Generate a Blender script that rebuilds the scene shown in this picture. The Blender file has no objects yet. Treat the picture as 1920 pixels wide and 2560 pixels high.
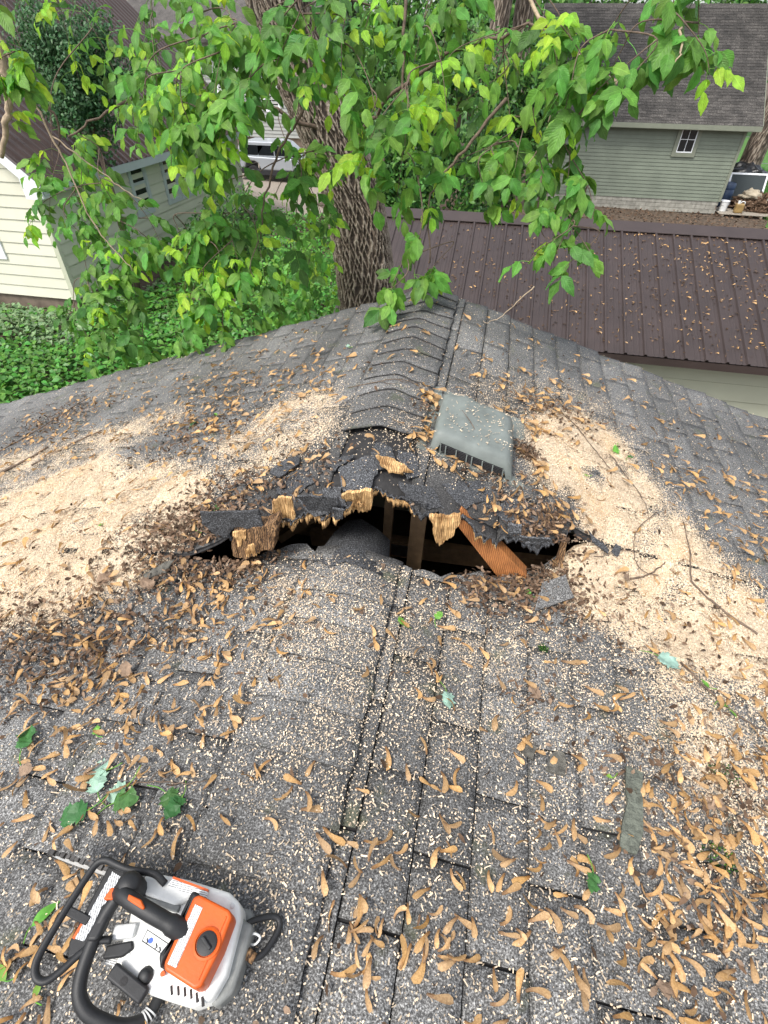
import bpy, bmesh, math, random
import numpy as np
from mathutils import Vector, Matrix, noise as mnoise

# ------------------------------------------------------------------ camera, sky, sun, exposure
SC = bpy.context.scene
COL = SC.collection
R = math.radians
CAM_H = 5.0
cam_d = bpy.data.cameras.new('camera')
cam = bpy.data.objects.new('camera', cam_d)
COL.objects.link(cam)
SC.camera = cam
cam_d.sensor_fit = 'HORIZONTAL'
cam_d.sensor_width = 36.0
cam_d.lens = 36.0 * 1290.0 / 1920.0
cam_d.clip_start = 0.02
cam_d.clip_end = 400.0
_th, _az, _ro = R(41.8), R(10.8), R(0.88)
_f = Vector((-math.sin(_az) * math.cos(_th), math.cos(_az) * math.cos(_th), -math.sin(_th)))
_r = Vector((math.cos(_az), math.sin(_az), 0))
_u = _r.cross(_f)
_r2 = _r * math.cos(_ro) + _u * math.sin(_ro)
_u2 = _u * math.cos(_ro) - _r * math.sin(_ro)
cam.matrix_world = Matrix(((_r2.x, _u2.x, -_f.x, 0), (_r2.y, _u2.y, -_f.y, 0), (_r2.z, _u2.z, -_f.z, CAM_H), (0, 0, 0, 1)))

SUN_EL, SUN_AZ = 58.0, 215.0        # the sun stands behind the camera's left shoulder, veiled by cloud
W = bpy.data.worlds.new('World')
SC.world = W
W.use_nodes = True
wn, wl = W.node_tree.nodes, W.node_tree.links
bg = wn['Background']
sky = wn.new('ShaderNodeTexSky')
sky.sky_type = 'NISHITA'
sky.sun_disc = False
sky.sun_elevation = R(SUN_EL)
sky.sun_rotation = R(SUN_AZ)
sky.air_density = 1.0
sky.dust_density = 3.0
hs = wn.new('ShaderNodeHueSaturation')
hs.inputs['Saturation'].default_value = 0.38
wl.new(sky.outputs[0], hs.inputs['Color'])
wl.new(hs.outputs[0], bg.inputs[0])
bg.inputs[1].default_value = 0.15
sun_d = bpy.data.lights.new('sun', 'SUN')
sun_d.energy = 1.5
sun_d.angle = R(14)
sun_d.color = (1.0, 0.96, 0.9)
sun = bpy.data.objects.new('sun', sun_d)
COL.objects.link(sun)
sd = Vector((math.sin(R(SUN_AZ)) * math.cos(R(SUN_EL)), math.cos(R(SUN_AZ)) * math.cos(R(SUN_EL)), math.sin(R(SUN_EL))))
sun.rotation_euler = sd.to_track_quat('Z', 'Y').to_euler()
sun.location = (0, 0, 30)
SC.view_settings.view_transform = 'Standard'
SC.view_settings.look = 'None'
SC.view_settings.exposure = 1.03
SC.view_settings.gamma = 1.0
SC.view_settings.use_curve_mapping = False
SC.render.engine = 'CYCLES'
SC.cycles.max_bounces = 6
SC.cycles.diffuse_bounces = 3
SC.cycles.transparent_max_bounces = 8

rng = np.random.default_rng(7)
random.seed(7)

# ------------------------------------------------------------------ helpers
BASE = {}                            # world position of every top-level object


def thing(name, label, cat, loc=(0, 0, 0), group=None):
    o = bpy.data.objects.new(name, None)
    COL.objects.link(o)
    o.empty_display_size = 0.1
    o.location = loc
    o['label'] = label
    o['category'] = cat
    if group:
        o['group'] = group
    BASE[o.name] = Vector(loc)
    return o


def tag(o, label, cat, group=None):
    o['label'] = label
    o['category'] = cat
    if group:
        o['group'] = group
    return o


def base_of(o):
    while o.parent is not None:
        o = o.parent
    return BASE.get(o.name, Vector((0, 0, 0)))


def mesh_np(name, v, f, mats, parent=None, smooth=False, attrs=None, kind=None, origin=None, mi=None):
    """v: (n,3) world coordinates, f: (m,k) indices"""
    v = np.asarray(v, np.float32)
    f = np.asarray(f, np.int32)
    m = bpy.data.meshes.new(name)
    off = base_of(parent) if parent is not None else Vector(origin or (0, 0, 0))
    v = v - np.array(off, np.float32)
    k = f.shape[1]
    m.vertices.add(len(v))
    m.vertices.foreach_set('co', v.ravel())
    m.loops.add(f.size)
    m.loops.foreach_set('vertex_index', f.ravel())
    m.polygons.add(len(f))
    m.polygons.foreach_set('loop_start', np.arange(0, f.size, k, dtype=np.int32))
    if smooth:
        m.polygons.foreach_set('use_smooth', np.ones(len(f), bool))
    for mt in (mats if isinstance(mats, (list, tuple)) else [mats]):
        m.materials.append(mt)
    if mi is not None:
        m.polygons.foreach_set('material_index', np.asarray(mi, np.int32))
    m.update(calc_edges=True)
    for an, av in (attrs or {}).items():
        a = m.attributes.new(an, 'FLOAT', 'POINT')
        a.data.foreach_set('value', np.asarray(av, np.float32))
    o = bpy.data.objects.new(name, m)
    COL.objects.link(o)
    if parent is not None:
        o.parent = parent
    else:
        o.location = off
        BASE[o.name] = off
    if kind:
        o['kind'] = kind
    return o


class MB:
    def __init__(s):
        s.v, s.f, s.m = [], [], []

    def add(s, vs, fs, m=0):
        b = len(s.v)
        s.v += [tuple(p) for p in vs]
        s.f += [tuple(b + i for i in q) for q in fs]
        s.m += [m] * len(fs)
        return s

    def frame_box(s, o, a, b, c, m=0):
        """corner o and three edge vectors"""
        o, a, b, c = Vector(o), Vector(a), Vector(b), Vector(c)
        if a.cross(b).dot(c) < 0:
            a, b = b, a
        p = [o, o + a, o + a + b, o + b, o + c, o + a + c, o + a + b + c, o + b + c]
        return s.add(p, [(3, 2, 1, 0), (4, 5, 6, 7), (0, 1, 5, 4), (1, 2, 6, 5), (2, 3, 7, 6), (3, 0, 4, 7)], m)

    def box(s, x0, x1, y0, y1, z0, z1, m=0):
        return s.frame_box((x0, y0, z0), (x1 - x0, 0, 0), (0, y1 - y0, 0), (0, 0, z1 - z0), m)

    def beam(s, p, q, w, h, up=(0, 0, 1), m=0):
        p, q, up = Vector(p), Vector(q), Vector(up)
        d = (q - p)
        side = d.cross(up).normalized()
        u2 = side.cross(d).normalized()
        return s.frame_box(p - side * w / 2 - u2 * h / 2, d, side * w, u2 * h, m)

    def tube(s, pts, rad, n=8, m=0, cap=True, closed=False, flat=1.0):
        pts = [Vector(p) for p in pts]
        k = len(pts)
        if not hasattr(rad, '__len__'):
            rad = [rad] * k
        ring = []
        ref = None
        for i, p in enumerate(pts):
            if closed:
                d = pts[(i + 1) % k] - pts[i - 1]
            else:
                d = pts[min(i + 1, k - 1)] - pts[max(i - 1, 0)]
            if d.length < 1e-9:
                d = Vector((0, 0, 1))
            d.normalize()
            if ref is None:
                ref = d.orthogonal().normalized()
            ref = (ref - d * ref.dot(d))
            if ref.length < 1e-6:
                ref = d.orthogonal()
            ref.normalize()
            b = d.cross(ref)
            ring.append([p + (ref * math.cos(t) + b * math.sin(t) * flat) * rad[i] for t in [2 * math.pi * j / n for j in range(n)]])
        vs = [q for r_ in ring for q in r_]
        fs = []
        for i in range(k if closed else k - 1):
            a, c = i * n, ((i + 1) % k) * n
            for j in range(n):
                fs.append((a + j, a + (j + 1) % n, c + (j + 1) % n, c + j))
        if cap and not closed:
            fs.append(tuple(range(n - 1, -1, -1)))
            fs.append(tuple((k - 1) * n + j for j in range(n)))
        return s.add(vs, fs, m)

    def prism(s, poly, o, u, v, w, m=0):
        """polygon of (a,b) in the frame o,u,v, extruded by the vector w"""
        o, u, v, w = Vector(o), Vector(u), Vector(v), Vector(w)
        n = len(poly)
        p = [o + u * a + v * b for a, b in poly]
        vs = p + [q + w for q in p]
        ar = sum(poly[i][0] * poly[(i + 1) % n][1] - poly[(i + 1) % n][0] * poly[i][1] for i in range(n))
        flip = (ar > 0) != (u.cross(v).dot(w) > 0)
        a, b = tuple(range(n)), tuple(range(n, 2 * n))
        fs = [a[::-1], b] + [(i, (i + 1) % n, n + (i + 1) % n, n + i) for i in range(n)]
        if flip:
            fs = [q[::-1] for q in fs]
        return s.add(vs, fs, m)

    def lathe(s, prof, c, n=20, axis=(0, 0, 1), m=0):
        ax = Vector(axis).normalized()
        a = ax.orthogonal().normalized()
        b = ax.cross(a)
        c = Vector(c)
        vs, k = [], len(prof)
        for r_, z in prof:
            vs += [c + ax * z + (a * math.cos(t) + b * math.sin(t)) * r_ for t in [2 * math.pi * j / n for j in range(n)]]
        fs = []
        for i in range(k - 1):
            for j in range(n):
                fs.append((i * n + j, i * n + (j + 1) % n, (i + 1) * n + (j + 1) % n, (i + 1) * n + j))
        fs.append(tuple(range(n - 1, -1, -1)))
        fs.append(tuple((k - 1) * n + j for j in range(n)))
        return s.add(vs, fs, m)

    def build(s, name, mats, parent=None, smooth=False, kind=None, origin=None, bevel=0, seg=2, angle=None):
        m = bpy.data.meshes.new(name)
        off = base_of(parent) if parent is not None else Vector(origin or (0, 0, 0))
        m.from_pydata([tuple(Vector(p) - off) for p in s.v], [], s.f)
        for mt in (mats if isinstance(mats, (list, tuple)) else [mats]):
            m.materials.append(mt)
        m.polygons.foreach_set('material_index', s.m)
        if smooth:
            m.polygons.foreach_set('use_smooth', [True] * len(s.f))
            if angle:
                m.set_sharp_from_angle(angle=R(angle))
        m.update()
        o = bpy.data.objects.new(name, m)
        COL.objects.link(o)
        if parent is not None:
            o.parent = parent
        else:
            o.location = off
            BASE[o.name] = off
        if kind:
            o['kind'] = kind
        if bevel:
            b = o.modifiers.new('bevel', 'BEVEL')
            b.width = bevel
            b.segments = seg
            b.limit_method = 'ANGLE'
            b.angle_limit = R(30)
        return o


def smooth_path(pts, n=6):
    """Catmull-Rom through the points"""
    P = [Vector(p) for p in pts]
    P = [P[0] * 2 - P[1]] + P + [P[-1] * 2 - P[-2]]
    out = []
    for i in range(1, len(P) - 2):
        for k in range(n):
            t = k / n
            a, b, c, d = P[i - 1:i + 3]
            out.append(0.5 * ((2 * b) + (c - a) * t + (2 * a - 5 * b + 4 * c - d) * t * t + (3 * b - a - 3 * c + d) * t ** 3))
    out.append(P[-2])
    return out


# ------------------------------------------------------------------ materials
def new_mat(name):
    m = bpy.data.materials.new(name)
    m.use_nodes = True
    nt = m.node_tree
    return m, nt, nt.nodes, nt.links, nt.nodes['Principled BSDF']


def ramp(nodes, stops, interp='LINEAR'):
    r_ = nodes.new('ShaderNodeValToRGB')
    r_.color_ramp.interpolation = interp
    e = r_.color_ramp.elements
    while len(e) < len(stops):
        e.new(0.5)
    for el, (p, c) in zip(e, stops):
        el.position = p
        el.color = (*c, 1) if len(c) == 3 else c
    return r_


def noise_node(nodes, links, scale, detail=3, vec=None, rough=0.55, dims='3D'):
    n = nodes.new('ShaderNodeTexNoise')
    n.inputs['Scale'].default_value = scale
    n.inputs['Detail'].default_value = detail
    n.inputs['Roughness'].default_value = rough
    if vec is not None:
        links.new(vec, n.inputs['Vector'])
    return n


def mixc(nodes, links, fac, a, b, blend='MIX'):
    m = nodes.new('ShaderNodeMix')
    m.data_type = 'RGBA'
    m.blend_type = blend
    for sock, v in ((m.inputs[0], fac), (m.inputs[6], a), (m.inputs[7], b)):
        if isinstance(v, (int, float)):
            sock.default_value = v
        elif isinstance(v, tuple):
            sock.default_value = (*v, 1)
        else:
            links.new(v, sock)
    return m.outputs[2]


def mathn(nodes, links, op, a, b=None, clamp=False):
    m = nodes.new('ShaderNodeMath')
    m.operation = op
    m.use_clamp = clamp
    for i, v in enumerate((a, b)):
        if v is None:
            continue
        if isinstance(v, (int, float)):
            m.inputs[i].default_value = v
        else:
            links.new(v, m.inputs[i])
    return m.outputs[0]


def smoothstep(nodes, links, v, a, b):
    m = nodes.new('ShaderNodeMapRange')
    m.interpolation_type = 'SMOOTHSTEP'
    links.new(v, m.inputs[0])
    m.inputs[1].default_value = a
    m.inputs[2].default_value = b
    return m.outputs[0]


def simple(name, c, rough=0.6, var=0.25, scale=8.0, bump=0.0, bscale=60.0, metal=0.0, spec=0.5, stretch=None, island=0.0, objrand=0.0):
    """base colour with noise variation, bump and optional per-piece variation"""
    m, nt, N, L, P = new_mat(name)
    geo = N.new('ShaderNodeNewGeometry')
    vec = geo.outputs['Position']
    if stretch:
        mp = N.new('ShaderNodeMapping')
        mp.inputs['Scale'].default_value = stretch
        L.new(vec, mp.inputs[0])
        vec = mp.outputs[0]
    n = noise_node(N, L, scale, 5, vec)
    lo = tuple(x * (1 - var) for x in c)
    hi = tuple(min(1, x * (1 + var)) for x in c)
    rp = ramp(N, [(0.3, lo), (0.7, hi)])
    L.new(n.outputs[0], rp.inputs[0])
    col = rp.outputs[0]
    if island or objrand:
        src = geo.outputs['Random Per Island']
        if objrand:
            oi = N.new('ShaderNodeObjectInfo')
            src = oi.outputs['Random']
        a = max(island, objrand)
        mr = N.new('ShaderNodeMapRange')
        L.new(src, mr.inputs[0])
        mr.inputs[3].default_value = 1 - a
        mr.inputs[4].default_value = 1 + a
        hsv = N.new('ShaderNodeHueSaturation')
        L.new(col, hsv.inputs['Color'])
        L.new(mr.outputs[0], hsv.inputs['Value'])
        col = hsv.outputs[0]
    L.new(col, P.inputs['Base Color'])
    P.inputs['Roughness'].default_value = rough
    P.inputs['Metallic'].default_value = metal
    P.inputs['Specular IOR Level'].default_value = spec
    if bump:
        nb = noise_node(N, L, bscale, 4, vec)
        b = N.new('ShaderNodeBump')
        b.inputs['Strength'].default_value = bump
        b.inputs['Distance'].default_value = 0.01
        L.new(nb.outputs[0], b.inputs['Height'])
        L.new(b.outputs[0], P.inputs['Normal'])
    return m


def shingle_mat(name, lo, hi, gran=260.0, dusty=True, tone=0.12):
    m, nt, N, L, P = new_mat(name)
    geo = N.new('ShaderNodeNewGeometry')
    pos = geo.outputs['Position']
    g1 = noise_node(N, L, gran, 2, pos, 0.7)
    mid = tuple((a * 0.7 + b * 0.3) for a, b in zip(lo, hi))
    rp = ramp(N, [(0.36, lo), (0.5, mid), (0.62, hi), (0.72, tuple(min(1, x * 2.0) for x in hi))])
    L.new(g1.outputs[0], rp.inputs[0])
    g2 = noise_node(N, L, 2.3, 5, pos)
    mr = N.new('ShaderNodeMapRange')
    L.new(g2.outputs[0], mr.inputs[0])
    mr.inputs[1].default_value, mr.inputs[2].default_value = 0.3, 0.7
    mr.inputs[3].default_value, mr.inputs[4].default_value = 0.58, 1.28
    oi = N.new('ShaderNodeObjectInfo')
    mo = N.new('ShaderNodeMapRange')
    L.new(oi.outputs['Random'], mo.inputs[0])
    mo.inputs[3].default_value, mo.inputs[4].default_value = 1 - tone, 1 + tone
    mi = N.new('ShaderNodeMapRange')
    L.new(geo.outputs['Random Per Island'], mi.inputs[0])
    mi.inputs[3].default_value, mi.inputs[4].default_value = 1 - tone, 1 + tone
    val = mathn(N, L, 'MULTIPLY', mathn(N, L, 'MULTIPLY', mr.outputs[0], mo.outputs[0]), mi.outputs[0])
    hsv = N.new('ShaderNodeHueSaturation')
    L.new(rp.outputs[0], hsv.inputs['Color'])
    L.new(val, hsv.inputs['Value'])
    col = hsv.outputs[0]
    rough = 0.9
    if dusty:
        # moss and lichen stain
        g3 = noise_node(N, L, 9.0, 4, pos)
        ms = smoothstep(N, L, g3.outputs[0], 0.6, 0.72)
        col = mixc(N, L, mathn(N, L, 'MULTIPLY', ms, 0.55), col, (0.075, 0.085, 0.04))
        wet_shade = N.new('ShaderNodeAttribute')
        wet_shade.attribute_name = 'wet_shade'
        col = mixc(N, L, mathn(N, L, 'MULTIPLY', wet_shade.outputs['Fac'], 0.8, True), col, (0.013, 0.012, 0.012))  # darkens the damp band at the hole and paints shade on shingle edges
        at = N.new('ShaderNodeAttribute')
        at.attribute_name = 'dust'
        d1 = noise_node(N, L, 170.0, 3, pos, 0.65)
        d2 = noise_node(N, L, 6.0, 3, pos)
        dd = mathn(N, L, 'MULTIPLY_ADD', d2.outputs[0], 0.5)
        dd.node.inputs[2].default_value = -0.25
        th = mathn(N, L, 'ADD', at.outputs['Fac'], dd)
        th = mathn(N, L, 'MULTIPLY_ADD', th, -0.5)
        th.node.inputs[2].default_value = 0.80
        over = mathn(N, L, 'SUBTRACT', d1.outputs[0], th)
        fac = smoothstep(N, L, over, 0.0, 0.05)
        dc = noise_node(N, L, 120.0, 2, pos)
        drp = ramp(N, [(0.3, (0.50, 0.36, 0.22)), (0.5, (0.68, 0.53, 0.36)), (0.7, (0.82, 0.72, 0.55))])
        L.new(dc.outputs[0], drp.inputs[0])
        col = mixc(N, L, fac, col, drp.outputs[0])
    L.new(col, P.inputs['Base Color'])
    P.inputs['Roughness'].default_value = 0.72 if dusty else 0.85
    P.inputs['Specular IOR Level'].default_value = 0.5
    b = N.new('ShaderNodeBump')
    b.inputs['Strength'].default_value = 0.7
    b.inputs['Distance'].default_value = 0.004
    L.new(g1.outputs[0], b.inputs['Height'])
    L.new(b.outputs[0], P.inputs['Normal'])
    return m


def leaf_mat(name, c, trans=0.35, var=0.3, rough=0.5, vein=False):
    m, nt, N, L, P = new_mat(name)
    geo = N.new('ShaderNodeNewGeometry')
    oi = N.new('ShaderNodeObjectInfo')
    rnd = mathn(N, L, 'FRACT', mathn(N, L, 'ADD', geo.outputs['Random Per Island'], oi.outputs['Random']))
    hsv = N.new('ShaderNodeHueSaturation')
    mv = N.new('ShaderNodeMapRange')
    L.new(rnd, mv.inputs[0])
    mv.inputs[3].default_value, mv.inputs[4].default_value = 1 - var, 1 + var
    L.new(mv.outputs[0], hsv.inputs['Value'])
    mh = N.new('ShaderNodeMapRange')
    L.new(mathn(N, L, 'FRACT', mathn(N, L, 'MULTIPLY', rnd, 7.31)), mh.inputs[0])
    mh.inputs[3].default_value, mh.inputs[4].default_value = 0.48, 0.525
    L.new(mh.outputs[0], hsv.inputs['Hue'])
    nz = noise_node(N, L, 45.0, 3, geo.outputs['Position'])
    rp = ramp(N, [(0.3, tuple(x * 0.75 for x in c)), (0.7, tuple(x * 1.2 for x in c))])
    L.new(nz.outputs[0], rp.inputs[0])
    col = rp.outputs[0]
    height = nz.outputs[0]
    if vein:
        au, av = N.new('ShaderNodeAttribute'), N.new('ShaderNodeAttribute')
        au.attribute_name, av.attribute_name = 'across', 'along'
        ab = mathn(N, L, 'ABSOLUTE', au.outputs['Fac'])
        ph = mathn(N, L, 'SUBTRACT', mathn(N, L, 'MULTIPLY', av.outputs['Fac'], 8.0), mathn(N, L, 'MULTIPLY', ab, 2.6))
        sw = mathn(N, L, 'ABSOLUTE', mathn(N, L, 'SINE', mathn(N, L, 'MULTIPLY', ph, math.pi)))
        vn = mathn(N, L, 'SUBTRACT', 1.0, smoothstep(N, L, sw, 0.0, 0.38))
        mid_ = mathn(N, L, 'SUBTRACT', 1.0, smoothstep(N, L, ab, 0.02, 0.10))
        vv_ = mathn(N, L, 'MAXIMUM', mathn(N, L, 'MULTIPLY', vn, 0.55), mid_)
        col = mixc(N, L, mathn(N, L, 'MULTIPLY', vv_, 0.45), col, tuple(min(1, x * 1.7 + .015) for x in c))
        height = mathn(N, L, 'ADD', mathn(N, L, 'MULTIPLY', nz.outputs[0], .5), mathn(N, L, 'MULTIPLY', sw, 0.6))
    L.new(col, hsv.inputs['Color'])
    L.new(hsv.outputs[0], P.inputs['Base Color'])
    P.inputs['Roughness'].default_value = rough
    P.inputs['Specular IOR Level'].default_value = 0.4
    b = N.new('ShaderNodeBump')
    b.inputs['Strength'].default_value = 0.35
    b.inputs['Distance'].default_value = 0.006
    L.new(height, b.inputs['Height'])
    L.new(b.outputs[0], P.inputs['Normal'])
    t = N.new('ShaderNodeBsdfTranslucent')
    tc = N.new('ShaderNodeHueSaturation')
    tc.inputs['Value'].default_value = 1.5
    tc.inputs['Hue'].default_value = 0.485
    L.new(hsv.outputs[0], tc.inputs['Color'])
    L.new(tc.outputs[0], t.inputs['Color'])
    mx = N.new('ShaderNodeMixShader')
    mx.inputs[0].default_value = trans
    L.new(P.outputs[0], mx.inputs[1])
    L.new(t.outputs[0], mx.inputs[2])
    L.new(mx.outputs[0], N['Material Output'].inputs[0])
    return m


def wood_mat(name, c1, c2, scale=14.0, stretch=(1, 1, 1), rough=0.7, dist=6.0, spl=False):
    m, nt, N, L, P = new_mat(name)
    tc = N.new('ShaderNodeNewGeometry')
    mp = N.new('ShaderNodeMapping')
    mp.inputs['Scale'].default_value = stretch
    L.new(tc.outputs['Position'], mp.inputs[0])
    w = N.new('ShaderNodeTexWave')
    w.wave_type = 'BANDS'
    w.inputs['Scale'].default_value = scale
    w.inputs['Distortion'].default_value = dist
    w.inputs['Detail'].default_value = 3
    w.inputs['Detail Scale'].default_value = 1.5
    L.new(mp.outputs[0], w.inputs['Vector'])
    rp = ramp(N, [(0.1, c1), (0.6, c2)])
    L.new(w.outputs[0], rp.inputs[0])
    n = noise_node(N, L, 30, 4, tc.outputs['Position'])
    rn = ramp(N, [(0.3, (0.45, 0.38, 0.30) if spl else (0.7, 0.7, 0.7)), (0.6 if spl else 0.7, (1.12, 1.12, 1.12))])
    L.new(n.outputs[0], rn.inputs[0])
    col = mixc(N, L, 1.0, rp.outputs[0], rn.outputs[0], 'MULTIPLY')
    L.new(col, P.inputs['Base Color'])
    P.inputs['Roughness'].default_value = rough
    b = N.new('ShaderNodeBump')
    b.inputs['Strength'].default_value = 0.6 if spl else 0.25
    b.inputs['Distance'].default_value = 0.006
    L.new(w.outputs[0], b.inputs['Height'])
    L.new(b.outputs[0], P.inputs['Normal'])
    return m


def print_mat(name, paper, ink, rows, axis_u, axis_v, org, size):
    """small print: broken dark lines on a pale label, laid out in the label's own plane"""
    m, nt, N, L, P = new_mat(name)
    geo = N.new('ShaderNodeNewGeometry')
    sub = N.new('ShaderNodeVectorMath')
    sub.operation = 'SUBTRACT'
    L.new(geo.outputs['Position'], sub.inputs[0])
    sub.inputs[1].default_value = org

    def dot(ax, k):
        d = N.new('ShaderNodeVectorMath')
        d.operation = 'DOT_PRODUCT'
        L.new(sub.outputs[0], d.inputs[0])
        d.inputs[1].default_value = tuple(x * k for x in ax)
        return d.outputs['Value']
    u = dot(axis_u, 1.0 / size[0])
    v = dot(axis_v, 1.0 / size[1])
    cv = N.new('ShaderNodeCombineXYZ')
    L.new(mathn(N, L, 'MULTIPLY', u, size[0] / size[1] * rows * 1.2), cv.inputs[0])
    L.new(mathn(N, L, 'FLOOR', mathn(N, L, 'MULTIPLY', v, rows)), cv.inputs[1])
    nz = noise_node(N, L, 1.0, 1, cv.outputs[0])
    word = smoothstep(N, L, nz.outputs[0], 0.40, 0.44)
    fr = mathn(N, L, 'FRACT', mathn(N, L, 'MULTIPLY', v, rows))
    line = mathn(N, L, 'MULTIPLY', mathn(N, L, 'GREATER_THAN', fr, 0.3), mathn(N, L, 'LESS_THAN', fr, 0.75))
    col = mixc(N, L, mathn(N, L, 'MULTIPLY', mathn(N, L, 'MULTIPLY', word, line), 0.85), paper, ink)
    L.new(col, P.inputs['Base Color'])
    P.inputs['Roughness'].default_value = 0.45
    return m


M = {}
M['shingle'] = shingle_mat('weathered_grey_shingle', (0.032, 0.0315, 0.030), (0.245, 0.243, 0.236))
M['shed_shingle'] = shingle_mat('dark_brown_grey_shingle', (0.03, 0.027, 0.025), (0.085, 0.078, 0.07), 30.0, False, 0.3)
M['felt'] = simple('black_roofing_felt', (0.022, 0.021, 0.021), 0.8, 0.4, 30, 0.3)
M['dark_shingle'] = shingle_mat('wet_black_shingle', (0.012, 0.012, 0.013), (0.115, 0.12, 0.128), 260, False)
M['deck'] = wood_mat('aged_roof_boards', (0.07, 0.045, 0.025), (0.12, 0.08, 0.045), 20, (1, 6, 1))
M['split_wood'] = wood_mat('fresh_split_wood', (0.42, 0.24, 0.095), (0.68, 0.44, 0.20), 17, (3, 1, 0.35), 0.8, 11, True)
M['rotten_wood'] = wood_mat('rotten_brown_wood', (0.05, 0.028, 0.015), (0.26, 0.15, 0.07), 22, (2, 1, 1), 0.9, 12, True)
M['rafter'] = wood_mat('orange_pine_grain', (0.22, 0.075, 0.02), (0.42, 0.17, 0.055), 30, (1.6, 1, -1.6), 0.6, 3.5)
M['truss'] = wood_mat('old_truss_lumber', (0.27, 0.17, 0.09), (0.40, 0.26, 0.145), 18, (4, 1, 1), 0.8, 3)
M['attic'] = simple('attic_boards_gap_shade', (0.06, 0.042, 0.03), 0.9, 0.3, 6)
M['steel'] = simple('galvanised_steel', (0.35, 0.35, 0.35), 0.4, 0.2, 40, 0, 60, 0.9)
M['sawdust_old'] = simple('fresh_sawdust', (0.74, 0.565, 0.38), 0.95, 0.22, 70, 0.9, 160, 0, 0.2)
M['chip'] = simple('sawdust_chip', (0.62, 0.50, 0.36), 0.9, 0.20, 5, 0, 60, 0, 0.2, None, 0.42)
M['vent'] = simple('weathered_grey_plastic', (0.165, 0.185, 0.172), 0.55, 0.2, 14, 0.1, 300, 0, 0.4)
M['vent_dark'] = simple('dark_vent_slats', (0.03, 0.03, 0.032), 0.6, 0.2, 20)
M['seed_plain'] = simple('dry_tan_samara', (0.52, 0.30, 0.125), 0.7, 0.22, 120, 0.4, 500, 0, 0.3, None, 0.28, 0.0)
M['litter'] = simple('brown_crumbled_leaf', (0.105, 0.066, 0.042), 0.9, 0.35, 60, 0, 60, 0, 0.2, None, 0.6)
M['dry_leaf'] = simple('dry_grey_brown_leaf', (0.22, 0.15, 0.10), 0.85, 0.3, 60, 0.3, 150)
M['twig'] = simple('grey_brown_twig', (0.12, 0.085, 0.06), 0.85, 0.35, 50, 0.5, 120)
M['pale_twig'] = simple('pale_dead_branch', (0.36, 0.28, 0.19), 0.85, 0.3, 30, 0.5, 100)
M['bark_piece'] = simple('grey_bark_piece', (0.10, 0.095, 0.08), 0.95, 0.45, 60, 0.9, 120)
M['lichen'] = simple('lichen_crusted_bark', (0.115, 0.125, 0.10), 0.95, 0.4, 50, 0.9, 140)
M['silver_leaf'] = leaf_mat('silver_maple_underside', (0.25, 0.39, 0.31), 0.1, 0.12, 0.6)
M['maple_leaf'] = leaf_mat('green_maple_leaf', (0.05, 0.14, 0.035), 0.2, 0.2)
M['bright_leaf'] = leaf_mat('bright_green_leaf', (0.16, 0.36, 0.05), 0.3, 0.15)
M['leaf_dark'] = leaf_mat('deep_green_ash_leaf', (0.075, 0.185, 0.032), 0.38, 0.3, .5, True)
M['leaf_mid'] = leaf_mat('mid_green_ash_leaf', (0.125, 0.29, 0.042), 0.42, 0.25, .5, True)
M['leaf_lime'] = leaf_mat('young_lime_leaf', (0.29, 0.50, 0.04), 0.48, 0.18, .5, True)
M['ivy'] = leaf_mat('ground_ivy_leaf', (0.078, 0.225, 0.03), 0.25, 0.4)
M['ivy_pale'] = leaf_mat('variegated_ground_leaf', (0.17, 0.27, 0.12), 0.25, 0.35)
M['bush_leaf'] = leaf_mat('dark_bush_leaf', (0.038, 0.10, 0.024), 0.3, 0.45)
M['fine_leaf'] = leaf_mat('dusky_fine_leaf', (0.055, 0.135, 0.048), 0.2, 0.4)
M['soil'] = simple('leaf_strewn_soil', (0.085, 0.06, 0.04), 0.95, 0.6, 9, 0.6, 25)
M['grass'] = simple('mown_grass', (0.06, 0.15, 0.025), 0.9, 0.45, 7, 0.5, 60)
M['gravel'] = simple('grey_gravel', (0.26, 0.22, 0.18), 0.95, 0.35, 22, 0.6, 40)
M['cream'] = simple('cream_lap_siding', (0.66, 0.64, 0.52), 0.55, 0.04, 2, 0.05, 40, 0, 0.4, None, 0, 0.03)
M['cream_dull'] = simple('pale_green_cream_siding', (0.50, 0.51, 0.39), 0.6, 0.05, 2, 0.05, 40, 0, 0.4, None, 0, 0.04)
M['sage'] = simple('sage_green_siding', (0.17, 0.195, 0.15), 0.6, 0.14, 1.7, 0.05, 40, 0, 0.4, None, 0, 0.03)
M['sage_trim'] = simple('olive_grey_trim', (0.19, 0.205, 0.155), 0.6, 0.08, 5)
M['pale_siding'] = simple('pale_grey_vinyl_siding', (0.30, 0.31, 0.29), 0.6, 0.05, 3, 0, 60, 0, 0.4, None, 0, 0.03)
M['white'] = simple('white_trim_paint', (0.78, 0.80, 0.82), 0.5, 0.04, 3)
M['block'] = simple('grey_concrete_block', (0.30, 0.29, 0.25), 0.95, 0.25, 6, 0.5, 60, 0, 0.3, None, 0, 0.15)
M['foundation'] = simple('damp_concrete_gap_shade', (0.16, 0.125, 0.095), 0.95, 0.3, 4, 0.4, 40)
M['brown_metal'] = simple('dark_brown_roof_steel', (0.044, 0.032, 0.029), 0.38, 0.16, 2.5, 0.02, 30, 0, 0.5, (1, 1, 1), 0, 0.06)
M['brown_gloss'] = simple('glossy_brown_roof_steel', (0.066, 0.048, 0.044), 0.26, 0.2, 2.5, 0.02, 30, 0, 0.8, (1, 1, 1), 0, 0.06)
M['glass'] = simple('dark_window_glass', (0.012, 0.015, 0.018), 0.06, 0.2, 2, 0, 60, 0, 0.7)
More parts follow.
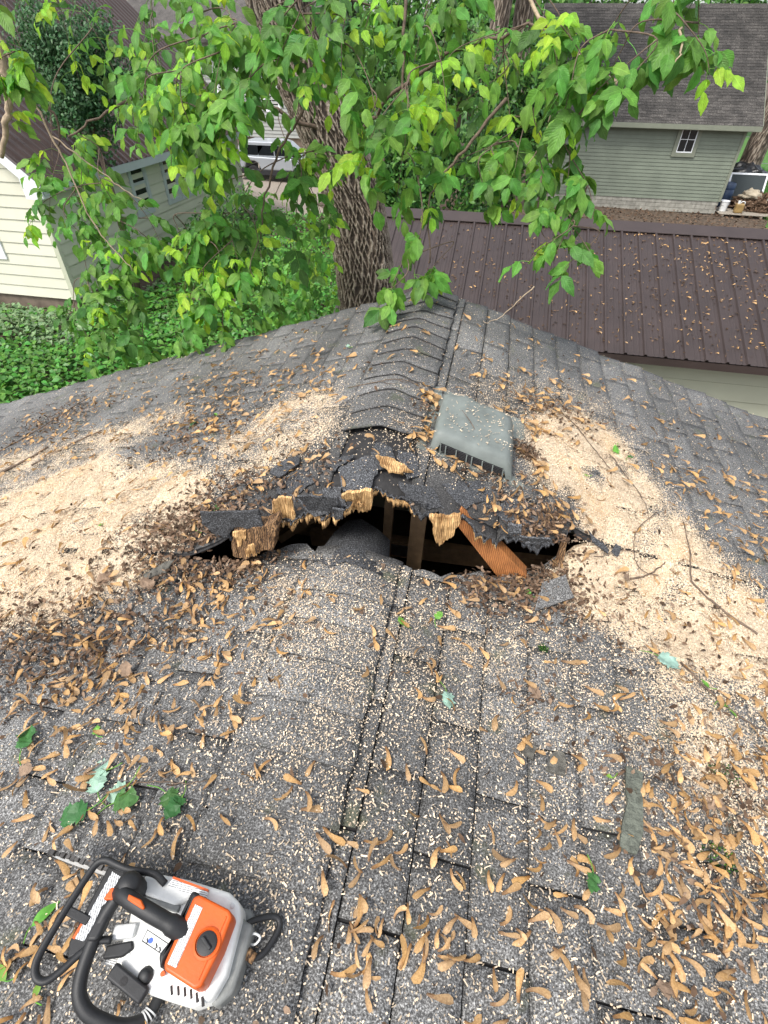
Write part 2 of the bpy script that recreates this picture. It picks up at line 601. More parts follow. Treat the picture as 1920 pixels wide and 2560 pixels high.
M['bluegrey'] = simple('blue_grey_window_trim', (0.42, 0.47, 0.46), 0.5, 0.05, 4)


def sawdust_mat():
    m, nt, N, L, P = new_mat('fresh_sawdust')
    pos = N.new('ShaderNodeNewGeometry').outputs['Position']
    fine, mid, big = noise_node(N, L, 190, 3, pos, .7), noise_node(N, L, 34, 4, pos, .65), noise_node(N, L, 5.5, 4, pos, .6)
    rf = ramp(N, [(.28, (.30, .23, .15)), (.42, (.60, .475, .33)), (.58, (.75, .63, .47)), (.72, (.87, .79, .66))])
    L.new(fine.outputs[0], rf.inputs[0])
    rm = ramp(N, [(.3, (.60, .52, .46)), (.52, (1, 1, 1))])
    L.new(mid.outputs[0], rm.inputs[0])
    col = mixc(N, L, .8, rf.outputs[0], rm.outputs[0], 'MULTIPLY')
    rb = ramp(N, [(.36, (.98, .86, .72)), (.55, (1.0, .99, .98))])
    L.new(big.outputs[0], rb.inputs[0])
    col = mixc(N, L, 1.0, col, rb.outputs[0], 'MULTIPLY')
    L.new(col, P.inputs['Base Color'])
    P.inputs['Roughness'].default_value = .95
    P.inputs['Specular IOR Level'].default_value = .2
    b = N.new('ShaderNodeBump')
    b.inputs['Strength'].default_value = 1
    b.inputs['Distance'].default_value = .008
    L.new(fine.outputs[0], b.inputs['Height'])
    L.new(b.outputs[0], P.inputs['Normal'])
    return m


def samara_mat():
    m, nt, N, L, P = new_mat('dry_tan_samara')
    geo = N.new('ShaderNodeNewGeometry')
    oi = N.new('ShaderNodeObjectInfo')
    at = N.new('ShaderNodeAttribute')
    at.attribute_name = 'along'
    ac = N.new('ShaderNodeAttribute')
    ac.attribute_name = 'across'
    rp = ramp(N, [(0, (.20, .11, .05)), (.2, (.36, .205, .09)), (.38, (.55, .345, .16)), (1, (.66, .43, .215))])
    L.new(at.outputs['Fac'], rp.inputs[0])
    st = noise_node(N, L, 260, 3, geo.outputs['Position'])
    rs = ramp(N, [(.3, (.72, .68, .62)), (.7, (1.1, 1.1, 1.1))])
    L.new(st.outputs[0], rs.inputs[0])
    col = mixc(N, L, 1.0, rp.outputs[0], rs.outputs[0], 'MULTIPLY')
    back = smoothstep(N, L, ac.outputs['Fac'], .2, -1.0)
    col = mixc(N, L, mathn(N, L, 'MULTIPLY', back, .45), col, (.25, .13, .05))
    rnd = mathn(N, L, 'FRACT', mathn(N, L, 'ADD', geo.outputs['Random Per Island'], oi.outputs['Random']))
    mr = N.new('ShaderNodeMapRange')
    L.new(rnd, mr.inputs[0])
    mr.inputs[3].default_value, mr.inputs[4].default_value = .56, 1.12
    hsv = N.new('ShaderNodeHueSaturation')
    L.new(col, hsv.inputs['Color'])
    L.new(mr.outputs[0], hsv.inputs['Value'])
    mh = N.new('ShaderNodeMapRange')
    L.new(mathn(N, L, 'FRACT', mathn(N, L, 'MULTIPLY', rnd, 5.7)), mh.inputs[0])
    mh.inputs[3].default_value, mh.inputs[4].default_value = .95, 1.12
    L.new(mh.outputs[0], hsv.inputs['Saturation'])
    L.new(hsv.outputs[0], P.inputs['Base Color'])
    P.inputs['Roughness'].default_value = .6
    b = N.new('ShaderNodeBump')
    b.inputs['Strength'].default_value = .4
    b.inputs['Distance'].default_value = .003
    L.new(st.outputs[0], b.inputs['Height'])
    L.new(b.outputs[0], P.inputs['Normal'])
    t = N.new('ShaderNodeBsdfTranslucent')
    L.new(hsv.outputs[0], t.inputs['Color'])
    mx = N.new('ShaderNodeMixShader')
    mx.inputs[0].default_value = .18
    L.new(P.outputs[0], mx.inputs[1])
    L.new(t.outputs[0], mx.inputs[2])
    L.new(mx.outputs[0], N['Material Output'].inputs[0])
    return m


M['sawdust'] = sawdust_mat()
M['seed'] = samara_mat()

# ------------------------------------------------------------------ the setting: ground, drive, grass
def gz(x, y):
    return 0.10 * math.sin(x * 0.35 + 1) * math.sin(y * 0.28) if y < 60 else 0


def sheet(name, x0, x1, y0, y1, nx, ny, z, mat, kind='structure', rag=0.0):
    xs = np.linspace(x0, x1, nx)
    ys = np.linspace(y0, y1, ny)
    X, Y = np.meshgrid(xs, ys)
    Z = 0.06 * np.sin(X * 0.35 + 1) * np.sin(Y * 0.28) + z
    if rag:
        X = X + rag * np.sin(Y * 1.7) * (np.abs(X - (x0 + x1) / 2) > (x1 - x0) * 0.42)
    v = np.stack([X.ravel(), Y.ravel(), Z.ravel()], 1)
    i = np.arange(nx * ny).reshape(ny, nx)
    f = np.stack([i[:-1, :-1].ravel(), i[:-1, 1:].ravel(), i[1:, 1:].ravel(), i[1:, :-1].ravel()], 1)
    return mesh_np(name, v, f, mat, None, True, None, kind)


sheet('ground', -150, 150, -60, 240, 160, 160, 0, M['soil'])
sheet('gravel_drive', -24, -7.5, 22.5, 46, 24, 24, 0.012, M['gravel'], rag=0.5)
sheet('lawn', 10.6, 40, 24, 60, 30, 30, 0.012, M['grass'], rag=0.3)
sheet('back_lawn', -60, 40, 47, 90, 30, 20, 0.012, M['grass'])


def leaf_cloud(name, P, Dv, Nv, ln, wd, mats, parent=None, kind=None, curl=0.25, mi=None, stations=(0, .3, .7, 1.0), widths=(.12, 1, .75, .05), origin=None):
    """many leaves in one mesh: base points P, directions Dv, normals Nv"""
    n = len(P)
    Dv = Dv / np.linalg.norm(Dv, axis=1)[:, None]
    Nv = Nv - Dv * np.sum(Nv * Dv, 1)[:, None]
    Nv = Nv / (np.linalg.norm(Nv, axis=1)[:, None] + 1e-9)
    S = np.cross(Dv, Nv)
    ln = np.broadcast_to(ln, n)[:, None]
    wd = np.broadcast_to(wd, n)[:, None]
    rows = []
    for t, w in zip(stations, widths):
        c = P + Dv * ln * t - Nv * ln * curl * t * t
        rows += [c - S * wd * w * .5 + Nv * wd * w * .12, c, c + S * wd * w * .5 + Nv * wd * w * .12]
    k = len(stations) * 3
    V = np.stack(rows, 1).reshape(-1, 3)
    q = []
    for s in range(len(stations) - 1):
        a, b = s * 3, s * 3 + 3
        q += [(a, a + 1, b + 1, b), (a + 1, a + 2, b + 2, b + 1)]
    q = np.array(q)
    Fc = (np.arange(n)[:, None, None] * k + q[None]).reshape(-1, 4)
    mm = None if mi is None else np.repeat(mi, len(q))
    return mesh_np(name, V, Fc, mats, parent, True, None, kind, origin, mm)


def rnd_unit(n):
    a = rng.normal(size=(n, 3))
    return a / np.linalg.norm(a, axis=1)[:, None]


# ground ivy between the houses
n = 95000
px = rng.uniform(-13.5, 0.5, n)
py = rng.uniform(2.0, 22.5, n)
keep = ~((px < -9.75) & (py > 11.0)) & ~((px > -3.4) & (py > 6.3) & (py < 11.5)) & (rng.random(n) < np.clip(1.5 - 0.055 * py, .25, 1))
keep &= ~((px > -9.9) & (px < -9.2) & (py > 12))
px, py = px[keep], py[keep]
nn = len(px)
pz = 0.03 + 0.22 * rng.random(nn) + 0.10 * np.sin(px * 1.9) * np.sin(py * 1.7 + 1)
az_ = rng.uniform(0, 6.283, nn)
Dv = np.stack([np.cos(az_), np.sin(az_), rng.uniform(-.5, .3, nn)], 1)
Nv = np.stack([rng.normal(0, .35, nn), rng.normal(-.15, .35, nn), np.ones(nn)], 1)
pale = (((px < -9.0) & (py > 9.3) & (rng.random(nn) < .8)) | (rng.random(nn) < .03)).astype(np.int32)
leaf_cloud('ground_ivy', np.stack([px, py, pz], 1), Dv, Nv, rng.uniform(.08, .15, nn), rng.uniform(.07, .13, nn), [M['ivy'], M['ivy_pale']], None, 'stuff', .3, pale)

# dead leaves and low weeds in the yard behind the metal roofed outbuilding
n = 5000
px, py = rng.uniform(-4, 14, n), rng.uniform(20, 28.5, n)
leaf_cloud('fallen_yard_leaves', np.stack([px, py, np.full(n, .05)], 1), rnd_unit(n) * [1, 1, .2], rnd_unit(n) * .5 + [0, 0, 1], rng.uniform(.06, .13, n), .07, [M['litter']], None, 'stuff')
n = 9000
px, py = rng.uniform(10.8, 15, n), rng.uniform(26, 42, n)
leaf_cloud('lawn_grass', np.stack([px, py, np.full(n, .0)], 1), rnd_unit(n) * .5 + [0, 0, 1], rnd_unit(n), rng.uniform(.06, .14, n), .03, [M['ivy']], None, 'stuff')


# ------------------------------------------------------------------ lap siding helper
def siding_boards(parent, name, mat, o, u, length, nrm, z0, z1, step, thick=0.018, clip=None, gapw=.020):
    """boards run along u from o; clip(z) -> (a0, a1) along u"""
    o, u, nrm = Vector(o), Vector(u).normalized(), Vector(nrm).normalized()
    z = z0
    while z < z1 - 0.02:
        h = min(step, z1 - z)
        a0, a1 = (0, length) if clip is None else clip(z + h / 2)
        if a1 - a0 > 0.05:
            p, q = o + u * a0, o + u * a1
            mb = MB()
            # thin top edge, thick butt standing proud of the board below
            A = [p + nrm * thick + Vector((0, 0, z)), q + nrm * thick + Vector((0, 0, z)), q + nrm * 0.004 + Vector((0, 0, z + h - .5 * gapw)), p + nrm * 0.004 + Vector((0, 0, z + h - .5 * gapw)),
                 p + Vector((0, 0, z)), q + Vector((0, 0, z)), q + Vector((0, 0, z + h - .5 * gapw)), p + Vector((0, 0, z + h - .5 * gapw))]
            fs = [(0, 1, 2, 3), (7, 6, 5, 4), (4, 5, 1, 0), (3, 2, 6, 7), (5, 6, 2, 1), (4, 0, 3, 7)]
            if u.cross(Vector((0, 0, 1))).dot(nrm) < 0:
                fs = [f_[::-1] for f_ in fs]
            mb.add(A, fs)
            mb.build(name, mat, parent)
        z += step


def metal_panels(parent, mat, o, run, width_dir, total, cover=0.9144, ribs=4, rh=.024):
    """ribbed steel panels: o = lower corner, run = vector up the slope, width_dir = along the eave"""
    o, run, wd = Vector(o), Vector(run), Vector(width_dir).normalized()
    up = wd.cross(run).normalized()
    if up.z < 0:
        up = -up
    a = 0.0
    while a < total - 0.05:
        w = min(cover, total - a)
        prof = []
        pitch = cover / ribs
        for k in range(ribs):
            b = k * pitch
            for da, dh in ((0.0, 0.0), (0.012, rh), (0.034, rh), (0.046, 0.0), (0.10, 0.0), (0.106, 0.004), (0.122, 0.004), (0.128, 0.0), (0.165, 0.0), (0.171, 0.004), (0.187, 0.004), (0.193, 0.0)):
                if b + da <= w:
                    prof.append((b + da, dh))
        prof.append((w + 0.001, 0.0))
        vs, fs = [], []
        for b, h in prof:
            p = o + wd * (a + b) + up * (h + 0.004)
            vs += [p, p + run]
        for i in range(len(prof) - 1):
            fs.append((2 * i, 2 * i + 2, 2 * i + 3, 2 * i + 1))
        if (Vector(vs[2]) - Vector(vs[0])).cross(run).dot(up) < 0:
            fs = [f_[::-1] for f_ in fs]
        MB().add(vs, fs).build('roof_panel', mat, parent)
        a += cover


# ------------------------------------------------------------------ metal roofed outbuilding in the middle distance
ob = thing('outbuilding', 'low outbuilding with dark brown ribbed steel roof littered with seeds', 'shed', (2, 8.7, 0))
EY, EZ, RY, RZ = 6.40, 2.33, 8.72, 3.20
XL, XRR = -1.97, 8.2
MB().box(XL + .25, XRR - .25, EY + .35, 11.0, 0, 2.36).build('wall', M['attic'], ob)  # dark backing; its colour paints the shade lines between the siding boards
siding_boards(ob, 'siding_board', M['cream_dull'], (XL + .25, EY + .35, 0), (1, 0, 0), XRR - XL - .5, (0, -1, 0), .25, 2.36, .235, .02)
run = Vector((0, RY - EY, RZ - EZ))
deckb = MB()
deckb.prism([(EY, EZ - .015), (RY, RZ - .015), (2 * RY - EY, EZ - .015), (2 * RY - EY, EZ - .10), (RY, RZ - .10), (EY, EZ - .10)], (XL + .02, 0, 0), (0, 1, 0), (0, 0, 1), (XRR - XL - .04, 0, 0))
deckb.build('roof_deck', M['attic'], ob)
metal_panels(ob, M['brown_metal'], (XL, EY - .05, EZ - .02), run + Vector((0, .05, .02)), (1, 0, 0), XRR - XL)
metal_panels(ob, M['brown_metal'], (XL, 2 * RY - EY, EZ), Vector((0, EY - RY, RZ - EZ)), (1, 0, 0), XRR - XL)
rc = MB()
sl = (RZ - EZ) / (RY - EY)
rc.prism([(-.20, -.20 * sl + .034), (-.20, -.20 * sl + .026), (0, .026), (.20, -.20 * sl + .026), (.20, -.20 * sl + .034), (0, .042)], (XL - .01, RY, RZ), (0, 1, 0), (0, 0, 1), (XRR - XL + .02, 0, 0))
rc.build('ridge_cap', M['brown_metal'], ob)
MB().box(XL, XRR, EY - .045, EY - .02, EZ - .12, EZ - .03).build('eave_trim', M['brown_metal'], ob)
for sx in (XL - .015, XRR):
    b = MB()
    b.prism([(EY - .05, EZ - .03), (RY, RZ + .03), (2 * RY - EY, EZ), (2 * RY - EY, EZ - .14), (RY, RZ - .11), (EY - .05, EZ - .14)], (sx, 0, 0), (0, 1, 0), (0, 0, 1), (.015, 0, 0))
    b.build('rake_trim', M['brown_metal'], ob)
    b = MB()
    b.prism([(EY + .4, 2.3), (RY, RZ - .12), (2 * RY - EY - .4, 2.3)], (sx + (.24 if sx < 0 else -.3), 0, 0), (0, 1, 0), (0, 0, 1), (.06, 0, 0))
    b.build('gable', M['cream_dull'], ob)


# ------------------------------------------------------------------ windows
def window(parent, o, u, nrm, w, h, trim_mat, sash_mat, trim=0.11, kind='double', mull=True):
    """o = lower left corner of the glass opening, u along the wall, nrm outward"""
    o, u, nrm = Vector(o), Vector(u).normalized(), Vector(nrm).normalized()
    z = Vector((0, 0, 1))
    fr = MB()
    for a, b, c, d in ((-trim, 0, -trim, h + trim), (w, w + trim, -trim, h + trim), (0, w, h, h + trim), (0, w, -trim, 0)):
        fr.frame_box(o + u * a + z * c, u * (b - a), z * (d - c), nrm * .05)
    root = fr.build('window', trim_mat, parent)
    s = .035
    sb = MB()
    halves = ((0, h / 2), (h / 2, h)) if kind == 'double' else ((0, h),)
    for c, d in halves:
        k = .03 if (c == 0 and kind == 'double') else .037
        for a0, a1, c0, c1 in ((0, s, c, d), (w - s, w, c, d), (s, w - s, d - s, d), (s, w - s, c, c + s)):
            sb.frame_box(o + u * a0 + z * c0, u * (a1 - a0), z * (c1 - c0), nrm * k)
        pb = MB().frame_box(o + u * s + z * (c + s), u * (w - 2 * s), z * (d - c - 2 * s), nrm * .016)
        pb.build('pane', M['glass'], root)
    if mull:
        sb.frame_box(o + u * (w / 2 - .009) + z * s + nrm * .016, u * .018, z * (h - 2 * s), nrm * .010)
        if kind != 'double':
            sb.frame_box(o + u * s + z * (h / 2 - .009) + nrm * .016, u * (w - 2 * s), z * .018, nrm * .0095)
    sb.build('sash', sash_mat, root)
    return root


# ------------------------------------------------------------------ green garage with shingled roof, upper right
sh = thing('green_garage', 'sage green lap sided garage with dark grey shingle roof and small window', 'garage', (5, 31, 0))
SX0, SX1, SY = 1.0, 8.95, 27.0
MB().box(SX0, SX1, SY + .02, SY + 7.6, .45, 3.05).build('wall', M['foundation'], sh)  # concrete colour behind the boards is painted shade for their gaps
siding_boards(sh, 'siding_board', M['sage'], (SX0 + .1, SY + .02, 0), (1, 0, 0), SX1 - SX0 - .2, (0, -1, 0), .45, 2.98, .127, .022, None, .012)
for x in (SX0, SX1 - .1):
    MB().box(x, x + .1, SY - .022, SY + .1, .45, 3.0).build('corner_trim', M['sage_trim'], sh)
window(sh, (6.58, SY, 2.08), (1, 0, 0), (0, -1, 0), .60, .86, M['sage_trim'], M['white'], .14, 'single')
for r_ in range(3):
    x = SX0 + .05 - (r_ % 2) * .2
    while x < SX1 - .05:
        a, b = max(x, SX0 + .05), min(x + .392, SX1 - .05)
        if b - a > .05:
            MB().box(a, b, SY + .03 - random.uniform(0, .01), SY + .2, .0 + r_ * .155, .145 + r_ * .155).build('foundation_block', M['block'], sh)
        x += .40
MB().box(SX0 + .06, SX1 - .06, SY + .05, SY + 7.5, -.02, .45).build('mortar', M['foundation'], sh)
SEY, SEZ, SRY, SRZ = 26.62, 3.03, 30.82, 6.52
RX0, RX1 = 0.62, 9.28
srun = Vector((0, SRY - SEY, SRZ - SEZ))
slen = srun.length
sdir = srun / slen
snrm = Vector((0, -sdir.z, sdir.y))
b = MB()
b.prism([(SEY, SEZ - .02), (SRY, SRZ - .02), (2 * SRY - SEY, SEZ - .02), (2 * SRY - SEY, SEZ - .16), (SRY, SRZ - .16), (SEY, SEZ - .16)], (RX0 + .02, 0, 0), (0, 1, 0), (0, 0, 1), (RX1 - RX0 - .04, 0, 0))
b.build('roof_deck', M['felt'], sh)
b = MB()
b.prism([(SRY, SRZ - .2), (SY + .3, 3.05), (2 * SRY - SY - .3, 3.05)], (SX0 + .05, 0, 0), (0, 1, 0), (0, 0, 1), (SX1 - SX0 - .1, 0, 0))
b.build('gable', M['sage'], sh)
MB().box(RX0, RX1, SEY - .03, SEY - .002, SEZ - .17, SEZ - .01).build('fascia', M['sage_trim'], sh)
MB().box(RX0 + .05, RX1 - .05, SEY, SY, SEZ - .19, SEZ - .17).build('soffit', M['sage_trim'], sh)
b = MB()
b.box(RX0, RX1, 2 * SRY - SEY, 2 * SRY - SEY + .03, SEZ - .17, SEZ - .01)
b.build('fascia', M['sage_trim'], sh)
tabs = []
e = .132
nrow = int(slen / e)
for r_ in range(nrow + 1):
    x = RX0 - (r_ % 2) * .152 - random.uniform(0, .02)
    while x < RX1:
        a, c = max(x + .004, RX0), min(x + .30, RX1)
        if c - a > .03:
            tabs.append((r_, a, c))
        x += .305


def shed_tab(mb, r_, a, c):
    s0 = r_ * e + random.uniform(-.006, .006)
    o = Vector((a, SEY, SEZ)) + sdir * (s0 - .02)
    t = random.uniform(.010, .017)
    L_ = min(e + .03, slen - s0 + .02)
    A = [o + snrm * t, o + Vector((c - a, 0, 0)) + snrm * t, o + Vector((c - a, 0, 0)) + sdir * L_ + snrm * .002, o + sdir * L_ + snrm * .002]
    Bv = [p - snrm * .02 for p in A]
    mb.add(A + Bv, [(0, 1, 2, 3), (4, 5, 1, 0), (5, 6, 2, 1), (7, 4, 0, 3)])


for r_, a, c in tabs[:300]:
    mb = MB()
    shed_tab(mb, r_, a, c)
    mb.build('roof_shingle', M['shed_shingle'], sh)
mb = MB()
for r_, a, c in tabs[300:]:
    shed_tab(mb, r_, a, c)
mb.build('upper_shingles', M['shed_shingle'], sh, kind='stuff')
mb = MB()
mb.prism([(SRY, SRZ + .02), (2 * SRY - SEY, SEZ + .02), (2 * SRY - SEY, SEZ - .0), (SRY, SRZ)], (RX0, 0, 0), (0, 1, 0), (0, 0, 1), (RX1 - RX0, 0, 0))
mb.build('rear_slope', M['shed_shingle'], sh)
mb = MB()
mb.prism([(-.14, -.10), (0, .03), (.14, -.10), (.14, -.115), (0, .012), (-.14, -.115)], (RX0 - .01, SRY, SRZ), (0, 1, 0), (0, 0, 1), (RX1 - RX0 + .02, 0, 0))
mb.build('ridge_cap', M['shed_shingle'], sh)
for x in (RX0 - .02, RX1):
    mb = MB()
    mb.prism([(SEY - .02, SEZ + .008), (SRY, SRZ + .008), (2 * SRY - SEY, SEZ + .008), (2 * SRY - SEY, SEZ - .17), (SRY, SRZ - .17), (SEY - .02, SEZ - .17)], (x, 0, 0), (0, 1, 0), (0, 0, 1), (.02, 0, 0))
    mb.build('rake_board', M['sage_trim'], sh)

# ------------------------------------------------------------------ cream house with the brown steel roof, left
ho = thing('cream_house', 'cream lap sided house with brown ribbed steel roof and white rake trim', 'house', (-14, 16, 0))
HX, HY0, HY1, HEZ = -9.9, 11.2, 21.8, 3.06
HXL = -19.5
HXM = (HX + HXL) / 2
sl = .86
HRZ = HEZ + sl * (HX - HXM)
MB().box(HXL, HX, HY0, HY1, .35, HEZ).build('wall', M['foundation'], ho)  # dark backing colour stands in for the shade under each board
mb = MB()
mb.prism([(HX, HEZ), (HXM, HRZ), (HXL, HEZ)], (0, HY0, 0), (1, 0, 0), (0, 0, 1), (0, HY1 - HY0, 0))
mb.build('gable', M['foundation'], ho)  # same dark backing: painted shade between the gable boards
MB().box(HXL + .03, HX - .03, HY0 + .03, HY1 - .03, -.05, .35).build('foundation', M['foundation'], ho)
siding_boards(ho, 'siding_board', M['cream'], (HXL, HY0, 0), (1, 0, 0), HX - HXL, (0, -1, 0), .35, HRZ - .3, .245, .024,
              lambda z: (0.0, HX - HXL - .1) if z < HEZ else ((z - HEZ) / sl, (HX - HXL) - (z - HEZ) / sl))
siding_boards(ho, 'siding_board', M['cream_dull'], (HX, HY0 + .1, 0), (0, 1, 0), HY1 - HY0 - .1, (1, 0, 0), .35, HEZ - .02, .245, .036)
MB().box(HX - .09, HX + .028, HY0 - .028, HY0 + .09, .35, HEZ).build('corner_trim', M['cream_dull'], ho)
window(ho, (HX + .004, 14.68, 1.55), (0, 1, 0), (1, 0, 0), .62, 1.3, M['bluegrey'], M['bluegrey'], .12, 'double', False)
window(ho, (HX + .004, 16.35, 1.55), (0, 1, 0), (1, 0, 0), .58, 1.3, M['bluegrey'], M['bluegrey'], .12, 'double', False)
window(ho, (HX + .004, 17.20, 1.55), (0, 1, 0), (1, 0, 0), .58, 1.3, M['bluegrey'], M['bluegrey'], .12, 'double', False)
window(ho, (-12.45, HY0 - .004, 1.30), (1, 0, 0), (0, -1, 0), .98, 1.0, M['white'], M['white'], .11, 'double', True)
ox = .42
le = (HX + ox, HEZ - sl * ox + .12)
hrun = Vector((HXM - le[0], 0, HRZ + .12 - le[1]))
mb = MB()
mb.prism([(le[0], le[1] - .01), (HXM, HRZ + .11), (2 * HXM - le[0], le[1] - .01), (2 * HXM - le[0], le[1] - .14), (HXM, HRZ - .02), (le[0], le[1] - .14)], (0, HY0 - .32, 0), (1, 0, 0), (0, 0, 1), (0, HY1 - HY0 + .64, 0))
mb.build('roof_deck', M['attic'], ho)
metal_panels(ho, M['brown_gloss'], (le[0] + .02, HY0 - .34, le[1] - .015), hrun + Vector((-.02, 0, .015)), (0, 1, 0), HY1 - HY0 + .68, rh=.06)
metal_panels(ho, M['brown_metal'], (2 * HXM - le[0], HY0 - .34, le[1]), Vector((-hrun.x, 0, hrun.z)), (0, 1, 0), HY1 - HY0 + .68)
mb = MB()
mb.prism([(-.22, -.22 * sl + .035), (0, .045), (.22, -.22 * sl + .035), (.22, -.22 * sl + .027), (0, .036), (-.22, -.22 * sl + .027)], (HXM, HY0 - .36, HRZ + .12), (1, 0, 0), (0, 0, 1), (0, HY1 - HY0 + .7, 0))
mb.build('ridge_cap', M['brown_metal'], ho)
for y in (HY0 - .365, HY1 + .34):
    for sgn in (1, -1):
        mb = MB()
        pl = [(sgn * (le[0] + .03 - HXM), le[1] + .0 - HRZ), (0, .13), (0, -.10), (sgn * (le[0] + .03 - HXM), le[1] - .24 - HRZ)]
        mb.prism(pl, (HXM, y, HRZ), (1, 0, 0), (0, 0, 1), (0, .025, 0))
        mb.build('rake_board', M['white'], ho)
mb = MB()
mb.prism([(0, 0), (.37, 0), (.37, .12), (0, .43)], (HX - .01, HY0 - .335, HEZ - .50), (1, 0, 0), (0, 0, 1), (0, .33, 0))
mb.build('cornice_return', M['white'], ho)
MB().box(le[0] - .005, le[0] + .02, HY0 - .3, HY1 + .32, le[1] - .2, le[1] - .02).build('fascia', M['bluegrey'], ho)
MB().box(HX + .03, le[0] - .01, HY0, HY1, le[1] - .20, le[1] - .17).build('soffit', M['bluegrey'], ho)
MB().box(HX + .028, HX + .055, HY0 + .1, HY1, HEZ - .33, HEZ - .18).build('frieze_board', M['bluegrey'], ho)

# ------------------------------------------------------------------ pale house far behind the tree
bh = thing('pale_house', 'pale grey vinyl sided house far behind the big tree', 'house', (-20, 46, 0))
MB().box(-30, -12.4, 41.0, 51, .5, 5.6).build('wall', M['foundation'], bh)  # dark colour behind the vinyl boards imitates shade in the gaps
MB().box(-29.9, -12.5, 41.1, 50.9, 0, .5).build('foundation', M['foundation'], bh)
siding_boards(bh, 'siding_board', M['pale_siding'], (-30, 41.0, 0), (1, 0, 0), 17.6, (0, -1, 0), .5, 5.5, .2, .045)
siding_boards(bh, 'siding_board', M['pale_siding'], (-12.4, 41.0, 0), (0, 1, 0), 10, (1, 0, 0), .5, 5.5, .2, .03)
window(bh, (-19.4, 41, 2.0), (1, 0, 0), (0, -1, 0), .9, 1.5, M['white'], M['white'], .12)
window(bh, (-16.2, 41, 2.0), (1, 0, 0), (0, -1, 0), .9, 1.5, M['white'], M['white'], .12)
mb = MB()
mb.prism([(40.4, 5.4), (46, 9.2), (51.6, 5.4), (51.6, 5.25), (46, 9.0), (40.4, 5.25)], (-30.5, 0, 0), (0, 1, 0), (0, 0, 1), (18.6, 0, 0))
mb.build('roof', M['shed_shingle'], bh)
mb = MB()
mb.prism([(41, 5.5), (46, 8.9), (51, 5.5)], (-29.9, 0, 0), (0, 1, 0), (0, 0, 1), (17.4, 0, 0))
mb.build('gable', M['pale_siding'], bh)

# ------------------------------------------------------------------ silver car on the gravel
car = thing('parked_car', 'silver SUV with black bumper parked on the gravel behind the tree trunk', 'car', (-10.5, 29.6, 0))
M['car_paint'] = simple('silver_car_paint', (0.42, 0.45, 0.48), 0.22, 0.03, 2, 0, 60, 0.25, 0.7)
M['car_black'] = simple('black_car_plastic', (0.02, 0.021, 0.024), 0.6, 0.2, 30)
M['tail_red'] = simple('red_lamp_lens', (0.35, 0.03, 0.02), 0.2, 0.1, 10)
M['tyre'] = simple('tyre_rubber', (0.015, 0.015, 0.016), 0.85, 0.2, 30)
M['chrome'] = simple('bright_alloy', (0.5, 0.5, 0.52), 0.3, 0.05, 5, 0, 60, 0.9)
cx, cy, cw = -13.25, 28.7, 1.8
body = MB()
body.prism([(0, .58), (.02, .95), (.10, 1.06), (4.2, .98), (4.35, .85), (4.38, .55), (3.98, .55), (3.92, .75), (3.7, .86), (3.44, .86), (3.2, .75), (3.12, .5), (1.28, .5), (1.2, .75), (1.0, .86), (.72, .86), (.5, .75), (.44, .55)], (cx, cy, 0), (1, 0, 0), (0, 0, 1), (0, cw, 0))
body.build('body', M['car_paint'], car, bevel=.06, seg=3)
cab = MB()
cab.prism([(.1, 1.04), (.22, 1.5), (.5, 1.64), (2.2, 1.64), (2.5, 1.55), (3.2, 1.02)], (cx, cy + .1, 0), (1, 0, 0), (0, 0, 1), (0, cw - .2, 0))
cab.build('cabin', M['car_paint'], car, bevel=.05, seg=3)
for a, b_, c_, d_ in ((.45, 1.15, .55, 1.5), (1.2, 2.0, 1.2, 2.0), (2.05, 2.75, 2.05, 2.4)):
    mb = MB()
    mb.prism([(a, 1.1), (b_, 1.1), (d_ if d_ < 3 else b_, 1.5), (c_, 1.5)], (cx, cy + .095, 0), (1, 0, 0), (0, 0, 1), (0, .02, 0))
    mb.build('side_window', M['glass'], car)
mb = MB()
mb.prism([(.15, 1.1), (.245, 1.48), (.225, 1.485), (.13, 1.1)], (cx, cy + .3, 0), (1, 0, 0), (0, 0, 1), (0, cw - .6, 0))
mb.build('rear_window', M['glass'], car)
MB().box(cx - .07, cx + .42, cy - .02, cy + cw + .02, .32, .60).build('rear_bumper', M['car_black'], car, bevel=.05, seg=3)
MB().box(cx + .44, cx + 4.0, cy - .012, cy + .06, .28, .52).build('sill', M['car_black'], car, bevel=.02)
MB().box(cx + 3.98, cx + 4.45, cy - .02, cy + cw + .02, .32, .58).build('front_bumper', M['car_black'], car, bevel=.05, seg=3)
for y in (cy - .008, cy + cw - .19):
    MB().box(cx - .02, cx + .12, y, y + .2, .72, .98).build('tail_light', M['tail_red'], car, bevel=.02)
for x in (.86, 3.57):
    for y0, y1 in ((cy - .01, cy + .2), (cy + cw - .2, cy + cw + .01)):
        mb = MB().lathe([(.2, 0), (.31, .0), (.335, .03), (.335, y1 - y0 - .03), (.31, y1 - y0)], (cx + x, y0, .335), 24, (0, 1, 0))
        wh = mb.build('wheel', M['tyre'], car, True, angle=40)
        MB().lathe([(.19, .0), (.2, y1 - y0 + .004)], (cx + x, y0 - .002, .335), 12, (0, 1, 0)).build('rim', M['chrome'], wh)
MB().box(cx + .3, cx + .6, cy + .2, cy + .24, 1.64, 1.69).build('roof_rail', M['car_black'], car)

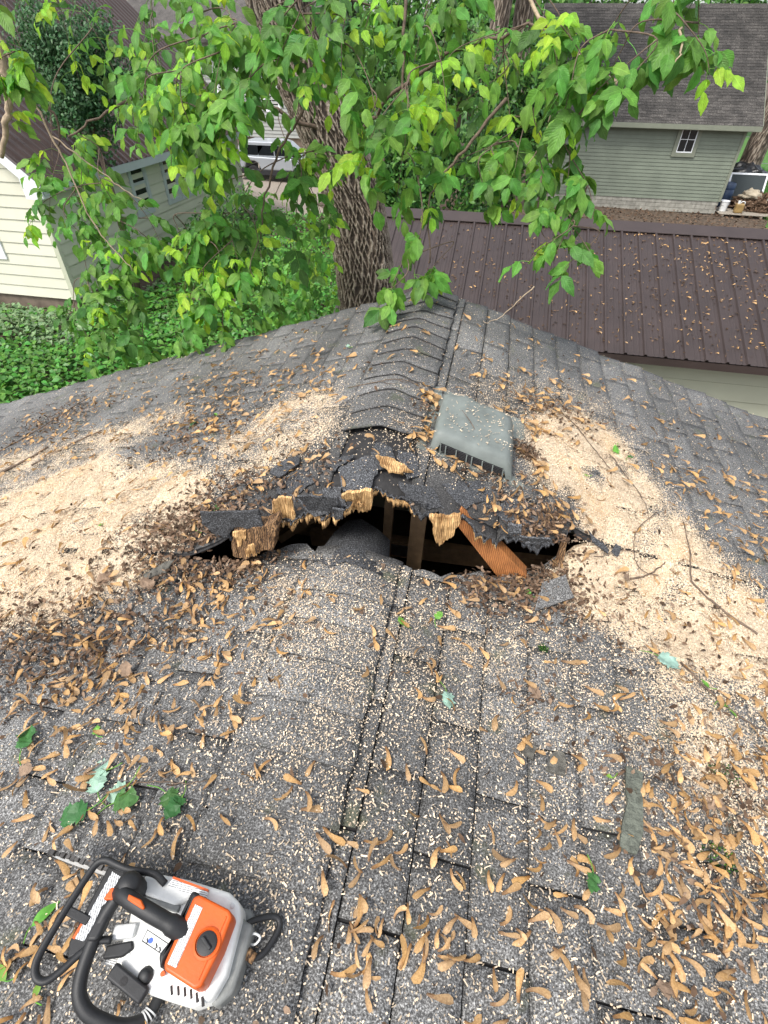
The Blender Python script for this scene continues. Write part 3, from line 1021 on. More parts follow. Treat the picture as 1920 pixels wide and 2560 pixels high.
# ------------------------------------------------------------------ junk heap beside the green garage
M['bucket_white'] = simple('scuffed_white_plastic', (0.66, 0.67, 0.66), 0.5, 0.12, 10)
M['amber'] = simple('amber_plastic', (0.27, 0.18, 0.07), 0.35, 0.2, 6)
M['blue_plastic'] = simple('dull_blue_plastic', (0.045, 0.075, 0.14), 0.45, 0.2, 6)
M['black_bag'] = simple('black_bin_bag', (0.01, 0.01, 0.011), 0.3, 0.3, 6, 0.8, 14)
M['screen'] = simple('dark_insect_screen', (0.03, 0.04, 0.042), 0.7, 0.3, 90)
M['tarp'] = simple('dirty_beige_canvas', (0.36, 0.31, 0.23), 0.9, 0.2, 5, 0.5, 20)
M['plank'] = wood_mat('weathered_plank', (0.24, 0.21, 0.17), (0.36, 0.32, 0.26), 10, (1, 4, 1))
t = thing('bucket', 'white plastic bucket with lid beside the green garage corner', 'bucket', (9.22, 27.25, .09))
MB().lathe([(.14, .0), (.17, .34)], (9.22, 27.25, .09), 20).build('body', M['bucket_white'], t, True, angle=40)
MB().lathe([(.178, .335), (.183, .345), (.183, .375), (.16, .378), (.155, .366)], (9.22, 27.25, .09), 20).build('lid', M['white'], t, True, angle=30)
MB().tube([(9.22 + .18 * math.cos(a), 27.25 - .05 - .1 * math.sin(a), .39 - .1 * math.sin(a)) for a in [math.pi * k / 10 for k in range(11)]], .006, 6).build('handle', M['steel'], t)
t = thing('jug', 'amber plastic jug with white cap in front of the debris heap', 'jug', (9.75, 27.0, .09))
MB().prism([(-.16, -.12), (.16, -.12), (.16, .12), (-.16, .12)], (9.75, 27.0, .09), (1, 0, 0), (0, 1, 0), (0, 0, .34)).build('body', M['amber'], t, True, bevel=.045, seg=3, angle=50)
MB().lathe([(.05, .33), (.045, .40), (.052, .40), (.052, .44)], (9.68, 27.0, .09), 12).build('cap', M['bucket_white'], t, True, angle=40)
MB().tube(smooth_path([(9.72, 27, .42), (9.8, 27, .50), (9.9, 27, .48), (9.91, 27, .40)], 4), .018, 6).build('handle', M['bucket_white'], t, True)
t = thing('barrel', 'blue plastic barrel half hidden behind the garage corner', 'barrel', (9.55, 28.6, 0))
MB().lathe([(.27, 0), (.30, .05), (.30, .3), (.285, .33), (.30, .36), (.30, .64), (.285, .67), (.30, .70), (.30, .86), (.26, .92), (.24, .90)], (9.55, 28.6, 0), 22).build('body', M['blue_plastic'], t, True, angle=45)
MB().lathe([(.05, .9), (.05, .95)], (9.45, 28.6, 0), 10).build('bung', M['car_black'], t)
t = thing('window_screen', 'white framed window screen leaning beside the garage', 'window screen', (10.4, 29.1, .1))
o, u, v = Vector((9.7, 29.0, .12)), Vector((1.55, .05, 0)), Vector((.02, .42, 1.05))
w_ = u.cross(v).normalized() * .04
fr = MB()
ul, vl = u.normalized(), v.normalized()
for a, b_, c_, d_ in ((0, .07, 0, v.length), (u.length - .07, u.length, 0, v.length), (.07, u.length - .07, 0, .07), (.07, u.length - .07, v.length - .07, v.length)):
    fr.frame_box(o + ul * a + vl * c_, ul * (b_ - a), vl * (d_ - c_), w_)
fr.build('frame', M['white'], t)
MB().frame_box(o + ul * .07 + vl * .07 + w_ * .3, ul * (u.length - .14), vl * (v.length - .14), w_ * .2).build('mesh_screen', M['screen'], t)


def blob(name, mat, parent, c, r, seed, res=24, amp=.25, fr=2.5, origin=None):
    vs, fs = [], []
    for i in range(res + 1):
        th = math.pi * i / res
        for j in range(res * 2):
            ph = math.pi * j / res
            d = Vector((math.sin(th) * math.cos(ph), math.sin(th) * math.sin(ph), math.cos(th)))
            k = 1 + amp * mnoise.fractal(d * fr + Vector((seed, 0, 0)), 1.0, 2.0, 4)
            vs.append((c[0] + d.x * r[0] * k, c[1] + d.y * r[1] * k, c[2] + max(-.6, d.z * k) * r[2]))
    w2 = res * 2
    for i in range(res):
        for j in range(w2):
            fs.append((i * w2 + j, (i + 1) * w2 + j, (i + 1) * w2 + (j + 1) % w2, i * w2 + (j + 1) % w2))
    return MB().add(vs, fs).build(name, mat, parent, True, origin=origin)


o = blob('trash_bag', M['black_bag'], None, (10.6, 30.2, .95), (.85, .6, .45), 3, 20, .3, 2.5, (10.6, 30.2, .7))
tag(o, 'black plastic bin bag heaped behind the white framed screen', 'bag')
o = blob('debris_heap', M['litter'], None, (10.9, 27.9, .22), (1.15, .7, .34), 5, 36, .4, 4, (10.9, 27.9, 0))
tag(o, 'dark brown heap of dead leaves and rubbish beside the garage', 'debris heap')
n = 2600
a_ = rng.uniform(0, 6.28, n)
rr = np.sqrt(rng.random(n))
pp = np.stack([10.9 + 1.2 * rr * np.cos(a_), 27.9 + .75 * rr * np.sin(a_), .15 + .46 * np.sqrt(np.clip(1 - rr ** 2, 0, 1)) + rng.normal(0, .03, n)], 1)
lc = leaf_cloud('loose_leaves', pp, rnd_unit(n), rnd_unit(n) + [0, -.3, .6], rng.uniform(.06, .15, n), .06, [M['litter'], M['dry_leaf']], o, 'stuff', .3, (rng.random(n) < .2).astype(np.int32))
o = blob('canvas_bundle', M['tarp'], None, (10.3, 27.75, .62), (.36, .3, .2), 9, 18, .5, 2.2, (10.3, 27.75, .4))
tag(o, 'beige canvas bundle lying on top of the debris heap', 'canvas bundle')
o = blob('crumpled_sheet', M['bucket_white'], None, (11.0, 27.45, .52), (.14, .1, .06), 11, 12, .5, 3, (11, 27.45, .45))
tag(o, 'crumpled white plastic scrap on the debris heap', 'plastic scrap')
t = thing('plank_platform', 'low platform of weathered planks under the bucket and jug', 'platform', (10.5, 27.3, 0))
for k in range(5):
    MB().box(9.0, 12.4, 26.72 + k * .26, 26.95 + k * .26, .05, .085).build('plank', M['plank'], t, bevel=.006)
for x in (9.1, 10.6, 12.0):
    MB().box(x, x + .09, 26.74, 27.98, -.03, .05).build('runner', M['plank'], t)
t = thing('paint_can', 'small blue and white can at the right end of the heap', 'can', (11.55, 27.3, .3))
MB().lathe([(.085, 0), (.085, .2)], (11.55, 27.3, .36), 16).build('body', M['blue_plastic'], t, True, angle=40)
MB().lathe([(.088, .195), (.088, .215), (.07, .21)], (11.55, 27.3, .36), 16).build('lid', M['white'], t, True, angle=30)
# fence wire behind the garage
t = thing('wire_fence', 'thin wire fence strung behind the green garage', 'fence', (12, 32.5, 0))
for x in (9.7, 13.2):
    MB().tube([(x, 32.5, -.1), (x, 32.5, 2.3)], .03, 8).build('post', M['steel'], t)
for z in (2.2, 1.2):
    MB().tube([(9.7, 32.5, z), (11.4, 32.5, z - .02), (13.2, 32.5, z)], .012, 5).build('wire', M['steel'], t)

# ------------------------------------------------------------------ the broken roof in the foreground
XR = -.31                            # the ridge runs along y at this x


def zf(x):
    d = x - XR
    a = np.sqrt(d * d + .014 ** 2) - .014
    return 4.030 - np.where(d < 0, .345, .295) * a


def zn(x):
    d = x - XR
    a = np.sqrt(d * d + .12 ** 2) - .12
    z = 3.762 - .26 * np.minimum(a, .40) - .075 * np.maximum(a - .40, 0)
    f, k = zf(x), .03
    h = np.clip(.5 + .5 * (f - z) / k, 0, 1)
    return f * (1 - h) + z * h - k * h * (1 - h)


def yc(x):
    return np.interp(x, [-4, -2, -1.1, -.85, -.69, -.55, -.2, .1, .3, .45, 1.2, 4], [.7, .85, .97, 1.06, 1.09, 1.13, 1.16, 1.22, 1.30, 1.38, 1.40, 1.42])


def gap(x):
    return np.clip((x + .86) / .2, 0, 1) * np.clip((.47 - x) / .15, 0, 1)


def surf(x, y, side=None):
    x, y = np.asarray(x, float), np.asarray(y, float)
    u, f, n_, G = y - yc(x), zf(x), zn(x), gap(x)
    dz = f - n_
    far = f - dz * (.44 * G + .5 * (1 - G)) * np.exp(-np.maximum(u, 0) / .12)
    near = n_ + dz * (1 - G) * .5 * np.exp(np.minimum(u, 0) / .12)
    isfar = (u > 0) if side is None else (side == 'far')
    base = np.where(isfar, far, near)
    return base + .006 * np.sin(x * 7.1 + 1.3) * np.sin(y * 5.3) + .004 * np.sin(x * 15 + y * 11)


def y_far(x):        # torn edge of the far part
    j = .028 * mnoise.noise(Vector((x * 21, 3.3, 0))) + .022 * mnoise.noise(Vector((x * 55, 7.1, 0))) + .014 * mnoise.noise(Vector((x * 140, 1.1, 0)))
    return float(np.interp(x, [-1.0, -.86, -.76, -.70, -.63, -.58, -.5, -.4, -.32, -.28, -.265, -.235, -.19, -.145, -.1, -.03, .01, .08, .14, .2, .26, .32, .36, .40, .5],
                           [1.03, 1.04, 1.08, 1.11, 1.125, 1.16, 1.15, 1.155, 1.18, 1.205, 1.24, 1.25, 1.25, 1.235, 1.23, 1.25, 1.262, 1.243, 1.252, 1.278, 1.285, 1.31, 1.345, 1.40, 1.41])) + (j if -.72 < x < .42 else 0)


def y_near(x):       # torn edge of the near part
    j = .030 * mnoise.noise(Vector((x * 24, 9.3, 0))) + .020 * mnoise.noise(Vector((x * 70, 4.1, 0)))
    return float(np.interp(x, [-1.0, -.86, -.76, -.69, -.62, -.55, -.49, -.43, -.3, -.19, -.12, -.02, .05, .11, .17, .25, .31, .36, .40, .5],
                           [1.02, 1.03, 1.045, 1.08, 1.135, 1.17, 1.16, 1.12, 1.12, 1.13, 1.14, 1.145, 1.18, 1.21, 1.235, 1.26, 1.30, 1.34, 1.39, 1.405])) + (j if -.72 < x < .42 else 0)


def pdist(P, poly):
    """soft inside test: 0 inside, distance outside"""
    P = np.asarray(P)
    poly = np.asarray(poly)
    ins = np.zeros(len(P), bool)
    dm = np.full(len(P), 1e9)
    k = len(poly)
    for i in range(k):
        a, b = poly[i], poly[(i + 1) % k]
        ab, ap = b - a, P - a
        t = np.clip((ap @ ab) / (ab @ ab), 0, 1)
        dm = np.minimum(dm, np.hypot(*(ap - t[:, None] * ab).T))
        c = (a[1] > P[:, 1]) != (b[1] > P[:, 1])
        with np.errstate(divide='ignore', invalid='ignore'):
            xi = (b[0] - a[0]) * (P[:, 1] - a[1]) / (b[1] - a[1]) + a[0]
        ins ^= c & (P[:, 0] < xi)
    return np.where(ins, 0, dm)


FIELDS = [  # (polygon, falloff, strength): sawdust thrown by the chain
    ([(.25, 1.83), (.45, 2.1), (.62, 1.98), (.74, 1.68), (.88, 1.45), (1.06, 1.29), (1.02, 1.05), (.62, 1.09), (.42, 1.22), (.40, 1.40), (.27, 1.64)], .11, 1.0),
    ([(-2.08, 1.43), (-1.73, 1.59), (-1.26, 1.53), (-.95, 1.31), (-.9, 1.16), (-1.0, 1.02), (-1.07, .93), (-1.21, .80), (-1.42, .75), (-2.4, .8)], .10, 1.0),
    ([(-2.54, 1.87), (-2.3, 1.9), (-1.55, 2.03), (-1.36, 1.9), (-1.64, 1.65), (-2.1, 1.47)], .10, .66),
    ([(-.93, 1.53), (-.73, 1.87), (-.6, 1.84), (-.5, 1.52), (-.62, 1.34), (-.85, 1.36)], .10, .72),
    ([(-.53, .95), (-.2, 1.02), (0, 1.0), (.5, 1.0), (.9, .95), (1.2, .7), (.8, .5), (.3, .75), (-.1, .6), (-.2, .3), (-.4, .55)], .22, .36),
    ([(-.55, .98), (-.25, 1.0), (-.2, .72), (-.45, .62)], .09, .47),
    ([(.9, 1.2), (1.1, 1.2), (1.2, .5), (.8, .55), (.6, .9)], .15, .62),
    ([(-.15, 1.45), (.1, 2.1), (.5, 2.3), (.7, 2.0), (.3, 1.5)], .2, .45),
]
BARE = [(-1.25, 1.68, .17, .8), (-.7, 2.3, .3, .3), (.62, 1.80, .05, .6), (.50, 1.70, .05, .7), (.72, 1.62, .035, .5)]


def dens(x, y):
    P = np.stack([np.ravel(x), np.ravel(y)], 1).astype(float)
    d = np.full(len(P), .20)
    d = np.where(P[:, 1] > 1.3, .13, d)
    d = np.where((P[:, 0] < -.55) & (P[:, 1] < .75), .15, d)
    for poly, fo, s in FIELDS:
        q = pdist(P, poly)
        d = np.maximum(d, s * np.exp(-(q / fo) ** 1.3))
    for bx, by, r_, k in BARE:
        d = d * (1 - k * np.exp(-((P[:, 0] - bx) ** 2 + (P[:, 1] - by) ** 2) / r_ ** 2))
    P3 = P * 1.0
    mot = np.sin(P3[:, 0] * 9 + 2 * np.sin(P3[:, 1] * 7)) * np.sin(P3[:, 1] * 11 + 1.5 * np.sin(P3[:, 0] * 13)) + .6 * np.sin(P3[:, 0] * 31 + P3[:, 1] * 17) * np.sin(P3[:, 1] * 37 - P3[:, 0] * 11)
    ex_ = P[:, 1] - np.interp(P[:, 0], [-.75, -.58, -.4, -.32, -.25, -.1, .1, .3, .4], [1.09, 1.16, 1.155, 1.18, 1.25, 1.23, 1.25, 1.3, 1.4])
    d = d * (1 - .75 * ((ex_ > -.02) & (P[:, 0] > -.75) & (P[:, 0] < .40)) * np.clip(1.5 - ex_ / .13, 0, 1))
    return np.clip(d * (1 - .20 * (mot + .45)), 0, 1.1)


garage = thing('broken_roof_garage', 'grey shingled garage roof with a collapsed hole through its ridge', 'garage', (XR, 0, 0))
# walls, mostly out of sight below the roof
GX0, GX1, GYB, GYF = -3.75, 3.2, -5.0, 2.80
MB().box(GX0, GX0 + .12, GYB, GYF, 0, 2.78).box(GX1 - .12, GX1, GYB, GYF, 0, 2.92).box(GX0 + .12, GX1 - .12, GYF - .12, GYF, 0, 2.72).box(GX0 + .12, GX1 - .12, GYB, GYB + .12, 0, 2.72).build('wall', M['cream'], garage)
for y in (GYF - .12, GYB):
    mb = MB()
    mb.prism([(GX0 + .12, 2.72), (XR, 3.93), (GX1 - .12, 2.72)], (0, y, 0), (1, 0, 0), (0, 0, 1), (0, .12, 0))
    mb.build('gable', M['cream'], garage)
MB().box(GX0 + .12, GX1 - .12, GYB + .12, GYF - .12, 2.55, 2.6).build('ceiling_boards', M['attic'], garage)

# sheathing under the shingles: far sheet and near sheet, each cut along its torn edge
XA, XB = -4.1, 3.55
YEND = 2.93


def roof_sheet(name, side, mat, off, thick, xs, y_a, y_b, ny, grow=0.0):
    V, Fq = [], []
    k = len(xs)
    for x in xs:
        a, b = y_a(x), y_b(x)
        if side == 'far':
            t = np.concatenate([np.linspace(0, .3, ny // 2), np.linspace(.3, 1, ny - ny // 2 + 1)[1:]])
        else:
            t = 1 - np.concatenate([np.linspace(0, .3, ny // 2), np.linspace(.3, 1, ny - ny // 2 + 1)[1:]])[::-1]
        ys = a + (b - a) * t
        zz = surf(np.full(len(ys), x), ys, side) + off
        for y, z in zip(ys, zz):
            V.append((x, y, z))
    m_ = len(V) // k
    top = len(V)
    V += [(x, y, z - thick) for x, y, z in V]
    for i in range(k - 1):
        for j in range(m_ - 1):
            a = i * m_ + j
            Fq.append((a, a + m_, a + m_ + 1, a + 1))
            Fq.append((top + a, top + a + 1, top + a + m_ + 1, top + a + m_))
        for j in (0, m_ - 1):
            a = i * m_ + j
            q = (a, top + a, top + a + m_, a + m_)
            Fq.append(q if j == 0 else q[::-1])
    for i in (0, k - 1):
        for j in range(m_ - 1):
            a = i * m_ + j
            q = (a, a + 1, top + a + 1, top + a)
            Fq.append(q if i == 0 else q[::-1])
    return mesh_np(name, V, Fq, mat, garage)


xs_fine = np.unique(np.concatenate([np.linspace(XA, -1.0, 40), np.linspace(-1.0, .5, 130), np.linspace(.5, XB, 40), [XR]]))
roof_sheet('roofing_felt', 'far', M['felt'], -.006, .003, xs_fine, lambda x: y_far(x) - .004, lambda x: YEND, 26)
roof_sheet('roofing_felt', 'near', M['felt'], -.006, .003, xs_fine, lambda x: -5.2, lambda x: y_near(x) + .004, 26)
roof_sheet('sheathing', 'far', M['deck'], -.010, .013, xs_fine, lambda x: y_far(x) + .012 + .006 * math.sin(x * 140), lambda x: YEND - .01, 26)
roof_sheet('sheathing', 'near', M['deck'], -.010, .013, xs_fine, lambda x: -5.19, lambda x: y_near(x) - .02, 26)

# shingle tabs
EXPO, TAB = .127, .3048
tabs = []
for sgn in (1, -1):
    s, r_ = (.150 if sgn > 0 else .105), 0
    while s < 3.75:
        e_ = .042 if r_ == 0 else EXPO
        y = YEND + .004 + (.0 if r_ % 2 else TAB / 2) + random.uniform(-.012, .012)
        while y > -1.6:
            y1, y0 = y, y - TAB
            for side in ('far', 'near'):
                xm = XR + sgn * (s + e_ / 2)
                if xm < XA or xm > XB:
                    continue
                c_ = float(yc(xm))
                if side == 'far' and y1 > c_ - .05 and y1 > -1:
                    tabs.append((side, sgn, s, e_, max(y0, c_ - .2), min(y1, YEND)))
                elif side == 'near' and y0 < c_ + .1:
                    tabs.append((side, sgn, s, e_, y0, min(y1, c_ + .25)))
            y -= TAB
        s += e_
        r_ += 1


def tab_mesh(side, sgn, s, e_, y0, y1):
    nx, ny = 4, 7
    jy, ph = random.uniform(-.002, .002), random.uniform(0, 6)
    lift = random.uniform(.007, .011)
    V, H = [], []
    for i in range(nx + 1):
        t = i / nx
        ss = s + .001 + (e_ - (.0026 if sgn > 0 else .001)) * t
        x = XR + sgn * ss
        yf_, yn_ = y_far(x), y_near(x)
        for j in range(ny + 1):
            y = y0 + .0022 + (y1 - y0 - .0044) * j / ny + jy
            y = max(y, yf_) if side == 'far' else min(y, yn_)
            V.append((x, y))
            H.append(.0015 + lift * t + (.0015 * math.sin(y * 23 + ph) * t))
    V = np.array(V)
    if np.ptp(V[:, 1]) < .02:
        return None
    z = surf(V[:, 0], V[:, 1], side) + np.array(H)
    n_ = len(V)
    top = np.column_stack([V, z])
    bot = np.column_stack([V, z - .0045])
    F_ = []
    w_ = ny + 1
    for i in range(nx):
        for j in range(ny):
            a = i * w_ + j
            q = (a, a + w_, a + w_ + 1, a + 1)
            F_.append(q if sgn > 0 else q[::-1])
    rim = [i * w_ for i in range(nx)] + [nx * w_ + j for j in range(ny)] + [i * w_ + ny for i in range(nx, 0, -1)] + [j for j in range(ny, 0, -1)]
    for a, b in zip(rim, rim[1:] + rim[:1]):
        q = (a, n_ + a, n_ + b, b)
        F_.append(q if sgn > 0 else q[::-1])
    vv = np.vstack([top, bot])
    d_ = dens(V[:, 0], V[:, 1])
    if side == 'far':
        edge = np.array([y - y_far(x) for x, y in V])
        wet_shade = np.exp(-np.maximum(edge, 0) / .13) * gap(V[:, 0])
        wet_shade = np.clip(wet_shade * 1.5 + .9 * np.exp(-(np.hypot(V[:, 0] + .31, (V[:, 1] - 1.38)) / .11) ** 2), 0, 1)
        d_ = d_ * (1 - .85 * np.clip(wet_shade * 1.3, 0, 1))
    else:
        wet_shade = np.zeros(n_)
    # crease full of rot to the left and right of the hole
    wet_shade = np.maximum(wet_shade, .9 * np.exp(-((V[:, 0] + .92) / .13) ** 2 - ((V[:, 1] - 1.07) / .07) ** 2))
    wet_shade = np.maximum(wet_shade, .7 * np.exp(-((V[:, 0] - .44) / .08) ** 2 - ((V[:, 1] - 1.31) / .06) ** 2))
    return vv, F_, np.concatenate([d_, d_ * 0 - 1]), np.concatenate([wet_shade, wet_shade * 0 + 1.1])  # bottom rim darkened: shade lines painted onto the tab edges


built = []
for tb in tabs:
    r_ = tab_mesh(*tb)
    if r_ is not None:
        c = r_[0][:len(r_[0]) // 2].mean(0)
        dd = math.dist(c, (0, 0, CAM_H))
        from_cam = (Vector(c) - Vector((0, 0, CAM_H)))
        q = cam.matrix_world.to_3x3().transposed() @ from_cam
        vis = q.z < -.1 and abs(q.x / q.z) < .80 and abs(q.y / q.z) < 1.05
        built.append((0 if vis else 1, dd, r_))
built.sort(key=lambda t: t[:2])
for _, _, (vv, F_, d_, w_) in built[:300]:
    mesh_np('shingle', vv, F_, M['shingle'], garage, False, {'dust': d_, 'wet_shade': w_})


def join(parts):
    V, F_, A, B_, o_ = [], [], [], [], 0
    for vv, f_, d_, w_ in parts:
        V.append(vv)
        F_.append(np.array(f_) + o_)
        A.append(d_)
        B_.append(w_)
        o_ += len(vv)
    return np.vstack(V), np.vstack(F_), np.concatenate(A), np.concatenate(B_)


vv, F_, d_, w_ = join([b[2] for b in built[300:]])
mesh_np('outer_shingles', vv, F_, M['shingle'], garage, False, {'dust': d_, 'wet_shade': w_}, 'stuff')


CAPS = []


def cap_mesh(side, y0, y1, lift0=.015, w=.152, skew=0.0):
    nx, ny = 12, 4
    V, F_, = [], []
    for i in range(nx + 1):
        dx_ = -w * .88 + 1.88 * w * i / nx
        for j in range(ny + 1):
            t = j / ny
            y = y0 + (y1 - y0) * t + skew * dx_ + .002 * math.sin(dx_ * 60)
            V.append((XR + dx_ + .004 * math.sin(y * 40), y))
    V = np.array(V)
    t = np.tile(np.linspace(0, 1, ny + 1), nx + 1)
    z = surf(V[:, 0], V[:, 1], side) + .010 + lift0 * (1 - t)
    # a felted cap bends over the ridge instead of folding sharply
    n_ = len(V)
    vv = np.vstack([np.column_stack([V, z]), np.column_stack([V, z - .006])])
    CAPS.append((side, y0, y1, lift0, w))
    w_ = ny + 1
    for i in range(nx):
        for j in range(ny):
            a = i * w_ + j
            F_.append((a, a + w_, a + w_ + 1, a + 1))
    rim = [i * w_ for i in range(nx)] + [nx * w_ + j for j in range(ny)] + [i * w_ + ny for i in range(nx, 0, -1)] + [j for j in range(ny, 0, -1)]
    for a, b in zip(rim, rim[1:] + rim[:1]):
        F_.append((a, n_ + a, n_ + b, b))
    d_ = dens(V[:, 0], V[:, 1])
    wet_shade = np.where((V[:, 1] < 1.47) & (side == 'far'), .35, 0.0)
    return vv, F_, np.concatenate([d_, d_ * 0 - 1]), np.concatenate([wet_shade, wet_shade * 0 + 1.1])  # dark bottom rim paints a shade line on each cap butt


y = YEND - .127
while y > 1.44:
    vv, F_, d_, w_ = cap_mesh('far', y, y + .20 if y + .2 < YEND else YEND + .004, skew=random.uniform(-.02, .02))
    mesh_np('ridge_cap', vv, F_, M['shingle'], garage, False, {'dust': d_, 'wet_shade': w_})
    y -= .119
for y in (1.0, .89, .77, .645, .52, .395, .275, .15, .03, -.1, -.22, -.35, -.47, -.6):
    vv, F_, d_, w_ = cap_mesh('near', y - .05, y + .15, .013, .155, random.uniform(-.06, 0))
    mesh_np('ridge_cap', vv, F_, M['shingle'], garage, False, {'dust': d_, 'wet_shade': w_})

# rake boards and eave trim
for sgn, xe in ((-1, XA), (1, XB)):
    mb = MB()
    n_ = 14
    xs = np.linspace(XR, xe, n_)
    zz = surf(xs, np.full(n_, YEND), 'far') - .03
    pl = [(x, z) for x, z in zip(xs, zz)] + [(x, z - .13) for x, z in zip(xs[::-1], zz[::-1])]
    mb.prism(pl, (0, YEND - .03, 0), (1, 0, 0), (0, 0, 1), (0, .022, 0))
    mb.build('rake_board', M['truss'], garage)
    ze = float(surf(xe, 2.0)) - .03
    mb = MB().box(xe - .012, xe + .012, -5.2, YEND, ze - .14, ze + .0)
    mb.build('fascia', M['cream_dull'], garage)


# ---- inside the hole: trusses
def wall_poly(name, mat, poly, y, th=.038, parent=None, jag=0.0, bevel=0.0, lean=0.0):
    mb = MB()
    P = [(a + random.uniform(-jag, jag), b + random.uniform(-jag, jag)) for a, b in poly]
    zt = max(b for _, b in P)
    mb.prism(P, (0, y, 0), (1, 0, 0), (0, lean, 1), (0, th, 0))
    if lean:
        mb.v = [(x, yy - lean * zt, z) for x, yy, z in mb.v]
    return mb.build(name, mat, parent or garage, bevel=bevel, seg=1)


def truss(y, web=True):
    mb = MB()
    mb.beam((XR - 3.2, y, 3.93 - .345 * 3.2 - .05), (XR - .62, y, 3.93 - .345 * .62 - .07), .04, .09)
    mb.build('rafter', M['truss'], garage)
    mb = MB()
    mb.beam((XR + .55, y, 3.93 - .295 * .55 - .08), (XR + 3.1, y, 3.93 - .295 * 3.1 - .05), .04, .09)
    mb.build('rafter', M['truss'], garage)
    MB().box(XR - 3.3, XR + 3.3, y - .02, y + .02, 2.62, 2.71).build('bottom_chord', M['truss'], garage)


for y in (2.3,):
    mb = MB()
    mb.beam((XR - 3.2, y, 3.93 - .345 * 3.2 - .06), (XR, y, 3.90), .04, .09)
    mb.build('rafter', M['truss'], garage)
    mb = MB()
    mb.beam((XR, y, 3.90), (XR + 3.1, y, 3.93 - .295 * 3.1 - .06), .04, .09)
    mb.build('rafter', M['truss'], garage)
    MB().box(XR - 3.3, XR + 3.3, y - .02, y + .02, 2.62, 2.71).build('bottom_chord', M['truss'], garage)
wall_poly('truss_post', M['truss'], [(-.300, 3.75), (-.262, 3.75), (-.288, 3.05), (-.326, 3.05)], 1.62)
wall_poly('truss_post', M['truss'], [(-.172, 3.80), (-.112, 3.80), (-.13, 3.0), (-.195, 3.0)], 1.5)
cb = wall_poly('truss_web', M['truss'], [(-.75, 3.10), (-.319, 3.118), (-.217, 3.123), (.135, 3.128), (.62, 3.16), (.62, 3.07), (.149, 3.028), (-.212, 3.015), (-.75, 3.0)], 1.85)
gp = MB()
gp.box(-.315, -.225, 1.844, 1.8485, 3.03, 3.105)
gp.build('gusset_plate', M['steel'], cb)
wall_poly('broken_rafter', M['rafter'], [(-.030, 3.88), (.012, 3.905), (.262, 3.672), (.258, 3.55), (.18, 3.60), (.174, 3.639)], 1.27, .042, lean=.12)
wall_poly('truss_web', M['truss'], [(-.60, 3.50), (-.578, 3.466), (-.80, 3.25), (-.82, 3.28)], 1.6)

# ---- splintered wood hanging from the torn edge


def jagged(poly, k=3, amp=.008, spike=0.0):
    out = []
    ar = sum(poly[i][0] * poly[(i + 1) % len(poly)][1] - poly[(i + 1) % len(poly)][0] * poly[i][1] for i in range(len(poly)))
    n_ = len(poly)
    for i in range(n_):
        a, b = Vector(poly[i]), Vector(poly[(i + 1) % n_])
        d_ = b - a
        nn_ = Vector((-d_.y, d_.x)).normalized() if d_.length > 0 else Vector((0, 0))
        for j in range(k):
            p_ = a + d_ * ((j + random.uniform(-.2, .2) * (j > 0)) / k) + nn_ * random.uniform(-amp, amp)
            if spike and (nn_ * (-1 if ar > 0 else 1)).y < -.25 and j % 2:
                p_ = p_ + Vector((random.uniform(-.3, .3), -1)) * random.uniform(.3, 1) * spike
            out.append(tuple(p_))
    return out


def wood_piece(poly, y, lean, mat='split_wood', th=.011, amp=.007, name='splintered_board', sub=3):
    """a torn board: the outline is triangulated and its faces roughened"""
    P = jagged(poly, sub + (2 if mat == 'split_wood' else 0), amp * (.6 if mat == 'split_wood' else 1), .014 if mat == 'split_wood' else 0)
    bm = bmesh.new()
    vs = [bm.verts.new((a, y, b)) for a, b in P]
    f_ = bm.faces.new(vs)
    bmesh.ops.triangulate(bm, faces=[f_])
    bmesh.ops.subdivide_edges(bm, edges=bm.edges[:], cuts=2)
    bmesh.ops.triangulate(bm, faces=bm.faces[:])
    zt = max(b for _, b in P)
    for v in bm.verts:
        d_ = zt - v.co.z
        v.co.y += -lean * d_ + .008 * mnoise.noise(v.co * 38) + .004 * mnoise.noise(v.co * 110)
    ret = bmesh.ops.extrude_face_region(bm, geom=bm.faces[:])
    for g_ in ret['geom']:
        if isinstance(g_, bmesh.types.BMVert):
            g_.co.y += th
            g_.co.z += .003
    bmesh.ops.recalc_face_normals(bm, faces=bm.faces[:])
    off = base_of(garage)
    for v in bm.verts:
        v.co -= off
    m = bpy.data.meshes.new(name)
    bm.to_mesh(m)
    bm.free()
    m.materials.append(M[mat])
    o_ = bpy.data.objects.new(name, m)
    COL.objects.link(o_)
    o_.parent = garage
    return o_


wood_piece([(-.572, 3.945), (-.539, 3.968), (-.509, 3.965), (-.506, 3.908), (-.51, 3.847), (-.533, 3.819), (-.54, 3.841), (-.552, 3.854), (-.569, 3.851), (-.582, 3.874)], 1.135, -.10, amp=.005, th=.006)
wood_piece([(-.36, 3.967), (-.33, 3.985), (-.296, 4.001), (-.265, 4.005), (-.264, 3.965), (-.27, 3.921), (-.294, 3.897), (-.325, 3.896), (-.351, 3.896), (-.362, 3.928)], 1.175, -.25, amp=.005)
wood_piece([(-.289, 3.996), (-.262, 3.995), (-.222, 3.976), (-.174, 3.952), (-.202, 3.943), (-.229, 3.930), (-.249, 3.931), (-.273, 3.966)], 1.345, .5, amp=.004)
wood_piece([(-.083, 3.94), (-.051, 3.948), (-.033, 3.942), (.008, 3.961), (.014, 3.941), (.0, 3.9), (-.004, 3.869), (-.027, 3.844), (-.04, 3.82), (-.061, 3.847), (-.067, 3.881), (-.058, 3.898)], 1.17, -.08, amp=.005)
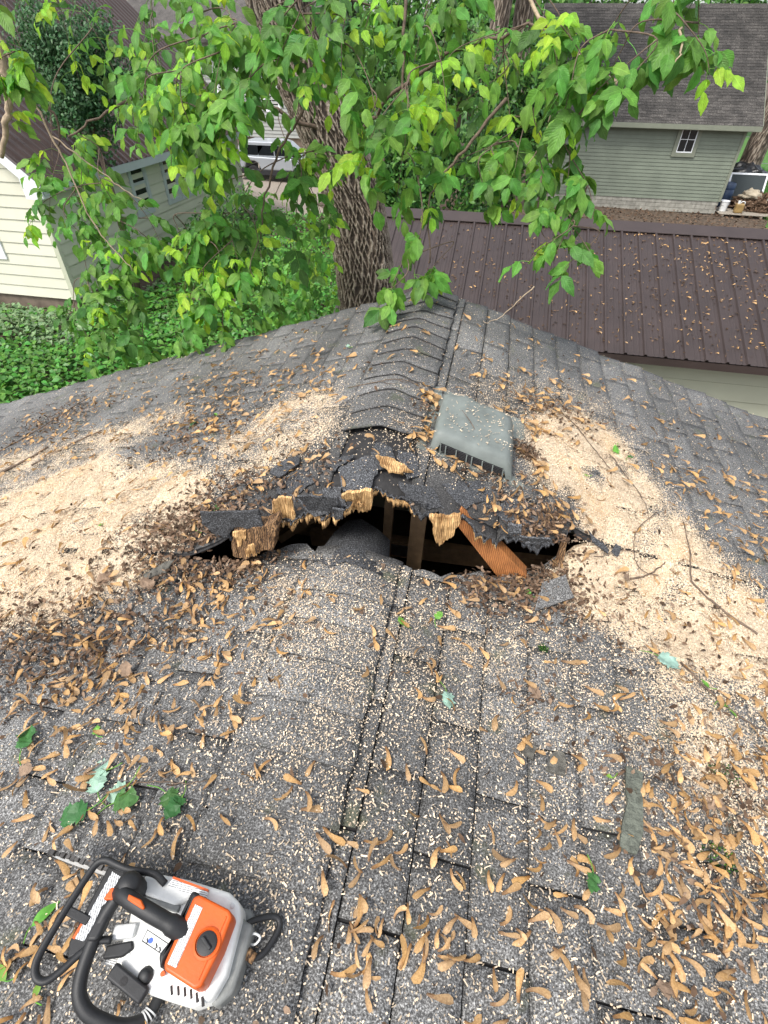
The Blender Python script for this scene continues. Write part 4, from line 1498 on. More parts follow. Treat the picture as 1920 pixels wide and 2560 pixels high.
wood_piece([(-.692, 3.854), (-.638, 3.868), (-.605, 3.883), (-.546, 3.914), (-.544, 3.875), (-.565, 3.803), (-.621, 3.775), (-.668, 3.737), (-.704, 3.746), (-.706, 3.8)], 1.075, .1, 'rotten_wood', .05, .006, 'rotten_board', 2)
wood_piece([(-.69, 3.855), (-.645, 3.868), (-.648, 3.84), (-.665, 3.83), (-.672, 3.80), (-.69, 3.82)], 1.066, .1, 'split_wood', .006, .003)
wood_piece([(-.655, 3.80), (-.628, 3.815), (-.61, 3.79), (-.63, 3.765), (-.66, 3.755)], 1.062, .1, 'split_wood', .006, .005)
# a ragged lip of broken sheathing all along the far edge
def ragged_lip(x0, x1, top_off, drop, jag, mat, th, dy, name, seed):
    n_ = int((x1 - x0) / .0035)
    V, F_ = [], []
    for i in range(n_ + 1):
        x = x0 + (x1 - x0) * i / n_
        y = y_far(x) + dy
        zt = float(surf(x, y + .01, 'far')) - top_off
        e_ = min(1, 6 * min(i, n_ - i) / n_)
        b_ = drop * (.55 + .7 * mnoise.noise(Vector((x * 14, seed, 0)))) + jag * abs(mnoise.noise(Vector((x * 120, seed, 2)))) * 2 + (jag * 1.6 * random.random() if random.random() < .25 else 0)
        b_ = max(.002, b_ * e_)
        lean = .006 * mnoise.noise(Vector((x * 30, seed, 5)))
        V += [(x, y + .004, zt), (x, y - .004 + lean * .5, zt - b_ * .5), (x + random.gauss(0, .0015), y - .002 + lean, zt - b_), (x, y + th, zt), (x, y + th * .8 + lean, zt - b_ * .8)]
    for i in range(n_):
        a, b = i * 5, i * 5 + 5
        F_ += [(a, a + 1, b + 1, b), (a + 1, a + 2, b + 2, b + 1), (a + 2, a + 4, b + 4, b + 2), (a + 4, a + 3, b + 3, b + 4)]
    return mesh_np(name, V, F_, M[mat], garage, False)


for k_, (a, b, dr) in enumerate(((-.60, -.49, .050), (-.505, -.30, .042), (-.31, -.255, .05), (-.25, -.13, .034), (-.10, .02, .034), (.05, .16, .020))):
    ragged_lip(a, b, .008, dr, .007, 'split_wood', .012, -.004, 'splintered_edge', k_ * 3.7)
for k_, (a, b, dr) in enumerate(((-.74, -.59, .040), (-.56, -.33, .009), (-.27, -.13, .008), (-.13, -.08, .022), (-.12, .12, .022), (.08, .40, .020))):
    ragged_lip(a, b, -.004, dr, .0012, 'dark_shingle', .006, -.008, 'torn_shingle_lip', 20 + k_ * 5.1)
# torn shingles bent down over the edge


def torn_shingle(poly, y, lean, th=.005, amp=.003, mat='dark_shingle', name='torn_shingle'):
    return wood_piece(poly, y, lean, mat, th, amp, name, 2)


torn_shingle([(.195, 3.895), (.287, 3.910), (.295, 3.885), (.261, 3.868), (.219, 3.866), (.195, 3.88)], 1.185, -.2)
torn_shingle([(.155, 3.935), (.193, 3.937), (.199, 3.9), (.165, 3.889)], 1.19, -.15)
torn_shingle([(-.49, 3.975), (-.36, 3.99), (-.355, 3.92), (-.375, 3.895), (-.42, 3.88), (-.46, 3.885)], 1.14, -.25)
torn_shingle([(-.375, 3.96), (-.345, 3.955), (-.348, 3.91), (-.372, 3.90)], 1.128, -.2)
torn_shingle([(-.80, 3.90), (-.60, 3.945), (-.588, 3.89), (-.63, 3.875), (-.69, 3.865), (-.72, 3.825), (-.76, 3.83), (-.80, 3.86)], 1.085, .15)
torn_shingle([(-.14, 3.945), (-.10, 3.94), (-.098, 3.905), (-.135, 3.902)], 1.235, -.1)

# the bent ridge cap poking up into the hole from the near side
apx = [(-.462, 1.10, 3.706), (-.440, 1.19, 3.712), (-.420, 1.262, 3.722), (-.378, 1.297, 3.754), (-.330, 1.304, 3.766), (-.268, 1.290, 3.742), (-.220, 1.276, 3.710), (-.196, 1.12, 3.704)]
V, F_ = [], []
for a, b, c_ in apx:
    V.append((a, b, c_))
for a, b, c_ in apx:
    V.append((a * .96 + XR * .04, 1.06 + .015 * math.sin(a * 70), float(surf(a, 1.06, 'near')) + .022))
n_ = len(apx)
V += [(x, y, z - .006) for x, y, z in V]
F_ += [(i, n_ + i, n_ + i + 1, i + 1) for i in range(n_ - 1)] + [(2 * n_ + i, 2 * n_ + i + 1, 3 * n_ + i + 1, 3 * n_ + i) for i in range(n_ - 1)]
F_ += [(i, i + 1, 2 * n_ + i + 1, 2 * n_ + i) for i in range(n_ - 1)]
mesh_np('bent_ridge_cap', V, F_, M['dark_shingle'], garage, False)
garage.children[-1]['label'] = 'dark ridge cap bent up into the hole'

# ---- grey plastic roof vent on the right slope
vx0, vx1, vy0, vy1 = -.125, .170, 1.475, 1.84
V, F_ = [], []
nu, nv = 16, 20
hv = .080


def vent_pt(a, b):
    """a across 0..1, b along 0 (front, towards the viewer) .. 1"""
    x = vx0 + (vx1 - vx0) * a
    yy = vy0 + (vy1 - vy0) * b + .045 * (a - .5) * 0 
    ea = min(a, 1 - a)
    side = min(1.0, ea / .10)
    h = math.sin(side * math.pi / 2) ** .7
    back = min(1.0, (1 - b) / .34)
    back = math.sin(back * math.pi / 2)
    front = min(1.0, (b + .06) / .14)
    crown = 1 + .22 * math.exp(-((a - .34) / .09) ** 2) * (b > .0) * min(1, b * 2)
    return x, yy, float(surf(x, yy, 'far')) + .006 + hv * h * (.12 + .88 * back) * (.78 + .22 * math.sin(front * math.pi / 2)) * crown


for i in range(nu + 1):
    for j in range(nv + 1):
        V.append(vent_pt(i / nu, j / nv))
w_ = nv + 1
for i in range(nu):
    for j in range(nv):
        a = i * w_ + j
        F_.append((a, a + w_, a + w_ + 1, a + 1))
k = len(V)
for i in range(nu + 1):
    x, yy, z = V[i * w_]
    zr = float(surf(x, yy, 'far'))
    V.append((x, yy - .004, zr + .012 + (z - zr) * .42 if 1 < i < nu - 1 else zr))
for i in range(nu):
    F_.append((i * w_, k + i, k + i + 1, (i + 1) * w_))
vent = mesh_np('roof_vent', V, F_, M['vent'], garage, True)
vent['label'] = 'weathered grey plastic roof vent with slotted front'
fl = MB()
fp = [(x, y, float(surf(x, y, 'far')) + .011) for x, y in ((vx0 - .045, vy0 - .02), (vx1 + .045, vy0 - .02), (vx1 + .045, vy1 + .05), (vx0 - .045, vy1 + .05))]
fl.add(fp + [(x, y, z - .006) for x, y, z in fp], [(0, 1, 2, 3), (0, 4, 5, 1), (1, 5, 6, 2), (2, 6, 7, 3), (3, 7, 4, 0)])
fl.build('flange', M['vent'], vent)
gr = MB()
for i in range(2, nu - 2):
    pass
for r_ in range(5):
    t = .05 + r_ * .082
    pts = []
    for i in range(2, nu - 1):
        x, yy, z = V[i * w_]
        zr = float(surf(x, yy, 'far'))
        pts.append((x, yy - .006, zr + .012 + (z - zr) * (.02 + t * .95)))
    gr.tube(pts, .0022, 4)
gr.build('grille_slats', M['vent_dark'], vent)
gb = MB()
for i in np.linspace(2, nu - 2, 8):
    i0 = int(i)
    x, yy, z = V[i0 * w_]
    zr = float(surf(x, yy, 'far'))
    gb.beam((x, yy - .010, zr + .006), (x, yy - .010, zr + .012 + (z - zr) * .42), .004, .004, (0, 1, 0))
gb.build('grille_bars', M['vent'], vent)
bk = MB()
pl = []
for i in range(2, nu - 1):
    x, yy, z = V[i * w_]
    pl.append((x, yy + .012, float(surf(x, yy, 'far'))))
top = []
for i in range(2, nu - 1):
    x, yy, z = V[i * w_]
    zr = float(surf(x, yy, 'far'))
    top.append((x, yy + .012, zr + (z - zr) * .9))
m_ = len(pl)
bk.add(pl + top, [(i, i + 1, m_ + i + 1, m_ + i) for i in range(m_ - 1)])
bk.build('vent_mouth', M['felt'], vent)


# ------------------------------------------------------------------ sawdust: chips thrown over the shingles
def roof_normals(x, y):
    h = .01
    zx = (surf(x + h, y) - surf(x - h, y)) / (2 * h)
    zy = (surf(x, y + h) - surf(x, y - h)) / (2 * h)
    zy = np.clip(zy, -.4, .4)
    n_ = np.stack([-zx, -zy, np.ones_like(zx)], 1)
    return n_ / np.linalg.norm(n_, axis=1)[:, None]


def in_gap(x, y, m=.012):
    yf_ = np.interp(x, GXS, GYF_)
    yn_ = np.interp(x, GXS, GYN_)
    return (y > yn_ - m) & (y < yf_ + m) & (x > -.95) & (x < .47)


GXS = np.linspace(-1.0, .5, 300)
GYF_ = np.array([y_far(x) for x in GXS])
GYN_ = np.array([y_near(x) for x in GXS])


def on_vent(x, y, m=.0):
    return (x > vx0 - m) & (x < vx1 + m) & (y > vy0 - m) & (y < vy1 + m)


def top_h(x, y):
    """height above the bare deck of what lies there (shingle or ridge cap thickness)"""
    x, y = np.asarray(x, float), np.asarray(y, float)
    h = np.full(np.broadcast(x, y).shape, .0105)
    for side, a, b, l_, w in CAPS:
        t = (y - a) / (b - a)
        on = (t >= 0) & (t <= 1) & (x > XR - .88 * w) & (x < XR + w)
        h = np.where(on, np.maximum(h, .0105 + l_ * (1 - t)), h)
    return h


def scatter(n_, fn, x0=-3.3, x1=2.1, y0=-.15, y1=2.92):
    x = rng.uniform(x0, x1, n_)
    y = rng.uniform(y0, y1, n_)
    k = rng.random(n_) < fn(x, y)
    k &= ~in_gap(x, y) & ~on_vent(x, y, .01)
    return x[k], y[k]


def chips(name, x, y, lmin, lmax, mat, h=.001, z=None):
    n_ = len(x)
    zc = (surf(x, y) + top_h(x, y) + h if z is None else z) + rng.uniform(0, .004, n_)
    Nn = roof_normals(x, y) if z is None else np.tile([0, -.1, 1.], (n_, 1))
    Nn = Nn + rng.normal(0, .35, (n_, 3))
    Nn /= np.linalg.norm(Nn, axis=1)[:, None]
    A = rnd_unit(n_)
    A -= Nn * np.sum(A * Nn, 1)[:, None]
    A /= np.linalg.norm(A, axis=1)[:, None]
    Bv = np.cross(Nn, A)
    l_ = rng.uniform(lmin, lmax, n_)[:, None] * (rng.random(n_)[:, None] ** .6 + .25)
    w_ = rng.uniform(.0007, .0018, n_)[:, None]
    c = np.stack([x, y, zc], 1)
    c = c + Bv * 0
    bend = rng.normal(0, .25, n_)[:, None]
    V = np.stack([c - A * l_ - Bv * w_, c - A * l_ + Bv * w_, c + Bv * (w_ + l_ * bend * .5) + Nn * l_ * .15, c - Bv * (w_ - l_ * bend * .5) + Nn * l_ * .15, c + A * l_ + Bv * w_, c + A * l_ - Bv * w_], 1).reshape(-1, 3)
    q = np.array([(0, 3, 2, 1), (3, 5, 4, 2)])
    F_ = (np.arange(n_)[:, None, None] * 6 + q[None]).reshape(-1, 4)
    return mesh_np(name, V, F_, mat, None, False, None, 'stuff')


def chip_fn(x, y):
    d_ = dens(x, y)
    near = np.clip(1.25 - .25 * np.hypot(x, y), .5, 1.0)
    return np.clip(d_ ** 1.5, 0, 1) * near


x, y = scatter(1500000, chip_fn)
chips('sawdust_chips', x, y, .0010, .0026, M['chip'])
# longer curls near the saw
x, y = scatter(7500, lambda x, y: np.clip(1.1 - .8 * np.hypot(x - .1, y - .4), 0, .6), -1, 1.2, -.1, 1.1)
chips('long_sawdust_curls', x, y, .0028, .0065, M['chip'], .0015)
# drifts where the shingles are buried
gx = np.arange(-3.2, 1.9, .014)
gy = np.arange(.4, 2.4, .014)
X, Y = np.meshgrid(gx, gy)
D_ = dens(X, Y).reshape(X.shape)
ok_ = (D_ > .84) & ~in_gap(X, Y, .03) & ~on_vent(X, Y, .04)
cell = ok_[:-1, :-1] & ok_[1:, :-1] & ok_[:-1, 1:] & ok_[1:, 1:]
Z = surf(X, Y) + .0075 + .0055 * np.clip((D_ - .84) / .16, 0, 1) + np.array([.0035 * mnoise.fractal(Vector((a * 14, b * 14, 0)), 1, 2, 4) for a, b in zip(X.ravel(), Y.ravel())]).reshape(X.shape)
idx = np.arange(X.size).reshape(X.shape)
F_ = np.stack([idx[:-1, :-1][cell], idx[:-1, 1:][cell], idx[1:, 1:][cell], idx[1:, :-1][cell]], 1)
used = np.unique(F_)
rem = np.full(X.size, -1)
rem[used] = np.arange(len(used))
mesh_np('sawdust_drift', np.stack([X.ravel(), Y.ravel(), Z.ravel()], 1)[used], rem[F_], M['sawdust'], None, True, None, 'stuff')
# specks on the vent cap
n_ = 210
a = rng.beta(1.6, 1.2, n_)
b = rng.uniform(.03, .95, n_)
P_ = np.array([vent_pt(i, j) for i, j in zip(a, b)])
chips('sawdust_on_vent', P_[:, 0], P_[:, 1], .0022, .005, M['chip'], 0, P_[:, 2] + .003)


# ------------------------------------------------------------------ maple seeds (samaras)
def samara_mesh(curve, width, L_=.047, twist=.3, n=7):
    V, F_ = [], []
    ang, p = 0.0, Vector((0, 0, 0))
    for i in range(n):
        t = i / (n - 1)
        wv = .0046 if i == 0 else (.0066 if i == 1 else (.0036 + (width * 1.32 - .0036) * math.sin(min(1, (t - .15) / .85) * math.pi * .62) ** 1.1))
        if i == n - 1:
            wv *= .55
        d = Vector((math.cos(ang), math.sin(ang), 0))
        s = Vector((-d.y, d.x, 0))
        lift = .004 * math.sin(t * math.pi) + .0035 * t
        h = .0035 if i < 2 else .0008
        tw = twist * t * wv
        V += [tuple(p - s * wv * .35 + Vector((0, 0, lift))), tuple(p + Vector((0, 0, lift + h))), tuple(p + s * wv * .65 + Vector((0, 0, lift + tw)))]
        p = p + d * (L_ / (n - 1))
        ang += curve / (n - 1)
    for i in range(n - 1):
        a, b = i * 3, i * 3 + 3
        F_ += [(a, b, b + 1, a + 1), (a + 1, b + 1, b + 2, a + 2)]
    return np.array(V), np.array(F_)


SAM = [samara_mesh(c, w_, l_, t) for c, w_, l_, t in ((.7, .0105, .050, .4), (-.6, .0095, .047, -.5), (1.3, .010, .052, .8), (.2, .0105, .045, .2), (-1.1, .0105, .051, .9), (.9, .0075, .054, 1.4), (1.9, .009, .050, -.9), (-.3, .0115, .042, .3), (.5, .006, .050, 2.2), (-1.7, .0085, .048, 1.3))]
SAM_T = np.repeat(np.linspace(0, 1, 7), 3).astype(np.float32)
SAM_S = np.tile([-1, 0, 1], 7).astype(np.float32)
SAM_ME = []
for v_, f_ in SAM:
    m = bpy.data.meshes.new('maple_seed')
    m.from_pydata(v_.tolist(), [], f_.tolist())
    m.materials.append(M['seed'])
    for an_, av_ in (('along', SAM_T), ('across', SAM_S)):
        m.attributes.new(an_, 'FLOAT', 'POINT').data.foreach_set('value', av_)
    m.polygons.foreach_set('use_smooth', [True] * len(f_))
    SAM_ME.append(m)

CLUST = [  # x, y, spread, count
    (-.95, .60, .17, 100), (-.75, .78, .13, 55), (-1.1, .72, .14, 70), (-.8, .38, .13, 60), (-.62, .25, .08, 22), (-.68, .06, .06, 26), (-.60, -.02, .05, 10), (-.45, .01, .03, 7),
    (.62, .45, .12, 80), (.72, .62, .13, 75), (.55, .30, .09, 50), (.85, .82, .10, 45), (.78, .45, .10, 60), (.07, .22, .05, 22), (-.06, .17, .04, 15), (.18, .15, .05, 12), (.30, .33, .07, 18),
    (.25, .55, .22, 40), (.05, .45, .16, 26), (.10, .80, .2, 24), (.42, .75, .15, 24), (-.02, .30, .1, 12), (-.58, .52, .10, 34), (-.72, .95, .10, 46), (-.5, .85, .12, 22), (-.42, .35, .1, 8),
    (-1.1, 1.95, .20, 120), (-1.6, 2.12, .26, 90), (-2.35, 2.25, .25, 130), (-.9, 2.3, .26, 60), (-.72, 1.95, .12, 46), (-1.3, 2.55, .35, 60), (-.6, 2.5, .3, 24), (-1.9, 1.75, .25, 60), (-1.05, 1.62, .12, 45),
    (-.17, 1.78, .035, 26), (-.14, 1.52, .045, 36), (.03, 1.50, .05, 30), (.12, 2.08, .09, 34), (.36, 2.05, .11, 60), (.25, 1.62, .03, 16), (.26, 1.85, .03, 14),
    (.92, 1.9, .13, 46), (1.15, 1.72, .17, 90), (.7, 2.5, .35, 60), (1.4, 2.2, .3, 50), (1.12, 1.4, .14, 50), (.05, 2.5, .25, 30), (.95, 1.15, .15, 40), (.7, 1.0, .2, 26),
    (.22, 1.30, .09, 55), (.32, 1.42, .06, 30), (-.82, 1.14, .09, 50), (-.6, 1.35, .12, 40), (-.15, 1.02, .15, 18), (.14, 1.17, .10, 40), (-.8, 1.5, .15, 40), (-1.3, 1.2, .3, 60), (-1.5, .9, .25, 40), (.6, 1.4, .2, 18)]
sx, sy = [], []
for cx_, cy_, s_, k_ in CLUST:
    sx.append(rng.normal(cx_, s_, k_))
    sy.append(rng.normal(cy_, s_, k_))
sx, sy = np.concatenate(sx), np.concatenate(sy)
k = (sy < 2.9) & (sy > -.2) & (sx > -3.4) & (sx < 2.2) & ~in_gap(sx, sy, .02) & ~on_vent(sx, sy, .005)
k &= ~((sx > -.51) & (sx < -.25) & (sy > .015) & (sy < .2))
sx, sy = sx[k], sy[k]
sz = surf(sx, sy) + top_h(sx, sy) + .002 + rng.uniform(0, .010, len(sx)) * (rng.random(len(sx)) < .6)
sN = roof_normals(sx, sy)
dist = np.sqrt(sx ** 2 + sy ** 2 + (sz - CAM_H) ** 2)
cm = np.array(cam.matrix_world.to_3x3())
rel = np.stack([sx, sy, sz - CAM_H], 1) @ cm
vis = (rel[:, 2] < -.1) & (np.abs(rel[:, 0] / rel[:, 2]) < .74) & (np.abs(rel[:, 1] / rel[:, 2]) < .99)
order = np.lexsort((dist, ~vis))
ZONES = [(lambda x, y: y > 1.3, 'dry tan maple seed lying on the roof beyond the hole', 'maple seeds beyond the hole'),
         (lambda x, y: x < -.2 and y < .3, 'dry tan maple seed lying around the orange and white chainsaw', 'maple seeds around the chainsaw'),
         (lambda x, y: x < -.52, 'dry tan maple seed lying in the drifts on the left slope above the chainsaw', 'maple seeds on the near left slope'),
         (lambda x, y: x > .46, 'dry tan maple seed lying in the heap at the lower right of the roof', 'maple seeds at the lower right'),
         (lambda x, y: y > .85, 'dry tan maple seed lying just below the near edge of the hole', 'maple seeds below the hole'),
         (lambda x, y: True, 'dry tan maple seed lying on the speckled shingles right of the chainsaw', 'maple seeds right of the chainsaw')]


def frame(nv, yaw, tilt=.2):
    nv = Vector(nv) + Vector((random.gauss(0, tilt), random.gauss(0, tilt), 0))
    nv.normalize()
    a = Vector((math.cos(yaw), math.sin(yaw), 0))
    a = (a - nv * a.dot(nv)).normalized()
    b = nv.cross(a)
    return Matrix(((a.x, b.x, nv.x), (a.y, b.y, nv.y), (a.z, b.z, nv.z)))


big_V, big_F, boff = [], [], 0
for rank, i in enumerate(order):
    yaw = random.gauss(-1.2, .9) if random.random() < .7 else random.uniform(0, 6.28)
    Rm = frame(sN[i], yaw)
    sc = random.uniform(.62, 1.12)
    q = random.randrange(len(SAM))
    if rank < 300:
        o_ = bpy.data.objects.new('maple_seed', SAM_ME[q])
        COL.objects.link(o_)
        mw = Rm.to_4x4()
        o_.matrix_world = Matrix.Translation((sx[i], sy[i], sz[i])) @ mw @ Matrix.Scale(sc, 4)
        for fn, lb, gp_ in ZONES:
            if fn(sx[i], sy[i]):
                tag(o_, lb, 'seed', gp_)
                break
    else:
        V = (SAM[q][0] * sc) @ np.array(Rm).T + [sx[i], sy[i], sz[i]]
        big_V.append(V)
        big_F.append(SAM[q][1] + boff)
        boff += len(V)
# seeds blown onto the steel roof of the outbuilding
for _ in range(680):
    x_ = random.choice([random.gauss(3.3, .9), random.uniform(-.6, 6.5)])
    t = random.random() ** .8
    y_ = EY + t * (RY - EY)
    z_ = EZ + t * (RZ - EZ) + .02
    if x_ < -1.6:
        continue
    q = random.randrange(len(SAM))
    Rm = frame((0, -.35, 1), random.uniform(0, 6.28))
    V = (SAM[q][0] * random.uniform(.7, 1.15)) @ np.array(Rm).T + [x_, y_, z_]
    big_V.append(V)
    big_F.append(SAM[q][1] + boff)
    boff += len(V)
mesh_np('maple_seed_litter', np.vstack(big_V), np.vstack(big_F), M['seed'], None, True, {'along': np.tile(SAM_T, len(big_V)), 'across': np.tile(SAM_S, len(big_V))}, 'stuff')

# crumbled brown leaf litter
LIT = [(-.84, 1.10, .09, 700), (-.70, 1.06, .06, 450), (-.95, 1.03, .10, 500), (-.8, 1.20, .10, 350), (.24, 1.30, .06, 260), (.33, 1.36, .06, 420), (.15, 1.14, .08, 420), (.32, 1.20, .07, 450), (.22, 1.66, .03, 200), (.10, 1.46, .06, 120),
       (-1.25, .70, .16, 700), (-1.05, .66, .10, 300), (-.9, .8, .12, 200), (-1.15, 1.72, .15, 350), (-2.5, 2.3, .2, 500), (.78, .68, .1, 180), (.7, .42, .12, 150), (.62, .62, .1, 90), (.37, 2.05, .12, 250), (.45, 1.18, .1, 160), (.28, .78, .05, 40), (-.55, 1.3, .1, 160), (-.12, 1.68, .05, 120), (.8, 1.15, .15, 100), (-.55, .9, .2, 90), (.42, .66, .05, 40)]
lx = np.concatenate([rng.normal(a, s_, k_) for a, b, s_, k_ in LIT])
ly = np.concatenate([rng.normal(b, s_ * .8, k_) for a, b, s_, k_ in LIT])
ex = rng.uniform(-2.5, 1.6, 600)
ey = rng.uniform(-.1, 2.8, 600)
lx, ly = np.concatenate([lx, ex]), np.concatenate([ly, ey])
k = (ly < 2.9) & ~in_gap(lx, ly, .0) & ~on_vent(lx, ly, .0)
lx, ly = lx[k], ly[k]
n_ = len(lx)
lN = roof_normals(lx, ly)
leaf_cloud('leaf_litter', np.stack([lx, ly, surf(lx, ly) + top_h(lx, ly) + .002 + rng.uniform(0, .014, n_)], 1), rnd_unit(n_) * [1, 1, .3], lN + rng.normal(0, .5, (n_, 3)), rng.uniform(.006, .024, n_), rng.uniform(.004, .013, n_), [M['litter'], M['dry_leaf']], None, 'stuff', .35, (rng.random(n_) < .18).astype(np.int32), (0, .5, 1), (.5, 1, .25))
# dark grit on the steel roof
n_ = 1300
mx_ = rng.uniform(-.9, 6.5, n_)
t_ = rng.beta(1.2, 1.4, n_)
leaf_cloud('grit_on_steel_roof', np.stack([mx_, EY + t_ * (RY - EY), EZ + t_ * (RZ - EZ) + .016], 1), rnd_unit(n_) * [1, 1, .2], np.tile([0, -.35, 1.], (n_, 1)) + rng.normal(0, .3, (n_, 3)), rng.uniform(.015, .045, n_), .022, [M['litter']], None, 'stuff', .2, None, (0, .5, 1), (.5, 1, .25))


# ------------------------------------------------------------------ fresh green leaves dropped on the roof
def lobed_leaf(mat, size, pale=None, fold=.12):
    """silver maple leaf: five toothed lobes"""
    pts = [(0, 0), (.10, .10), (.30, .04), (.27, .13), (.44, .22), (.33, .27), (.36, .34), (.22, .34), (.30, .48), (.46, .62), (.33, .62), (.32, .72), (.18, .60), (.12, .68), (.17, .86), (.07, .84), (0, 1.0)]
    out = pts + [(-x, y) for x, y in pts[-2:0:-1]]
    bm = bmesh.new()
    vs = [bm.verts.new((a * size, b * size, 0)) for a, b in out]
    f_ = bm.faces.new(vs)
    bmesh.ops.triangulate(bm, faces=[f_])
    bmesh.ops.subdivide_edges(bm, edges=bm.edges[:], cuts=1)
    bmesh.ops.triangulate(bm, faces=bm.faces[:])
    k = random.uniform(0, 9)
    for v in bm.verts:
        v.co.z = fold * abs(v.co.x) + .16 * size * mnoise.noise(Vector((v.co.x, v.co.y, k)) * (3 / size)) + .003
    me = bpy.data.meshes.new('leaf_blade')
    bm.to_mesh(me)
    bm.free()
    me.materials.append(M[mat])
    return me


def drop_leaf(name, label, x, y, yaw, size, mat, stalk=.6, tilt=.15, lobed=True, h=.016, stalk_mat='bright_leaf'):
    z = float(surf(x, y) + top_h(x, y)) + h - .0105
    nv = roof_normals(np.array([x]), np.array([y]))[0]
    Rm = frame(nv, yaw, tilt)
    t = thing(name, label, 'leaf', (x, y, z))
    me = lobed_leaf(mat, size) if lobed else oval_leaf_mesh(mat, size)
    b = bpy.data.objects.new('blade', me)
    COL.objects.link(b)
    b.parent = t
    b.rotation_euler = Rm.to_euler()
    d = Rm @ Vector((0, 1, 0))
    sd_ = Rm @ Vector((1, 0, 0))
    p = Vector((x, y, z + .002))
    if stalk:
        mb = MB().tube(smooth_path([p, p - d * size * stalk * .5 + sd_ * .006, p - d * size * stalk + sd_ * .02], 4), [.0012] * 9, 5)
        mb.build('stalk', M[stalk_mat], t, True)
    return t


def oval_leaf_mesh(mat, size, w=.5, n=7):
    V, F_ = [], []
    for i in range(n):
        t = i / (n - 1)
        ww = w * size * (.03 + math.sin(math.pi * t ** .85) * .5 * (1 - .25 * t))
        z = -.12 * size * (t - .3) ** 2
        V += [(-ww, t * size, z + ww * .25), (0, t * size, z), (ww, t * size, z + ww * .25)]
    for i in range(n - 1):
        a, b = i * 3, i * 3 + 3
        F_ += [(a, a + 1, b + 1, b), (a + 1, a + 2, b + 2, b + 1)]
    m = bpy.data.meshes.new('leaf_blade')
    m.from_pydata(V, [], F_)
    m.materials.append(M[mat])
    m.polygons.foreach_set('use_smooth', [True] * len(F_))
    return m


LEAVES = [('green three lobed leaf lying on the bright sawdust right of the vent', .615, 1.935, 2.6, .052, 'bright_leaf', True),
          ('small torn green leaf on the sawdust just below the lobed leaf', .655, 1.90, -1.2, .026, 'maple_leaf', True),
          ('small round green leaf on the sawdust left of the bare shingle', .463, 1.665, 1.0, .022, 'bright_leaf', False),
          ('pale blue green maple leaf lying face down at the right side of the roof', .655, 1.02, -2.2, .066, 'silver_leaf', True),
          ('pale blue green maple leaf lying face down on the middle of the near roof', .04, .735, 3.4, .048, 'silver_leaf', True),
          ('deep green leaf with long yellow stalk lying near the lower right heap', .405, .405, 2.9, .042, 'maple_leaf', True),
          ('dark green maple leaf at the left edge of the roof among seeds', -1.0, .385, .3, .065, 'maple_leaf', True),
          ('pale backed leaf at the top of the leafy maple sprig', -.745, .375, 1.5, .06, 'silver_leaf', True),
          ('pale backed leaf in the middle of the leafy maple sprig', -.665, .345, 2.4, .066, 'silver_leaf', True),
          ('pale backed leaf at the left of the leafy maple sprig', -.735, .325, .6, .062, 'silver_leaf', True),
          ('dark green leaf under the pale leaves of the maple sprig', -.675, .31, -1.3, .066, 'maple_leaf', True),
          ('dark green leaf at the lower left of the maple sprig', -.735, .285, 2.0, .068, 'maple_leaf', True),
          ('broad dark green leaf at the right end of the maple sprig', -.56, .345, -2.1, .06, 'maple_leaf', True),
          ('narrow dark green leaf hanging off the right end of the sprig', -.515, .34, 3.0, .055, 'maple_leaf', True),
          ('bright green young leaf above the maple sprig', -.835, .455, .5, .026, 'bright_leaf', True),
          ('long light green leaf at the left of the chainsaw guard', -.71, .075, -.5, .055, 'bright_leaf', False),
          ('light green leaf lying flat in the lower left corner', -.70, -.005, 1.0, .035, 'bright_leaf', False),
          ('small light green leaf below the chainsaw guard', -.625, -.015, .2, .026, 'bright_leaf', False),
          ('uppermost of the three green leaflets lying at the right edge', .79, .955, .5, .03, 'bright_leaf', False),
          ('middle one of the three green leaflets at the right edge', .805, .915, -1.8, .034, 'bright_leaf', False),
          ('lowest of the three green leaflets at the right edge', .83, .905, -2.6, .034, 'bright_leaf', False),
          ('small green leaf on the litter right of the near hole edge', .27, 1.165, .4, .024, 'bright_leaf', True),
          ('shredded green leaf on the shingles below the hole', -.11, .90, .8, .028, 'bright_leaf', True),
          ('shredded green leaf right of the ridge cap seam', -.02, .965, -.6, .03, 'bright_leaf', True),
          ('tiny green leaf lying beside the bare patch in the lower right', .47, .62, 1.2, .022, 'bright_leaf', False),
          ('grey green leaf in the dark crease left of the hole', -.855, 1.105, .5, .036, 'silver_leaf', True),
          ('small dark green leaf in the crease left of the hole', -.80, 1.17, -.8, .03, 'maple_leaf', True),
          ('bright leaf fragment in the left hand sawdust field', -1.25, 1.12, .5, .02, 'bright_leaf', True),
          ('small green leaf among the seeds on the far left slope', -1.12, 1.83, .8, .03, 'bright_leaf', False),
          ('dark green leaf among the seeds on the far left slope', -1.22, 1.77, -.4, .036, 'maple_leaf', True),
          ('tiny pale leaf on the grey shingles far left of the ridge', -.62, 2.28, .4, .028, 'silver_leaf', True)]
for lb, x, y, yaw, s_, mt, lob in LEAVES:
    drop_leaf('fallen_leaf', lb, x, y, yaw, s_, mt, .7 if lob else .35, .18, lob)
o_ = drop_leaf('dry_leaf', 'curled dry brown leaf with a long stalk on the vent grille', .045, 1.53, 2.8, .03, 'dry_leaf', 0, .5, True, .05)
mb = MB().tube(smooth_path([(.045, 1.53, o_.location.z + .005), (.01, 1.575, o_.location.z + .055), (-.035, 1.635, o_.location.z + .075)], 4), .0013, 5)
mb.build('stalk', M['twig'], o_, True)
